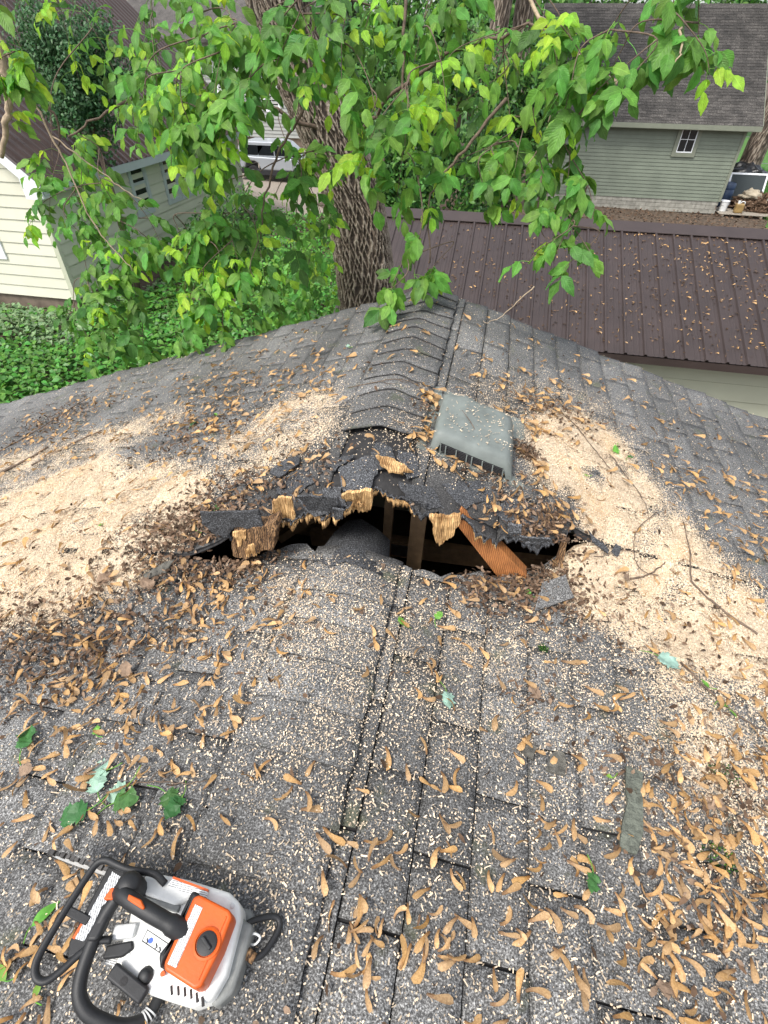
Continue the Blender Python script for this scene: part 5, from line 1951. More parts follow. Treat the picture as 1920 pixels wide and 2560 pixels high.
for lb, x, y, s_ in (('grey brown dead leaf at the left edge above the sprig', -.96, .335, .04), ('dark curled dead leaf left of the maple sprig', -.80, .37, .038), ('brown dead leaf flattened among the seeds on the left', -.85, .62, .045),
                     ('large pale brown dead leaf in the lower right litter', .74, .62, .055), ('brown rounded dead leaf near the bottom right edge', .55, .235, .045), ('flat brown dead leaf beside the lichen crusted stick', .58, .48, .042), ('crumpled brown leaf at the end of the bent ridge cap', -.215, 1.10, .028),
                     ('dark crumpled leaf on the shingles right of the seam', .29, .79, .045), ('brown crumpled dead leaf right of the hole on the sawdust', .60, 1.30, .036), ('dark torn leaf on the left sawdust field', -1.08, .93, .06), ('crumpled brown leaf just left of the hole litter', -.93, .92, .05)):
    drop_leaf('dead_leaf', lb, x, y, random.uniform(0, 6), s_, 'dry_leaf', .3, .4, True, .018, 'twig')


# ------------------------------------------------------------------ twigs and broken bits on the roof
def roof_twig(label, pts, r0, r1=.0012, side=0, mat='twig', name='twig', h=.016):
    P_ = [Vector((x, y, float(surf(x, y) + top_h(x, y)) + h - .010)) for x, y in pts]
    P_ = smooth_path(P_, 5)
    P_ = [p + Vector((random.gauss(0, .0015), random.gauss(0, .0015), 0)) for p in P_]
    rr_ = np.linspace(r0, r1, len(P_)) * np.random.default_rng(int(abs(P_[0].x) * 1e4)).uniform(.85, 1.15, len(P_))
    t = thing(name, label, 'twig', P_[0])
    MB().tube(P_, list(rr_), 6).build('stem', M[mat], t, True)
    for _ in range(side):
        i = random.randrange(2, len(P_) - 2)
        d = (P_[i + 1] - P_[i]).normalized()
        s_ = Vector((-d.y, d.x, .1)) * random.choice((-1, 1))
        L_ = random.uniform(.02, .06)
        MB().tube([P_[i], P_[i] + (d + s_) * L_ * .5, P_[i] + (d * 1.2 + s_ * .8) * L_], [.0015, .0012, .0008], 5).build('side_shoot', M[mat], t, True)
    return t


roof_twig('long wavy grey twig lying down the right hand sawdust slope', [(.827, 1.597), (.823, 1.443), (.814, 1.349), (.831, 1.32), (.904, 1.25), (.948, 1.224), (1.0, 1.19)], .0022, .0042)
roof_twig('thin twig bent like a hook in the right hand sawdust', [(.72, 1.60), (.717, 1.591), (.655, 1.51), (.627, 1.458), (.622, 1.385), (.65, 1.34), (.70, 1.335)], .0016, .0016)
roof_twig('short thick twig below the hooked twig', [(.609, 1.302), (.66, 1.325), (.705, 1.36), (.73, 1.385)], .0032, .002)
roof_twig('slender twig running down past the vent into the sawdust', [(.33, 2.12), (.44, 1.97), (.50, 1.86), (.56, 1.76)], .0022, .0014, 1)
roof_twig('thin twig at the upper right border of the sawdust', [(.575, 1.87), (.62, 1.78), (.681, 1.647), (.683, 1.55)], .0022, .0012)
roof_twig('thin dark twig reaching from the right end of the hole', [(.42, 1.345), (.5, 1.35), (.56, 1.385), (.63, 1.40)], .0022, .001)
roof_twig('dark crooked twig lying across the ridge caps', [(-.50, 1.82), (-.36, 1.79), (-.30, 1.80), (-.24, 1.825), (-.2, 1.81)], .0022, .0012, 4)
roof_twig('brown stick at the far left edge of the roof', [(-2.66, 1.98), (-2.56, 2.2), (-2.44, 2.45), (-2.41, 2.53)], .004, .0022, 1)
roof_twig('short black stick at the left border of the picture', [(-2.35, 1.68), (-2.25, 1.80), (-2.18, 1.88)], .007, .005)
roof_twig('grey stick lying in the left sawdust band', [(-2.15, 1.72), (-1.98, 1.88), (-1.88, 1.96)], .006, .003)
roof_twig('fine twig on the left seed drift', [(-.95, .62), (-.88, .70), (-.82, .76)], .0013, .0008)
roof_twig('thin brown twig right of the vent pointing at the hole', [(.27, 1.70), (.245, 1.60), (.28, 1.52), (.30, 1.47)], .0016, .001)
roof_twig('long stem of the fallen maple sprig', [(-.70, .34), (-.6, .365), (-.52, .37), (-.47, .385)], .0016, .001, 2)
roof_twig('dark twig along the right edge in the litter', [(.72, 1.02), (.80, .93), (.88, .87), (.95, .85)], .003, .0016, 1)
roof_twig('twig end reaching in at the right border', [(.94, .58), (.88, .60), (.83, .595)], .004, .002)
roof_twig('fine bare twig in the crease right of the hole', [(.05, 1.125), (.18, 1.16), (.30, 1.19)], .0014, .001, 2)


def flake(name, label, cat, poly, mat, th=.005, h=.014, lift=.0, sub=2, amp=.003):
    P = jagged(poly, sub, amp)
    bm = bmesh.new()
    vs = [bm.verts.new((a, b, 0)) for a, b in P]
    f_ = bm.faces.new(vs)
    bmesh.ops.triangulate(bm, faces=[f_])
    bmesh.ops.subdivide_edges(bm, edges=bm.edges[:], cuts=1)
    x0 = min(a for a, _ in P)
    for v in bm.verts:
        v.co.z = float(surf(v.co.x, v.co.y)) + h + th + lift * (v.co.x - x0) + .003 * mnoise.noise(v.co * 50)
    r_ = bmesh.ops.extrude_face_region(bm, geom=bm.faces[:])
    for g_ in r_['geom']:
        if isinstance(g_, bmesh.types.BMVert):
            g_.co.z -= th
    bmesh.ops.recalc_face_normals(bm, faces=bm.faces[:])
    c = Vector((poly[0][0], poly[0][1], float(surf(*poly[0]))))
    for v in bm.verts:
        v.co -= c
    me = bpy.data.meshes.new(name)
    bm.to_mesh(me)
    bm.free()
    me.materials.append(M[mat])
    o_ = bpy.data.objects.new(name, me)
    COL.objects.link(o_)
    o_.location = c
    BASE[o_.name] = c
    return tag(o_, label, cat)


flake('loose_shingle', 'loose grey shingle corner lying below the right end of the hole', 'shingle', [(.285, 1.10), (.41, 1.165), (.385, 1.255), (.315, 1.225)], 'shingle', .005, .016, .10)
flake('loose_shingle', 'torn black shingle scrap on the sawdust left of the ridge', 'shingle', [(-.65, 1.30), (-.60, 1.275), (-.575, 1.31), (-.545, 1.33), (-.565, 1.375), (-.61, 1.36), (-.635, 1.335)], 'dark_shingle', .005, .02)
flake('loose_shingle', 'black shingle scrap on the sawdust right of the hole', 'shingle', [(.455, 1.42), (.47, 1.385), (.53, 1.365), (.535, 1.378), (.49, 1.40)], 'dark_shingle', .004, .018)
flake('loose_shingle', 'small black shingle scrap beside the larger one in the sawdust', 'shingle', [(.54, 1.375), (.565, 1.365), (.575, 1.395), (.555, 1.405)], 'dark_shingle', .004, .018)
flake('bark_piece', 'square grey piece of bark on the near roof right of centre', 'bark', [(.305, .60), (.352, .60), (.358, .645), (.345, .66), (.318, .645)], 'bark_piece', .008, .014)
flake('bark_piece', 'small dark curl of bark left of the square bark piece', 'bark', [(.245, .635), (.275, .62), (.285, .655), (.26, .665)], 'bark_piece', .008, .014)
flake('bark_piece', 'long brown bark flake in the dark crease below the left sawdust', 'bark', [(-.965, .93), (-.91, .97), (-.895, 1.01), (-.925, 1.0), (-.98, .945)], 'bark_piece', .006, .018)
flake('bark_piece', 'reddish bark scrap on the right end of the far hole edge', 'bark', [(.345, 1.30), (.375, 1.29), (.385, 1.34), (.36, 1.345)], 'rotten_wood', .006, .02)
st = flake('lichen_stick', 'short flat stick crusted with grey green lichen on the right', 'stick', [(.468, .468), (.508, .462), (.535, .56), (.545, .645), (.51, .655), (.495, .57)], 'lichen', .014, .012, 0, 2, .004)


def moss(label, x, y, r_, n_):
    a = rng.uniform(0, 6.28, n_)
    q = r_ * np.sqrt(rng.random(n_))
    X_, Y_ = x + q * np.cos(a), y + q * np.sin(a) * .8
    o_ = leaf_cloud('moss_tuft', np.stack([X_, Y_, surf(X_, Y_) + .010], 1), rnd_unit(n_) * .7 + [0, 0, 1], rnd_unit(n_), rng.uniform(.004, .008, n_), .0035, [M['bush_leaf'], M['bright_leaf']], None, None, .3, (rng.random(n_) < .2).astype(np.int32), (0, .5, 1), (.6, 1, .2))
    return tag(o_, label, 'moss')


moss('small green moss tuft beside the loose shingle on the right', .31, .965, .016, 160)
moss('patch of dark moss in the lower right seed heap', .70, .50, .04, 300)
moss('moss tuft under the pale dead leaf at the lower right', .76, .70, .04, 260)


# broken shingles and split boards clinging to the sagging lip above the hole
def roof_patch(name, poly, mat, h, th=.005, amp=.004, sub=3, curl=.0):
    P = jagged(poly, sub, amp)
    bm = bmesh.new()
    f_ = bm.faces.new([bm.verts.new((a, b, 0)) for a, b in P])
    bmesh.ops.triangulate(bm, faces=[f_])
    bmesh.ops.subdivide_edges(bm, edges=bm.edges[:], cuts=1)
    bmesh.ops.triangulate(bm, faces=bm.faces[:])
    y0 = min(b for _, b in P)
    for v in bm.verts:
        v.co.z = float(surf(v.co.x, v.co.y, 'far')) + h + th + .005 * mnoise.noise(v.co * 45) * .5 + curl * max(0, 1 - (v.co.y - y0) / .05)
    r_ = bmesh.ops.extrude_face_region(bm, geom=bm.faces[:])
    for g_ in r_['geom']:
        if isinstance(g_, bmesh.types.BMVert):
            g_.co.z -= th
    bmesh.ops.recalc_face_normals(bm, faces=bm.faces[:])
    off = base_of(garage)
    for v in bm.verts:
        v.co -= off
    me = bpy.data.meshes.new(name)
    bm.to_mesh(me)
    bm.free()
    me.materials.append(M[mat])
    o_ = bpy.data.objects.new(name, me)
    COL.objects.link(o_)
    o_.parent = garage
    return o_


for pl, h, cu in (([(-.40, 1.29), (-.357, 1.331), (-.29, 1.348), (-.27, 1.288), (-.281, 1.225), (-.361, 1.21)], .012, .004), ([(-.44, 1.226), (-.374, 1.224), (-.340, 1.165), (-.44, 1.15), (-.531, 1.20)], .010, .006),
                  ([(-.30, 1.42), (-.24, 1.415), (-.22, 1.34), (-.27, 1.30), (-.31, 1.35)], .012, .01), ([(-.226, 1.41), (-.165, 1.416), (-.132, 1.33), (-.174, 1.303), (-.21, 1.34)], .014, .004),
                  ([(-.20, 1.29), (-.089, 1.306), (-.043, 1.259), (-.09, 1.235), (-.17, 1.245)], .012, .004), ([(-.061, 1.327), (.064, 1.418), (.109, 1.369), (.024, 1.275)], .014, .006),
                  ([(.097, 1.317), (.204, 1.418), (.32, 1.414), (.335, 1.36), (.196, 1.296)], .013, .006), ([(-.60, 1.29), (-.52, 1.31), (-.47, 1.25), (-.53, 1.21), (-.60, 1.22)], .013, .004),
                  ([(-.45, 1.31), (-.40, 1.36), (-.36, 1.35), (-.41, 1.28)], .013, .012)):
    roof_patch('torn_shingle', pl, 'dark_shingle', h - .005, .003, .006, 4, cu * .25)
roof_patch('splintered_board', [(-.286, 1.337), (-.255, 1.347), (-.218, 1.342), (-.160, 1.326), (-.194, 1.307), (-.232, 1.290), (-.263, 1.31)], 'split_wood', .026, .006, .004, 4)

# ------------------------------------------------------------------ chainsaw, standing on the near left slope
M['saw_white'] = simple('dirty_white_saw_plastic', (0.72, 0.72, 0.69), 0.5, 0.2, 15, 0.05, 200)
M['saw_grey'] = simple('sooty_grey_saw_plastic', (0.20, 0.205, 0.195), 0.5, 0.25, 30, 0.08, 200)
M['saw_orange'] = simple('orange_saw_plastic', (0.56, 0.088, 0.006), 0.46, 0.16, 18, 0.05, 200)
M['saw_black'] = simple('black_rubber_plastic', (0.011, 0.0115, 0.0125), 0.55, 0.25, 60, 0.06, 400)
M['bar_steel'] = simple('scratched_bar_steel', (0.62, 0.63, 0.62), 0.45, 0.15, 60, 0.05, 200, 0.0)
M['chain_steel'] = simple('oily_chain_steel', (0.09, 0.085, 0.08), 0.45, 0.4, 90, 0, 60, 0.7)
M['label_guard'] = print_mat('guard_warning_print', (0.72, 0.74, 0.75), (0.03, 0.03, 0.035), 30, (-.3, .95, 0), (-.95, -.3, 0), (-.50, .17, 0), (.11, .115))
M['label_cover'] = print_mat('cover_warning_print', (0.78, 0.78, 0.76), (0.05, 0.05, 0.05), 30, (.06, 1, 0), (1, -.06, 0), (-.36, .06, 0), (.09, .10))
M['label_body'] = print_mat('body_warning_print', (0.76, 0.76, 0.75), (0.09, 0.09, 0.09), 34, (1, 0, 0), (0, 1, 0), (-.44, .10, 0), (.10, .10))
saw = thing('chainsaw', 'orange and white top handled chainsaw standing on the grey shingles', 'chainsaw', (-.40, .10, 3.735))
mb = MB()
ol = [(-.486, .150), (-.484, .172), (-.468, .184), (-.40, .187), (-.315, .184), (-.287, .172), (-.278, .150), (-.272, .075), (-.282, .042), (-.312, .027), (-.385, .028), (-.452, .050), (-.468, .070), (-.470, .10), (-.478, .125)]
mb.prism(ol, (0, 0, 3.752), (1, 0, 0), (0, 1, 0), (0, 0, .090))
mb.build('housing', M['saw_white'], saw, True, bevel=.014, seg=4, angle=35)
mb = MB()
mb.prism([(-.47, .03 + .03), (-.30, .035), (-.268, .05), (-.262, .155), (-.275, .176), (-.46, .178)], (0, 0, 3.728), (1, 0, 0), (0, 1, 0), (0, 0, .055))
mb.build('tank', M['saw_grey'], saw, True, bevel=.01, seg=3, angle=35)
mb = MB()
mb.prism([(-.295, .16), (-.258, .150), (-.256, .060), (-.278, .034), (-.292, .04)], (0, 0, 3.74), (1, 0, 0), (0, 1, 0), (0, 0, .075))
mb.build('rear_cover', M['saw_grey'], saw, True, bevel=.012, seg=3, angle=35)
mb = MB()
mb.prism([(-.445, .115), (-.375, .108), (-.372, .05), (-.44, .075)], (0, 0, 3.838), (1, 0, 0), (0, 1, 0), (0, 0, .012))
mb.build('shroud', M['saw_white'], saw, True, bevel=.006, seg=3, angle=35)
mb = MB()
mb.prism([(-.478, .176), (-.385, .181), (-.375, .158), (-.40, .142), (-.47, .148)], (0, 0, 3.838), (1, 0, 0), (0, 1, 0), (0, 0, .012))
mb.build('sprocket_cover', M['saw_white'], saw, True, bevel=.006, seg=3, angle=35)
MB().box(-.47, -.39, .136, .146, 3.815, 3.849).build('cylinder_fins', M['saw_grey'], saw, bevel=.002)
MB().prism([(-.488, .098), (-.452, .108), (-.448, .088), (-.484, .078)], (0, 0, 3.83), (1, 0, 0), (0, 1, 0), (0, 0, .022)).build('muffler', M['bar_steel'], saw, bevel=.003)
MB().prism([(-.476, .075), (-.452, .082), (-.450, .052), (-.472, .040)], (0, 0, 3.79), (1, 0, 0), (0, 1, 0), (0, 0, .035)).build('front_cover', M['saw_white'], saw, True, bevel=.006, seg=3, angle=35)
MB().prism([(-.482, .045), (-.455, .056), (-.452, .034), (-.474, .026)], (0, 0, 3.765), (1, 0, 0), (0, 1, 0), (0, 0, .03)).build('bumper_foot', M['saw_black'], saw, True, bevel=.005, angle=35)
# orange air filter cover with its black twist lock
mb = MB()
mb.prism([(-.361, .158), (-.352, .163), (-.291, .153), (-.283, .145), (-.285, .10), (-.294, .052), (-.304, .046), (-.362, .058), (-.367, .066)], (0, 0, 3.838), (1, 0, 0), (0, 1, 0), (0, 0, .048))
cover = mb.build('filter_cover', M['saw_orange'], saw, True, bevel=.011, seg=4, angle=35)
cc = Vector((-.309, .103, 3.884))
MB().lathe([(.0235, -.003), (.0225, .004), (.019, .006), (.0175, .003)], cc, 28).build('lock_ring', M['saw_orange'], cover, True, angle=50)
kb = MB()
kb.lathe([(.0172, -.004), (.0168, .0045), (.0145, .0055)], cc, 24)
kb.build('twist_lock', M['saw_black'], cover, True, angle=50)
MB().beam(cc + Vector((-.010, .006, .007)), cc + Vector((.010, -.006, .007)), .005, .006).build('lock_bar', M['saw_black'], cover, bevel=.0015)
MB().beam((-.2925, .143, 3.886), (-.3025, .057, 3.886), .003, .003).build('cover_seam', M['saw_orange'], cover, bevel=.001)
MB().prism([(-.353, .148), (-.338, .146), (-.344, .064), (-.360, .066)], (0, 0, 3.886), (1, 0, 0), (0, 1, 0), (0, 0, .0009)).build('warning_label', M['label_cover'], cover)
lb = MB().prism([(-.425, .168), (-.35, .162), (-.351, .1745), (-.424, .180)], (0, 0, 3.8422), (1, 0, 0), (0, 1, 0), (0, 0, .0082))
lb.build('body_label', M['label_body'], saw)
MB().prism([(-.424, .1802), (-.351, .1747), (-.3513, .1785), (-.4235, .184)], (0, 0, 3.8422), (1, 0, 0), (0, 1, 0), (0, 0, .0080)).build('label_header', M['saw_orange'], saw)
il = MB().prism([(-.428, .102), (-.384, .092), (-.385, .078), (-.429, .088)], (0, 0, 3.8498), (1, 0, 0), (0, 1, 0), (0, 0, .001))
ilo = il.build('icon_label', M['bucket_white'], saw)
MB().prism([(-.4295, .1035), (-.3825, .093), (-.3838, .0765), (-.4305, .0865)], (0, 0, 3.8497), (1, 0, 0), (0, 1, 0), (0, 0, .0006)).build('label_border', M['saw_black'], ilo)
M['icon_blue'] = simple('blue_print', (0.05, 0.12, 0.5), 0.5, 0.05)
MB().lathe([(.0042, 0), (.0042, .0006)], (-.4155, .0905, 3.8507), 14).build('blue_symbol', M['icon_blue'], ilo)
for k_, (a, b) in enumerate(((-.423, .092), (-.404, .089), (-.396, .086))):
    MB().beam((a, b, 3.8511), (a + .004, b - .005, 3.8511), .002, .0006).beam((a + .004, b - .0045, 3.8512), (a + .001, b - .007, 3.8512), .0016, .0006).build('black_symbol', M['saw_black'], ilo)
# black top handle
hp = smooth_path([(-.494, .138, 3.872), (-.482, .136, 3.893), (-.455, .128, 3.900), (-.415, .120, 3.898), (-.38, .114, 3.888), (-.355, .110, 3.872)], 5)
hr = [.0155 if i < 4 else .0138 if i < 20 else .0165 for i in range(len(hp))]
MB().tube(hp, hr, 14).build('top_handle', M['saw_black'], saw, True)
MB().tube([(-.482, .150, 3.850), (-.478, .150, 3.895), (-.476, .149, 3.906)], [.022, .021, .013], 14).build('handle_knuckle', M['saw_black'], saw, True, angle=60)
MB().prism([(-.461, .1345), (-.436, .1315), (-.424, .123), (-.426, .1195), (-.459, .127)], (0, 0, 3.910), (1, 0, 0), (0, 1, 0), (0, 0, .0085)).build('throttle_lock', M['saw_orange'], saw, True, bevel=.002, angle=35)
MB().prism([(-.508, .140), (-.494, .143), (-.488, .130), (-.498, .124), (-.512, .122)], (0, 0, 3.878), (1, 0, 0), (0, 1, 0), (0, 0, .014)).build('stop_switch', M['saw_orange'], saw, True, bevel=.002, angle=35)
MB().prism([(-.37, .168), (-.352, .164), (-.372, .058), (-.384, .075), (-.372, .10), (-.374, .135)], (0, 0, 3.83), (1, 0, 0), (0, 1, 0), (0, 0, .05)).build('handle_base', M['saw_black'], saw, True, bevel=.006, seg=3, angle=35)
# front handle bar
fb = smooth_path([(-.493, .135, 3.880), (-.503, .105, 3.872), (-.506, .070, 3.864), (-.503, .030, 3.856), (-.493, .004, 3.848), (-.470, -.012, 3.838), (-.437, -.016, 3.826), (-.408, -.012, 3.812), (-.388, .004, 3.80), (-.382, .030, 3.795)], 5)
MB().tube(fb, [.0112 if i < 30 else .0104 if i < 38 else .0093 for i in range(len(fb))], 14).build('front_handle', M['saw_black'], saw, True)
for k_ in range(3):
    p, q = fb[-7 + k_], fb[-6 + k_]
    MB().tube([p, p + (q - p) * .4], .0113, 12).build('silver_ring', M['bar_steel'], saw, True, angle=40)
MB().prism([(-.515, .118), (-.492, .122), (-.494, .070), (-.512, .066)], (0, 0, 3.862), (1, 0, 0), (0, 1, 0), (0, 0, .018)).build('handle_clamp', M['saw_black'], saw, True, bevel=.005, seg=3, angle=35)
# chain brake hand guard: an open hoop and its sloping plate
g1 = smooth_path([(-.432, .170, 3.852), (-.455, .178, 3.866), (-.495, .173, 3.876), (-.520, .174, 3.880), (-.545, .177, 3.880), (-.560, .170, 3.878), (-.567, .145, 3.876), (-.574, .098, 3.874), (-.579, .045, 3.872), (-.577, .022, 3.870), (-.565, .009, 3.868), (-.549, .009, 3.866), (-.535, .024, 3.864), (-.520, .048, 3.862), (-.502, .070, 3.860), (-.480, .078, 3.855)], 5)
MB().tube(g1, [.0066] * len(g1), 10, flat=.85).build('hand_guard', M['saw_black'], saw, True)
gp_ = MB().prism([(-.545, .172), (-.508, .172), (-.495, .095), (-.500, .060), (-.535, .040), (-.546, .060)], (0, 0, 3.856), (1, 0, 0), (0, 1, 0), (0, 0, .007))
gpo = gp_.build('guard_plate', M['saw_black'], saw, True, bevel=.003, angle=35)
MB().beam((-.574, .098, 3.871), (-.530, .092, 3.862), .014, .007).build('guard_strut', M['saw_black'], saw, True, bevel=.002, angle=35)
MB().prism([(-.532, .166), (-.513, .162), (-.521, .066), (-.538, .066)], (0, 0, 3.8632), (1, 0, 0), (0, 1, 0), (0, 0, .0012)).build('guard_label', M['label_guard'], gpo)
MB().prism([(-.5362, .098), (-.5405, .097), (-.5435, .066), (-.5385, .065)], (0, 0, 3.8632), (1, 0, 0), (0, 1, 0), (0, 0, .0011)).build('guard_stripe', M['saw_orange'], gpo)
MB().prism([(-.488, .07), (-.448, .085), (-.44, .075), (-.452, .062), (-.485, .052)], (0, 0, 3.835), (1, 0, 0), (0, 1, 0), (0, 0, .012)).build('guard_arm', M['saw_black'], saw, True, bevel=.003, angle=35)
fl_ = MB().prism([(-.486, .064), (-.468, .066), (-.467, .050), (-.485, .047)], (0, 0, 3.8255), (1, 0, 0), (0, 1, 0), (0, 0, .0012))
fl_.build('front_label', M['label_body'], saw)
# guide bar and chain, standing on edge
o, tip = Vector((-.455, .168, 3.792)), Vector((-.705, .180, 3.785))
d = (tip - o).normalized()
sd_ = d.cross(Vector((0, 0, 1))).normalized()
upv = sd_.cross(d).normalized()
Lb = (tip - o).length
prof = [(0, -.030), (Lb * .5, -.030), (Lb * .85, -.025), (Lb * .96, -.015), (Lb, 0), (Lb * .96, .015), (Lb * .85, .025), (Lb * .5, .030), (0, .030)]
MB().prism(prof, o - sd_ * .0025, d, upv, sd_ * .005).build('guide_bar', M['bar_steel'], saw)
ch = MB()
edge = [Vector(p) for p in prof]
for a, b in zip(edge[:-1], edge[1:]):
    m_ = max(1, int((b - a).length / .010))
    for i in range(m_):
        p = a + (b - a) * (i + .1) / m_
        q = a + (b - a) * (i + .85) / m_
        P0, Q0 = o + d * p.x + upv * p.y, o + d * q.x + upv * q.y
        nn_ = (d * (b - a).y * -1 + upv * (b - a).x)
        nn_ = nn_.normalized() * (1 if (upv * a.y + d * (a.x - Lb * .5)).dot(nn_) > 0 else -1)
        hh = .006 if i % 3 else .009
        ch.frame_box(P0 - sd_ * (.003 if i % 2 else .0045), Q0 - P0, sd_ * (.006 if i % 2 else .009), nn_ * hh)
ch.build('saw_chain', M['chain_steel'], saw)
# starter grip with its cord hole and cuff
a, b = Vector((-.458, .043, 3.852)), Vector((-.390, .024, 3.842))
MB().beam(a, b, .023, .018, (0, 0, 1)).build('starter_grip', M['saw_black'], saw, True, bevel=.004, seg=3, angle=35)
gc = a + (b - a) * .42 + Vector((0, -.001, .0093))
MB().lathe([(.0062, 0), (.0062, .0004)], gc, 18, (.1, .05, 1)).build('grip_hole', M['felt'], saw)
MB().tube([(-.403, .050, 3.835), (-.402, .046, 3.846), (-.402, .044, 3.851)], [.013, .012, .007], 14).build('cord_cuff', M['saw_black'], saw, True, angle=60)
for k_ in range(6):
    t = k_ / 5
    c = Vector((-.352 + .056 * t, .0405 - .003 * t + .004 * math.sin(t * 3), 3.8405))
    MB().beam(c + Vector((-.003, .005, 0)), c + Vector((.004, -.006, 0)), .0045, .004).build('cooling_slot', M['felt'], saw, bevel=.001)
MB().tube([(-.374, .056, 3.846), (-.372, .055, 3.856)], [.004, .004], 8).build('primer_knob', M['saw_orange'], saw, True, angle=40)
for p in ((-.472, .165), (-.395, .172), (-.30, .165), (-.445, .065), (-.30, .048)):
    MB().lathe([(.0042, 0), (.0042, .002), (.003, .0028)], (p[0], p[1], 3.841), 10).build('screw', M['bar_steel'], saw, True, angle=40)
MB().tube(smooth_path([(-.268, .135, 3.79), (-.255, .141, 3.80), (-.243, .138, 3.798), (-.25, .128, 3.79), (-.265, .126, 3.785)], 5), .0021, 8).build('tether_ring', M['bar_steel'], saw, True)

# carabiner clipped to the saw's ring
kz = lambda x, y, h: float(surf(x, y) + top_h(x, y)) + h - .008
cb_ = thing('carabiner', 'black locking carabiner lying on the shingles behind the chainsaw', 'carabiner', (-.26, .14, kz(-.26, .14, .012)))
cp = [(-.272, .150, .040), (-.262, .160, .032), (-.240, .172, .022), (-.226, .174, .018), (-.219, .167, .016), (-.219, .155, .015), (-.224, .138, .015), (-.231, .122, .016), (-.240, .112, .018), (-.252, .110, .022)]
pp = smooth_path([(x, y, kz(x, y, h)) for x, y, h in cp], 5)
MB().tube(pp, .0055, 12).build('frame', M['saw_black'], cb_, True)
MB().tube(smooth_path([(-.272, .150, kz(-.272, .15, .040)), (-.276, .138, kz(-.276, .138, .036)), (-.272, .125, kz(-.272, .125, .030)), (-.265, .117, kz(-.265, .117, .026))], 5), .0048, 10).build('gate', M['saw_black'], cb_, True)
MB().tube([(-.272, .118, kz(-.272, .118, .026)), (-.259, .113, kz(-.259, .113, .024)), (-.244, .109, kz(-.244, .109, .020))], [.0085, .0092, .0085], 14).build('locking_sleeve', M['rotten_wood'], cb_, True, angle=50)
MB().tube([(-.2735, .1185, kz(-.2735, .1185, .0265)), (-.270, .117, kz(-.270, .117, .0258))], .0091, 14).build('red_band', M['tail_red'], cb_, True, angle=50)


# ------------------------------------------------------------------ the big ash tree behind the roof
def ash_leaf(L_, W_, n=8, fold=.2, droop=.35, wave=.05, ph=0.0):
    V, F_ = [], []
    for i in range(n):
        t = i / (n - 1)
        w_ = W_ * .5 * (math.sin(math.pi * t ** .86) ** .9 if 0 < t < 1 else .0) + (.0015 if t in (0.0, 1.0) else 0)
        w_ *= 1 + (.07 if i % 2 else -.05)
        z = -droop * L_ * t * t
        sgn = wave * L_ * math.sin(t * 11 + ph)
        V += [(-w_, t * L_, z + fold * w_ + sgn), (-w_ * .5, t * L_, z + fold * w_ * .62 + sgn * .3), (0, t * L_, z), (w_ * .5, t * L_, z + fold * w_ * .62 - sgn * .3), (w_, t * L_, z + fold * w_ - sgn)]
    for i in range(n - 1):
        a, b = i * 5, i * 5 + 5
        F_ += [(a + k, a + k + 1, b + k + 1, b + k) for k in range(4)]
    return np.array(V), np.array(F_)


AL = [ash_leaf(.118, .066, 8, .2, .25), ash_leaf(.105, .066, 8, .3, .35, .03, 1), ash_leaf(.13, .068, 8, .1, .15, .03, 2), ash_leaf(.095, .058, 8, .4, .45, .03, 3), ash_leaf(.11, .056, 8, .25, .5, .04, 4)]
LM = ['leaf_dark', 'leaf_mid', 'leaf_lime']
AL_T = np.repeat(np.linspace(0, 1, 8), 5).astype(np.float32)
AL_S = np.tile([-1, -.5, 0, .5, 1], 8).astype(np.float32)
AL_ME = []
for v_, f_ in AL:
    row = []
    for mt in LM:
        m = bpy.data.meshes.new('leaf')
        m.from_pydata(v_.tolist(), [], f_.tolist())
        for an_, av_ in (('along', AL_T), ('across', AL_S)):
            m.attributes.new(an_, 'FLOAT', 'POINT').data.foreach_set('value', av_)
        m.materials.append(M[mt])
        m.polygons.foreach_set('use_smooth', [True] * len(f_))
        row.append(m)
    AL_ME.append(row)
tree = thing('ash_tree', 'big ash tree with ridged bark and drooping leafy branches behind the roof', 'tree', (-.95, 4.4, 0))
TB = Vector((-.95, 4.4, 0))
# trunk
M['bark'], nt, N, L, P_ = new_mat('ridged_ash_bark')
geo = N.new('ShaderNodeNewGeometry')
at = N.new('ShaderNodeAttribute')
at.attribute_name = 'ridge'
nz = noise_node(N, L, 55, 5, geo.outputs['Position'], .65)
rp = ramp(N, [(.0, (.04, .03, .023)), (.35, (.10, .075, .055)), (.75, (.25, .20, .155)), (1, (.36, .31, .25))])
add = mathn(N, L, 'ADD', at.outputs['Fac'], mathn(N, L, 'MULTIPLY', mathn(N, L, 'SUBTRACT', nz.outputs[0], .5), 1.3))
L.new(add, rp.inputs[0])
L.new(rp.outputs[0], P_.inputs['Base Color'])
P_.inputs['Roughness'].default_value = .95
bb = N.new('ShaderNodeBump')
bb.inputs['Strength'].default_value = .8
bb.inputs['Distance'].default_value = .02
L.new(nz.outputs[0], bb.inputs['Height'])
L.new(bb.outputs[0], P_.inputs['Normal'])


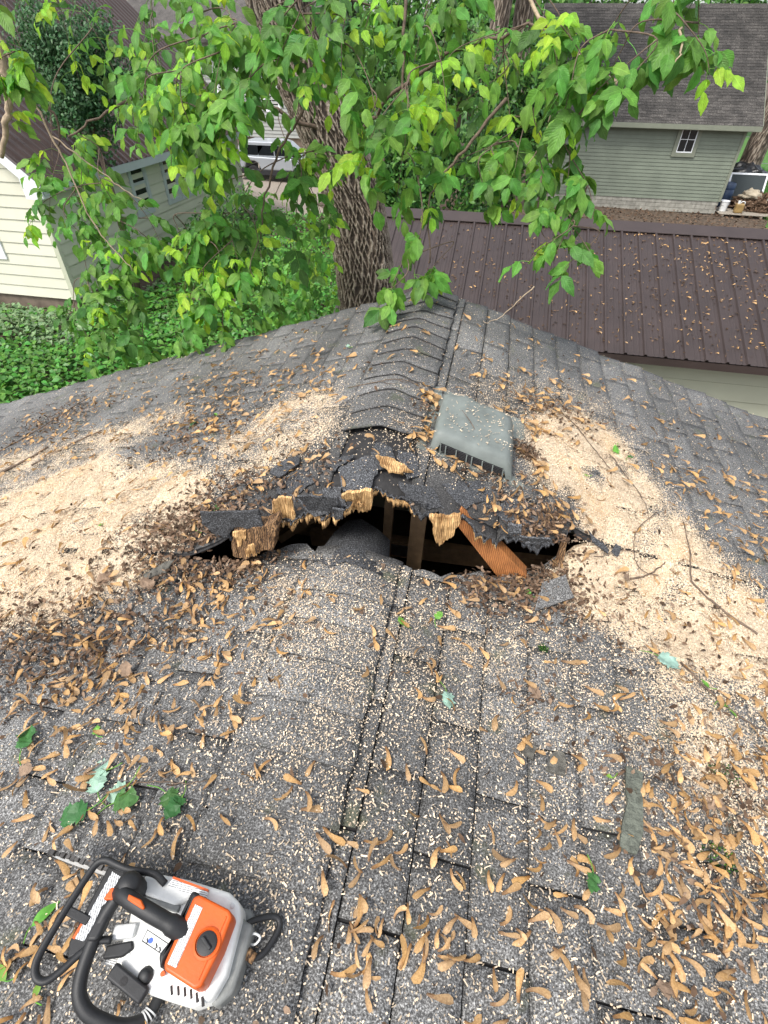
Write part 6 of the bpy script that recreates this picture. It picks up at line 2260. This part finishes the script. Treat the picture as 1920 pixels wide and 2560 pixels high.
def trunk_mesh(name, path, radii, parent, nu=150, nv=330, amp=.022, dens_=15, kz_=7.0, fine_z=None):
    pz = np.array([p[2] for p in path])
    zz = np.linspace(pz[0], pz[-1], nv)
    if fine_z:
        zz = np.concatenate([np.linspace(pz[0], fine_z[0], nv // 8)[:-1], np.linspace(fine_z[0], fine_z[1], nv), np.linspace(fine_z[1], pz[-1], nv // 8)[1:]])
        nv = len(zz)
    cxs = np.interp(zz, pz, [p[0] for p in path])
    cys = np.interp(zz, pz, [p[1] for p in path])
    rr_ = np.interp(zz, pz, radii)
    th = np.linspace(0, 2 * np.pi, nu, endpoint=False)
    T, Z = np.meshgrid(th, zz)
    wob = .35 * np.sin(Z * 5.1 + 2 * np.sin(T)) + .2 * np.sin(Z * 13 + T * 3) + .12 * np.sin(Z * 29 + T * 7)
    a = np.sin(dens_ * T + Z * kz_ + wob * 4.0 + .8 * np.sin(Z * 19 + T * 9))
    b = np.sin(dens_ * T - Z * kz_ * 1.15 + wob * 3.0 + 1 + .8 * np.sin(Z * 23 - T * 11))
    c = 1 - np.minimum(np.abs(a), np.abs(b)) - .18 * np.sin(Z * 61 + T * 17) * np.sin(T * 13 + Z * 9)
    fine = .22 * np.sin(Z * 160 + 9 * np.sin(T * 23)) * np.sin(T * 61)
    r01 = np.clip((c - .38) / .5 + fine, 0, 1)
    Rr = rr_[:, None] * (1 + .03 * np.sin(T * 3 + Z) + .02 * np.sin(T * 5 - Z * 2)) + amp * (r01 - .6)
    V = np.stack([cxs[:, None] + Rr * np.cos(T), cys[:, None] + Rr * np.sin(T), Z], -1).reshape(-1, 3)
    i = np.arange(nu * nv).reshape(nv, nu)
    j = np.roll(i, -1, 1)
    F_ = np.stack([i[:-1].ravel(), j[:-1].ravel(), j[1:].ravel(), i[1:].ravel()], 1)
    return mesh_np(name, V, F_, M['bark'], parent, True, {'ridge': r01.ravel()})


trunk_mesh('trunk', [(-.85, 4.4, -.1), (-.92, 4.4, 2), (-1.02, 4.4, 3.6), (-1.055, 4.4, 3.87), (-1.10, 4.4, 4.13), (-1.17, 4.4, 4.35), (-1.30, 4.4, 4.63), (-1.44, 4.4, 4.9), (-1.56, 4.4, 5.2), (-1.68, 4.4, 5.7), (-1.78, 4.4, 6.6)],
           [.34, .28, .242, .234, .226, .226, .23, .222, .21, .20, .18], tree, 300, 480, .015, 19, 21.0, (3.3, 5.5))

SPRAYS = [
    (-1.24,3.6,4.47,8,0.13), (-1.2,3.6,4.40,8,.12), (-1.3,3.6,4.52,10,.14),
    (-1.12,3.6,4.40,8,0.18), (-1.2,3.7,4.3,8,.18), (-1.0,3.5,4.5,6,.14),
    (-2.37,2.9,5.06,8,0.16), (-2.38,2.9,4.98,8,0.15), (-2.52,2.9,4.84,5,0.12), (-3.01,4.2,5.18,14,0.3), (-2.81,4.2,5.09,14,0.3), (-2.02,3.6,5.14,18,0.3),
    (-1.72,3.5,5.13,18,0.3), (-1.43,3.3,5.11,18,0.28), (-1.23,3.2,5.11,18,0.26), (-1.03,3.1,5.12,18,0.26), (-0.83,3.0,5.1,18,0.26), (-0.69,3.1,5.12,14,0.26),
    (-1.89,3.3,4.98,14,0.26), (-1.62,3.1,4.95,16,0.25), (-1.37,3.0,4.99,18,0.25), (-1.15,2.9,4.99,11,0.2), (-1.06,2.9,4.97,8,0.18), (-0.91,2.9,5.05,9,0.18),
    (-0.77,2.9,5.03,14,0.22), (-1.88,3.1,4.83,12,0.24), (-1.6,2.9,4.81,18,0.24), (-1.43,2.9,4.83,18,0.24), (-1.24,2.8,4.84,9,0.18), (-1.72,2.9,4.76,5,0.13),
    (-1.49,2.8,4.69,12,0.18), (-1.4,2.9,4.7,10,0.18),   (-0.62,3.3,5.13,12,0.26), (-0.47,3.2,5.08,12,0.24),
    (-0.36,3.3,5.11,12,0.24), (-0.27,3.1,5.02,12,0.22), (-0.35,3.0,4.97,10,0.2), (-0.51,3.2,5.02,8,0.2), (-0.62,2.8,4.88,9,0.17), (-0.56,2.7,4.78,12,0.18),
    (-0.44,2.7,4.84,14,0.18), (-0.66,2.8,4.72,6,0.12), (-0.62,2.8,4.59,6,0.12), (-0.47,2.8,4.67,12,0.18), (-0.4,2.8,4.57,8,0.15), (-0.09,3.4,5.01,10,0.24),
    (-0.12,3.2,4.86,10,0.22), (-0.02,3.2,4.77,10,0.22), (-0.26,3.3,4.81,10,0.22), (-0.21,2.9,4.63,10,0.18), (-0.1,2.9,4.67,10,0.18), (0.04,2.9,4.68,12,0.2),
    (0.16,2.8,4.68,12,0.18), (0.18,2.7,4.57,12,0.17), (0.26,2.7,4.63,12,0.17), (0.35,2.7,4.58,8,0.15), (0.02,2.8,4.57,8,0.16), (-0.08,2.8,4.51,6,0.13),
    (0.07,3.0,5.11,14,0.22), (0.17,2.9,5.06,16,0.22), (0.12,2.8,5.01,14,0.2), (0.23,2.8,4.99,14,0.2), (0.31,2.8,5.07,12,0.2), (0.37,2.8,5.01,10,0.18),
    (0.2,2.7,4.9,12,0.18), (0.3,2.7,4.89,10,0.18), (0.41,2.7,4.93,8,0.16), (0.52,2.8,5.11,12,0.18), (0.62,2.8,5.09,8,0.15), (0.64,2.7,5.02,8,0.14),
    (-3.08,3.8,4.52,10,0.24), (-2.7,3.6,4.53,12,0.24), (-3.03,3.6,4.31,10,0.2), (-2.74,3.5,4.30,10,0.2), (-2.46,3.4,4.36,4,0.14), (-3.09,3.5,4.19,6,0.15),
    (-2.71,3.4,4.18,14,0.22), (-2.38,3.3,4.24,14,0.22), (-2.11,3.2,4.22,8,0.16), (-1.86,3.1,4.18,8,0.15), (-1.65,3.1,4.29,14,0.2), (-1.49,3.2,4.33,12,0.2),
    (-1.37,3.4,4.3,12,0.22), (-1.25,3.5,4.28,9,0.2),   (-2.64,3.3,4.01,12,0.18),
    (-2.31,3.2,4.08,14,0.2), (-2.68,3.2,3.83,10,0.16), (-2.42,3.1,3.88,12,0.17), (-2.86,3.2,3.66,8,0.14), (-2.56,3.1,3.69,12,0.16), (-2.33,3.1,3.77,12,0.16),
    (-2.77,3.1,3.40,10,0.14), (-2.5,3.1,3.40,10,0.14), (-2.32,3.1,3.50,10,0.14), (-2.1,3.2,4.04,10,0.18), (-1.86,3.1,4.03,10,0.16), (-1.68,3.0,4.19,12,0.17),
    (-1.48,3.0,4.18,14,0.18), (-1.32,3.0,4.19,10,0.16), (-1.64,2.9,4.05,12,0.16), (-1.52,2.9,4.08,12,0.16), (-1.68,2.9,3.86,12,0.15), (-1.82,2.9,3.79,8,0.13),
    (-1.57,2.85,3.70,8,0.12), (-1.91,2.95,3.60,7,0.12), (-1.46,3.0,3.87,7,0.13), (-1.27,3.0,3.89,7,0.13), (-1.24,3.9,4.09,10,0.25), (-1.51,4.2,3.75,8,0.25),
    (-1.32,4.2,3.73,8,0.25), (-0.36,2.6,4.29,9,0.11), (-0.28,2.7,4.22,7,0.1), (-0.45,2.5,4.18,9,0.09), (-0.49,2.5,4.12,5,0.07), (0.19,2.6,4.34,6,0.1),
    (0.28,2.6,4.37,9,0.12), (0.34,2.6,4.3,6,0.08), (0.41,2.6,4.35,3,0.07),
]


# overhead limbs the drooping twigs come from
LIMBS = [[(-1.55, 4.4, 5.5), (-1.9, 4.0, 5.9), (-2.3, 3.5, 5.85), (-2.6, 3.0, 5.6), (-2.75, 2.6, 5.4)],
         [(-1.5, 4.35, 5.3), (-1.4, 3.8, 5.75), (-1.25, 3.2, 5.8), (-1.0, 2.6, 5.65)],
         [(-1.5, 4.4, 5.4), (-.9, 4.0, 5.8), (-.3, 3.4, 5.8), (.3, 2.9, 5.6), (.7, 2.6, 5.4)],
         [(-1.5, 4.5, 5.2), (-2.4, 4.6, 5.5), (-3.2, 4.2, 5.6), (-3.5, 3.7, 5.3)],
         [(-1.2, 4.25, 4.55), (-1.7, 3.9, 4.75), (-2.2, 3.5, 4.75), (-2.55, 3.3, 4.6)],
         [(-1.1, 4.2, 4.42), (-.8, 3.9, 4.75), (-.3, 3.4, 5.0), (.1, 3.0, 5.1)]]
limb_pts = []
for k_, lp in enumerate(LIMBS):
    p = smooth_path(lp, 8)
    p = [q + Vector((random.gauss(0, .012), random.gauss(0, .012), random.gauss(0, .012))) for q in p]
    big = k_ < 4
    MB().tube(p, list(np.linspace(.075 if big else .014, .018 if big else .005, len(p))), 10).build('limb', M['twig'], tree, True)
    limb_pts += p[3:]


def limb_start(c, r_):
    best, bd = None, 1e9
    for p in limb_pts:
        d_ = (p - c).length + max(0, c.z + .08 - p.z) * 3 + max(0, c.y - p.y) * .6
        if d_ < bd and (p - c).length > r_ * 1.2:
            best, bd = p, d_
    return best


leafs = []       # (matrix, variant, material)


def add_leaf(base, d, nv, sc, mt):
    d = d.normalized()
    nv = (nv - d * nv.dot(d))
    if nv.length < 1e-3:
        nv = d.orthogonal()
    nv.normalize()
    s = d.cross(nv)
    m3 = Matrix(((s.x, d.x, nv.x), (s.y, d.y, nv.y), (s.z, d.z, nv.z)))
    leafs.append((Matrix.Translation(base) @ m3.to_4x4() @ Matrix.Scale(sc, 4), random.randrange(len(AL)), mt))


twig_mb, petioles = [], MB()
order_s = sorted(range(len(SPRAYS)), key=lambda i: -SPRAYS[i][2])
for si in order_s:
    X_, Y_, Z_, n_, r_ = SPRAYS[si]
    c = Vector((X_, Y_, Z_))
    st_ = limb_start(c, r_)
    # the twig arches out of its limb and hangs through the spray
    mid = st_.lerp(c, .55) + Vector((random.gauss(0, .06), random.gauss(0, .06), .03 + .03 * random.random()))
    tipd = (c - mid).normalized()
    end = c + (tipd + Vector((0, -.2, -.6))) * r_ * (.75 if X_ < -.3 else .4)
    tp = smooth_path([st_, mid, c, end], 6)
    rad = list(np.linspace(.0030 + .0016 * min(2, (c - st_).length), .0012, len(tp)))
    twig_mb.append(MB().tube(tp, rad, 6))
    limb_pts.append(mid)
    limb_pts.append(c.copy())
    random.seed(1000 + int(abs(X_) * 977 + Z_ * 3571))
    cnt = 0
    lime = random.random() < .4
    while cnt < n_ * (3.7 if X_ < -.95 else 2.4):
        i = random.randrange(len(tp) // 2, len(tp))
        b0 = tp[i]
        out = Vector((random.gauss(0, 1), random.gauss(-.15, 1), random.gauss(-.15, .6))).normalized()
        L_ = r_ * random.uniform(.4, .95) * (.8 if X_ > -.3 else 1)
        tip_ = b0 + out * L_ + Vector((0, 0, -.25 * L_))
        rach = smooth_path([b0, b0.lerp(tip_, .5) + Vector((0, 0, .12 * L_)), tip_], 3)
        petioles.tube(rach, [.0016, .0014, .0012, .0012, .0010, .0009, .0008][:len(rach)], 4, cap=False)
        mt = 2 if (lime and random.random() < .4) or random.random() < .04 else (1 if random.random() < .65 else 0)
        nl = random.choice((3, 5, 5))
        dirn = (tip_ - rach[-3]).normalized()
        side_ = dirn.cross(Vector((0, 0, 1)))
        if side_.length < .1:
            side_ = Vector((1, 0, 0))
        side_.normalize()
        nv0 = Vector((random.gauss(0, .35), -.6 + random.gauss(0, .35), .8))
        sc = random.uniform(.55, .93) * (.85 if mt == 2 else 1.0)
        for q in range(nl):
            if q == 0:
                bp, dd = tip_, dirn
            else:
                pr = (q + 1) // 2
                bp = rach[max(1, len(rach) - 1 - pr * 2)]
                dd = dirn * .6 + side_ * (1 if q % 2 else -1) * .9
            dd = dd + Vector((0, 0, -.05 - .6 * random.random())) + Vector((random.gauss(0, .25), random.gauss(0, .25), 0))
            add_leaf(bp, dd, nv0 + Vector((random.gauss(0, .3), random.gauss(0, .3), 0)), sc * random.uniform(.8, 1.1), mt)
            cnt += 1
for mb in twig_mb:
    mb.build('twig', M['twig'], tree, True)
petioles.build('leaf_stalks', M['leaf_mid'], tree, True, kind='stuff')
# bare and dead twigs of the photograph
for pts, r0, mt in (([(-2.55, 3.0, 5.15), (-2.50, 3.0, 4.89), (-2.426, 3.0, 4.644), (-2.388, 3.0, 4.478), (-2.347, 3.0, 4.227), (-2.26, 3.0, 4.08), (-2.17, 3.0, 3.97)], .0065, 'pale_twig'),
                    ([(-2.52, 3.05, 4.92), (-2.44, 3.05, 4.78), (-2.40, 3.05, 4.70), (-2.43, 3.05, 4.60), (-2.47, 3.05, 4.58)], .008, 'twig'),
                    ([(-2.42, 3.0, 4.64), (-2.25, 3.0, 4.52), (-2.1, 3.0, 4.42), (-1.98, 3.0, 4.36)], .004, 'pale_twig'),
                    ([(-2.74, 3.2, 5.3), (-2.73, 3.2, 4.98), (-2.78, 3.2, 4.78), (-2.86, 3.2, 4.66), (-2.98, 3.2, 4.50)], .030, 'pale_twig'),
                    ([(-1.0, 3.3, 4.9), (-1.10, 3.2, 4.72), (-1.22, 3.15, 4.56), (-1.30, 3.1, 4.35), (-1.35, 3.1, 4.18)], .009, 'twig'),
                    ([(-.55, 3.2, 5.2), (-.53, 3.1, 4.98), (-.52, 3.05, 4.82), (-.47, 3.0, 4.68)], .008, 'twig'),
                    ([(-.52, 3.05, 4.82), (-.57, 3.0, 4.72), (-.58, 3.0, 4.62)], .005, 'twig'),
                    ([(-.05, 3.0, 4.85), (-.20, 2.9, 4.66), (-.30, 2.85, 4.55), (-.34, 2.8, 4.44), (-.30, 2.7, 4.22)], .008, 'twig'),
                    ([(.42, 3.1, 4.90), (.30, 3.1, 4.95), (.16, 3.15, 5.04), (.02, 3.2, 5.14), (-.1, 3.3, 5.3)], .015, 'pale_twig'),
                    ([(-.98, 4.18, 4.25), (-.88, 4.0, 4.05), (-.83, 3.9, 3.9), (-.80, 3.85, 3.75)], .005, 'twig'),
                    ([(-.78, 3.9, 4.5), (-.81, 3.85, 4.2), (-.83, 3.8, 3.95), (-.84, 3.7, 3.75)], .006, 'twig'),
                    ([(.15, 2.7, 4.6), (.17, 2.65, 4.45), (.22, 2.6, 4.37)], .004, 'twig'),
                    ([(.18, 2.9, 4.95), (.16, 2.85, 4.82), (.13, 2.8, 4.70), (.08, 2.8, 4.62)], .004, 'pale_twig'),
                    ([(.55, 2.75, 5.08), (.57, 2.7, 5.0), (.55, 2.7, 4.97)], .005, 'pale_twig'),
                    ([(.2, 2.5, 4.22), (.12, 2.5, 4.12), (.05, 2.5, 4.05), (-.01, 2.5, 4.03)], .003, 'pale_twig')):
    p = smooth_path(pts, 5)
    p = [q + Vector((random.gauss(0, .004), random.gauss(0, .004), random.gauss(0, .004))) for q in p]
    MB().tube(p, list(np.linspace(r0, r0 * .4, len(p))), 8).build('bare_twig', M[mt], tree, True)
# nearest leaves one by one, the rest as one mass
campos = Vector((0, 0, CAM_H))
leafs.sort(key=lambda t: (t[0].translation - campos).length / t[0].to_scale().x)
inv = Matrix.Translation(-TB)
for mw, q, mt in leafs[:300]:
    o_ = bpy.data.objects.new('leaf', AL_ME[q][mt])
    COL.objects.link(o_)
    o_.parent = tree
    o_.matrix_basis = inv @ mw
bv, bf, bm_, off_ = [], [], [], 0
for mw, q, mt in leafs[300:]:
    a = np.array(mw)
    v_ = AL[q][0] @ a[:3, :3].T + a[:3, 3]
    bv.append(v_)
    bf.append(AL[q][1] + off_)
    bm_ += [mt] * len(AL[q][1])
    off_ += len(v_)
mesh_np('foliage', np.vstack(bv), np.vstack(bf), [M[t] for t in LM], tree, True, {'along': np.tile(AL_T, len(bv)), 'across': np.tile(AL_S, len(bv))}, 'stuff', None, bm_)


# ------------------------------------------------------------------ shrubs, saplings and far trees
def bush(name, label, cat, c, r_, n_, leaf, mats, trunk=None, stems=5, group=None, clumps=14, low=0.0, squash=1.0):
    t = thing(name, label, cat, (c[0], c[1], 0), group)
    cl = rnd_unit(clumps) * rng.uniform(.35, .9, (clumps, 1)) * np.array(r_) + np.array(c)
    k_ = rng.integers(0, clumps, n_)
    P = cl[k_] + rnd_unit(n_) * np.array(r_) * .38 * rng.random((n_, 1)) ** .45
    P = P[P[:, 2] > low]
    n2 = len(P)
    outw = P - np.array(c)
    D_ = rnd_unit(n2) + [0, 0, -.35]
    Nn = outw / (np.linalg.norm(outw, axis=1)[:, None] + .01) * .5 + rnd_unit(n2) * .5 + [0, -.2, .6]
    leaf_cloud('crown' if trunk else 'foliage', P, D_, Nn, rng.uniform(.7, 1.2, n2) * leaf, rng.uniform(.4, .6, n2) * leaf, [M[m_] for m_ in mats], t, 'stuff', .25, rng.integers(0, len(mats), n2).astype(np.int32))
    if trunk:
        mb = MB().tube([(c[0], c[1], -.1), (c[0] + .1, c[1], c[2] * .5), (c[0], c[1], c[2])], [trunk, trunk * .8, trunk * .5], 10)
        mb.build('trunk', M['twig'], t, True)
        for q in cl[:min(5, clumps)]:
            MB().tube([(c[0], c[1], c[2] * .7), tuple((np.array([c[0], c[1], c[2]]) + q) / 2 + [0, 0, .2]), tuple(q)], [trunk * .4, trunk * .3, trunk * .12], 7).build('limb', M['twig'], t, True)
    else:
        for q in cl[:stems]:
            MB().tube([(c[0] + (q[0] - c[0]) * .2, c[1] + (q[1] - c[1]) * .2, -.05), tuple((np.array([c[0], c[1], c[2] * .5]) + q) / 2), tuple(q)], [.03, .02, .008], 6).build('stem', M['twig'], t, True)
    return t


bush('fine_leaved_tree', 'dusky fine leaved small tree standing against the brown steel roof', 'tree', (-9.15, 12.6, 4.5), (1.15, .85, 1.35), 15000, .085, ['fine_leaf'], .07, clumps=32)
bush('bush', 'dark leafy bush behind the big trunk left of the green garage', 'bush', (-2.0, 16.5, 2.6), (1.7, 1.4, 2.6), 9000, .15, ['bush_leaf', 'leaf_dark'], None, 7, clumps=26)
bush('bush', 'tall dark bush touching the left corner of the green garage', 'bush', (-.2, 20.0, 3.0), (1.5, 1.5, 3.0), 9000, .17, ['bush_leaf', 'leaf_dark'], None, 7, clumps=26)
bush('bush', 'broad shaded bush behind the leaning trunk and the parked car', 'bush', (-4.4, 22.0, 2.8), (2.2, 1.6, 3.1), 9000, .18, ['bush_leaf', 'leaf_dark'], None, 7, clumps=26)
bush('bush', 'low bright weeds along the back of the steel roofed outbuilding', 'bush', (-.9, 13.0, .9), (1.9, 1.0, 1.0), 5000, .13, ['bush_leaf', 'leaf_mid'], None, 6, clumps=20)
bush('sapling', 'leafy sapling between the trunk and the cream house', 'sapling', (-3.3, 8.4, 1.4), (.8, .8, 1.5), 2200, .12, ['leaf_dark', 'leaf_mid'], None, 6, clumps=16)
bush('sapling', 'leafy sapling close behind the big ash trunk', 'sapling', (-2.3, 5.6, 2.1), (.5, .5, 1.2), 900, .11, ['leaf_dark', 'leaf_mid'], None, 5, clumps=10)
bush('sapling', 'small leafy shoots beside the left end of the steel roof', 'sapling', (-1.2, 5.7, 2.5), (.45, .35, .55), 500, .10, ['leaf_dark', 'leaf_mid'], None, 5, clumps=8)
bush('sapling', 'leafy shoots showing just past the ridge end of the roof', 'sapling', (-.35, 4.6, 3.0), (.28, .25, .42), 240, .09, ['leaf_dark', 'leaf_mid'], None, 4, clumps=6)
bush('shrub', 'loose green shrub below the windows of the cream house', 'shrub', (-7.6, 15.5, 1.0), (1.3, 1.6, 1.1), 3000, .12, ['leaf_dark', 'bush_leaf'], None, 6, clumps=18)
for lb, x, y, r0, lean in (('straight grey trunk left of the green garage roof', -1.2, 24.5, .33, .35), ('darker leaning trunk touching the green garage roof edge', .05, 25.2, .36, -.25), ('thick trunk behind the right corner of the green garage', 10.9, 31.2, .42, .3)):
    t = thing('tree', lb, 'tree', (x, y, 0))
    trunk_mesh('trunk', [(x, y, -.1), (x + lean * .3, y, 3), (x + lean, y, 7), (x + lean * 1.6, y, 11)], [r0 * 1.15, r0, r0 * .9, r0 * .7], t, 70, 90, .03, 11)
    n_ = 2500
    q = rnd_unit(n_) * [3, 3, 2] * rng.random((n_, 1)) ** .4 + [x + lean * 1.6, y, 11]
    leaf_cloud('crown', q, rnd_unit(n_), rnd_unit(n_) + [0, 0, 1], .3, .18, [M['bush_leaf']], t, 'stuff')
for i, (x, y, h, r0) in enumerate(((-26, 58, 7, 5), (-14, 62, 8, 6), (-4, 60, 7, 5), (6, 63, 8, 6), (16, 58, 7, 5), (26, 62, 8, 6), (-38, 60, 8, 6), (-7, 36, 4, 3.2), (-3.5, 40, 5, 3.6), (1, 44, 5, 3.6))):
    lbs = ['broad tree beyond the pale house at its left', 'tall tree directly behind the pale house', 'rounded tree behind the dark bushes', 'tall tree behind the ridge of the green garage', 'tree to the right behind the green garage', 'far tree at the right horizon', 'far tree at the left horizon',
           'low dense tree right of the parked car', 'dense tree between the pale house and the grey trunks', 'dense tree behind the grey trunks']
    bush('far_tree', lbs[i], 'tree', (x, y, h), (r0, r0 * .8, h * .85), 5200, .42, ['bush_leaf', 'leaf_dark'], .3, clumps=30)
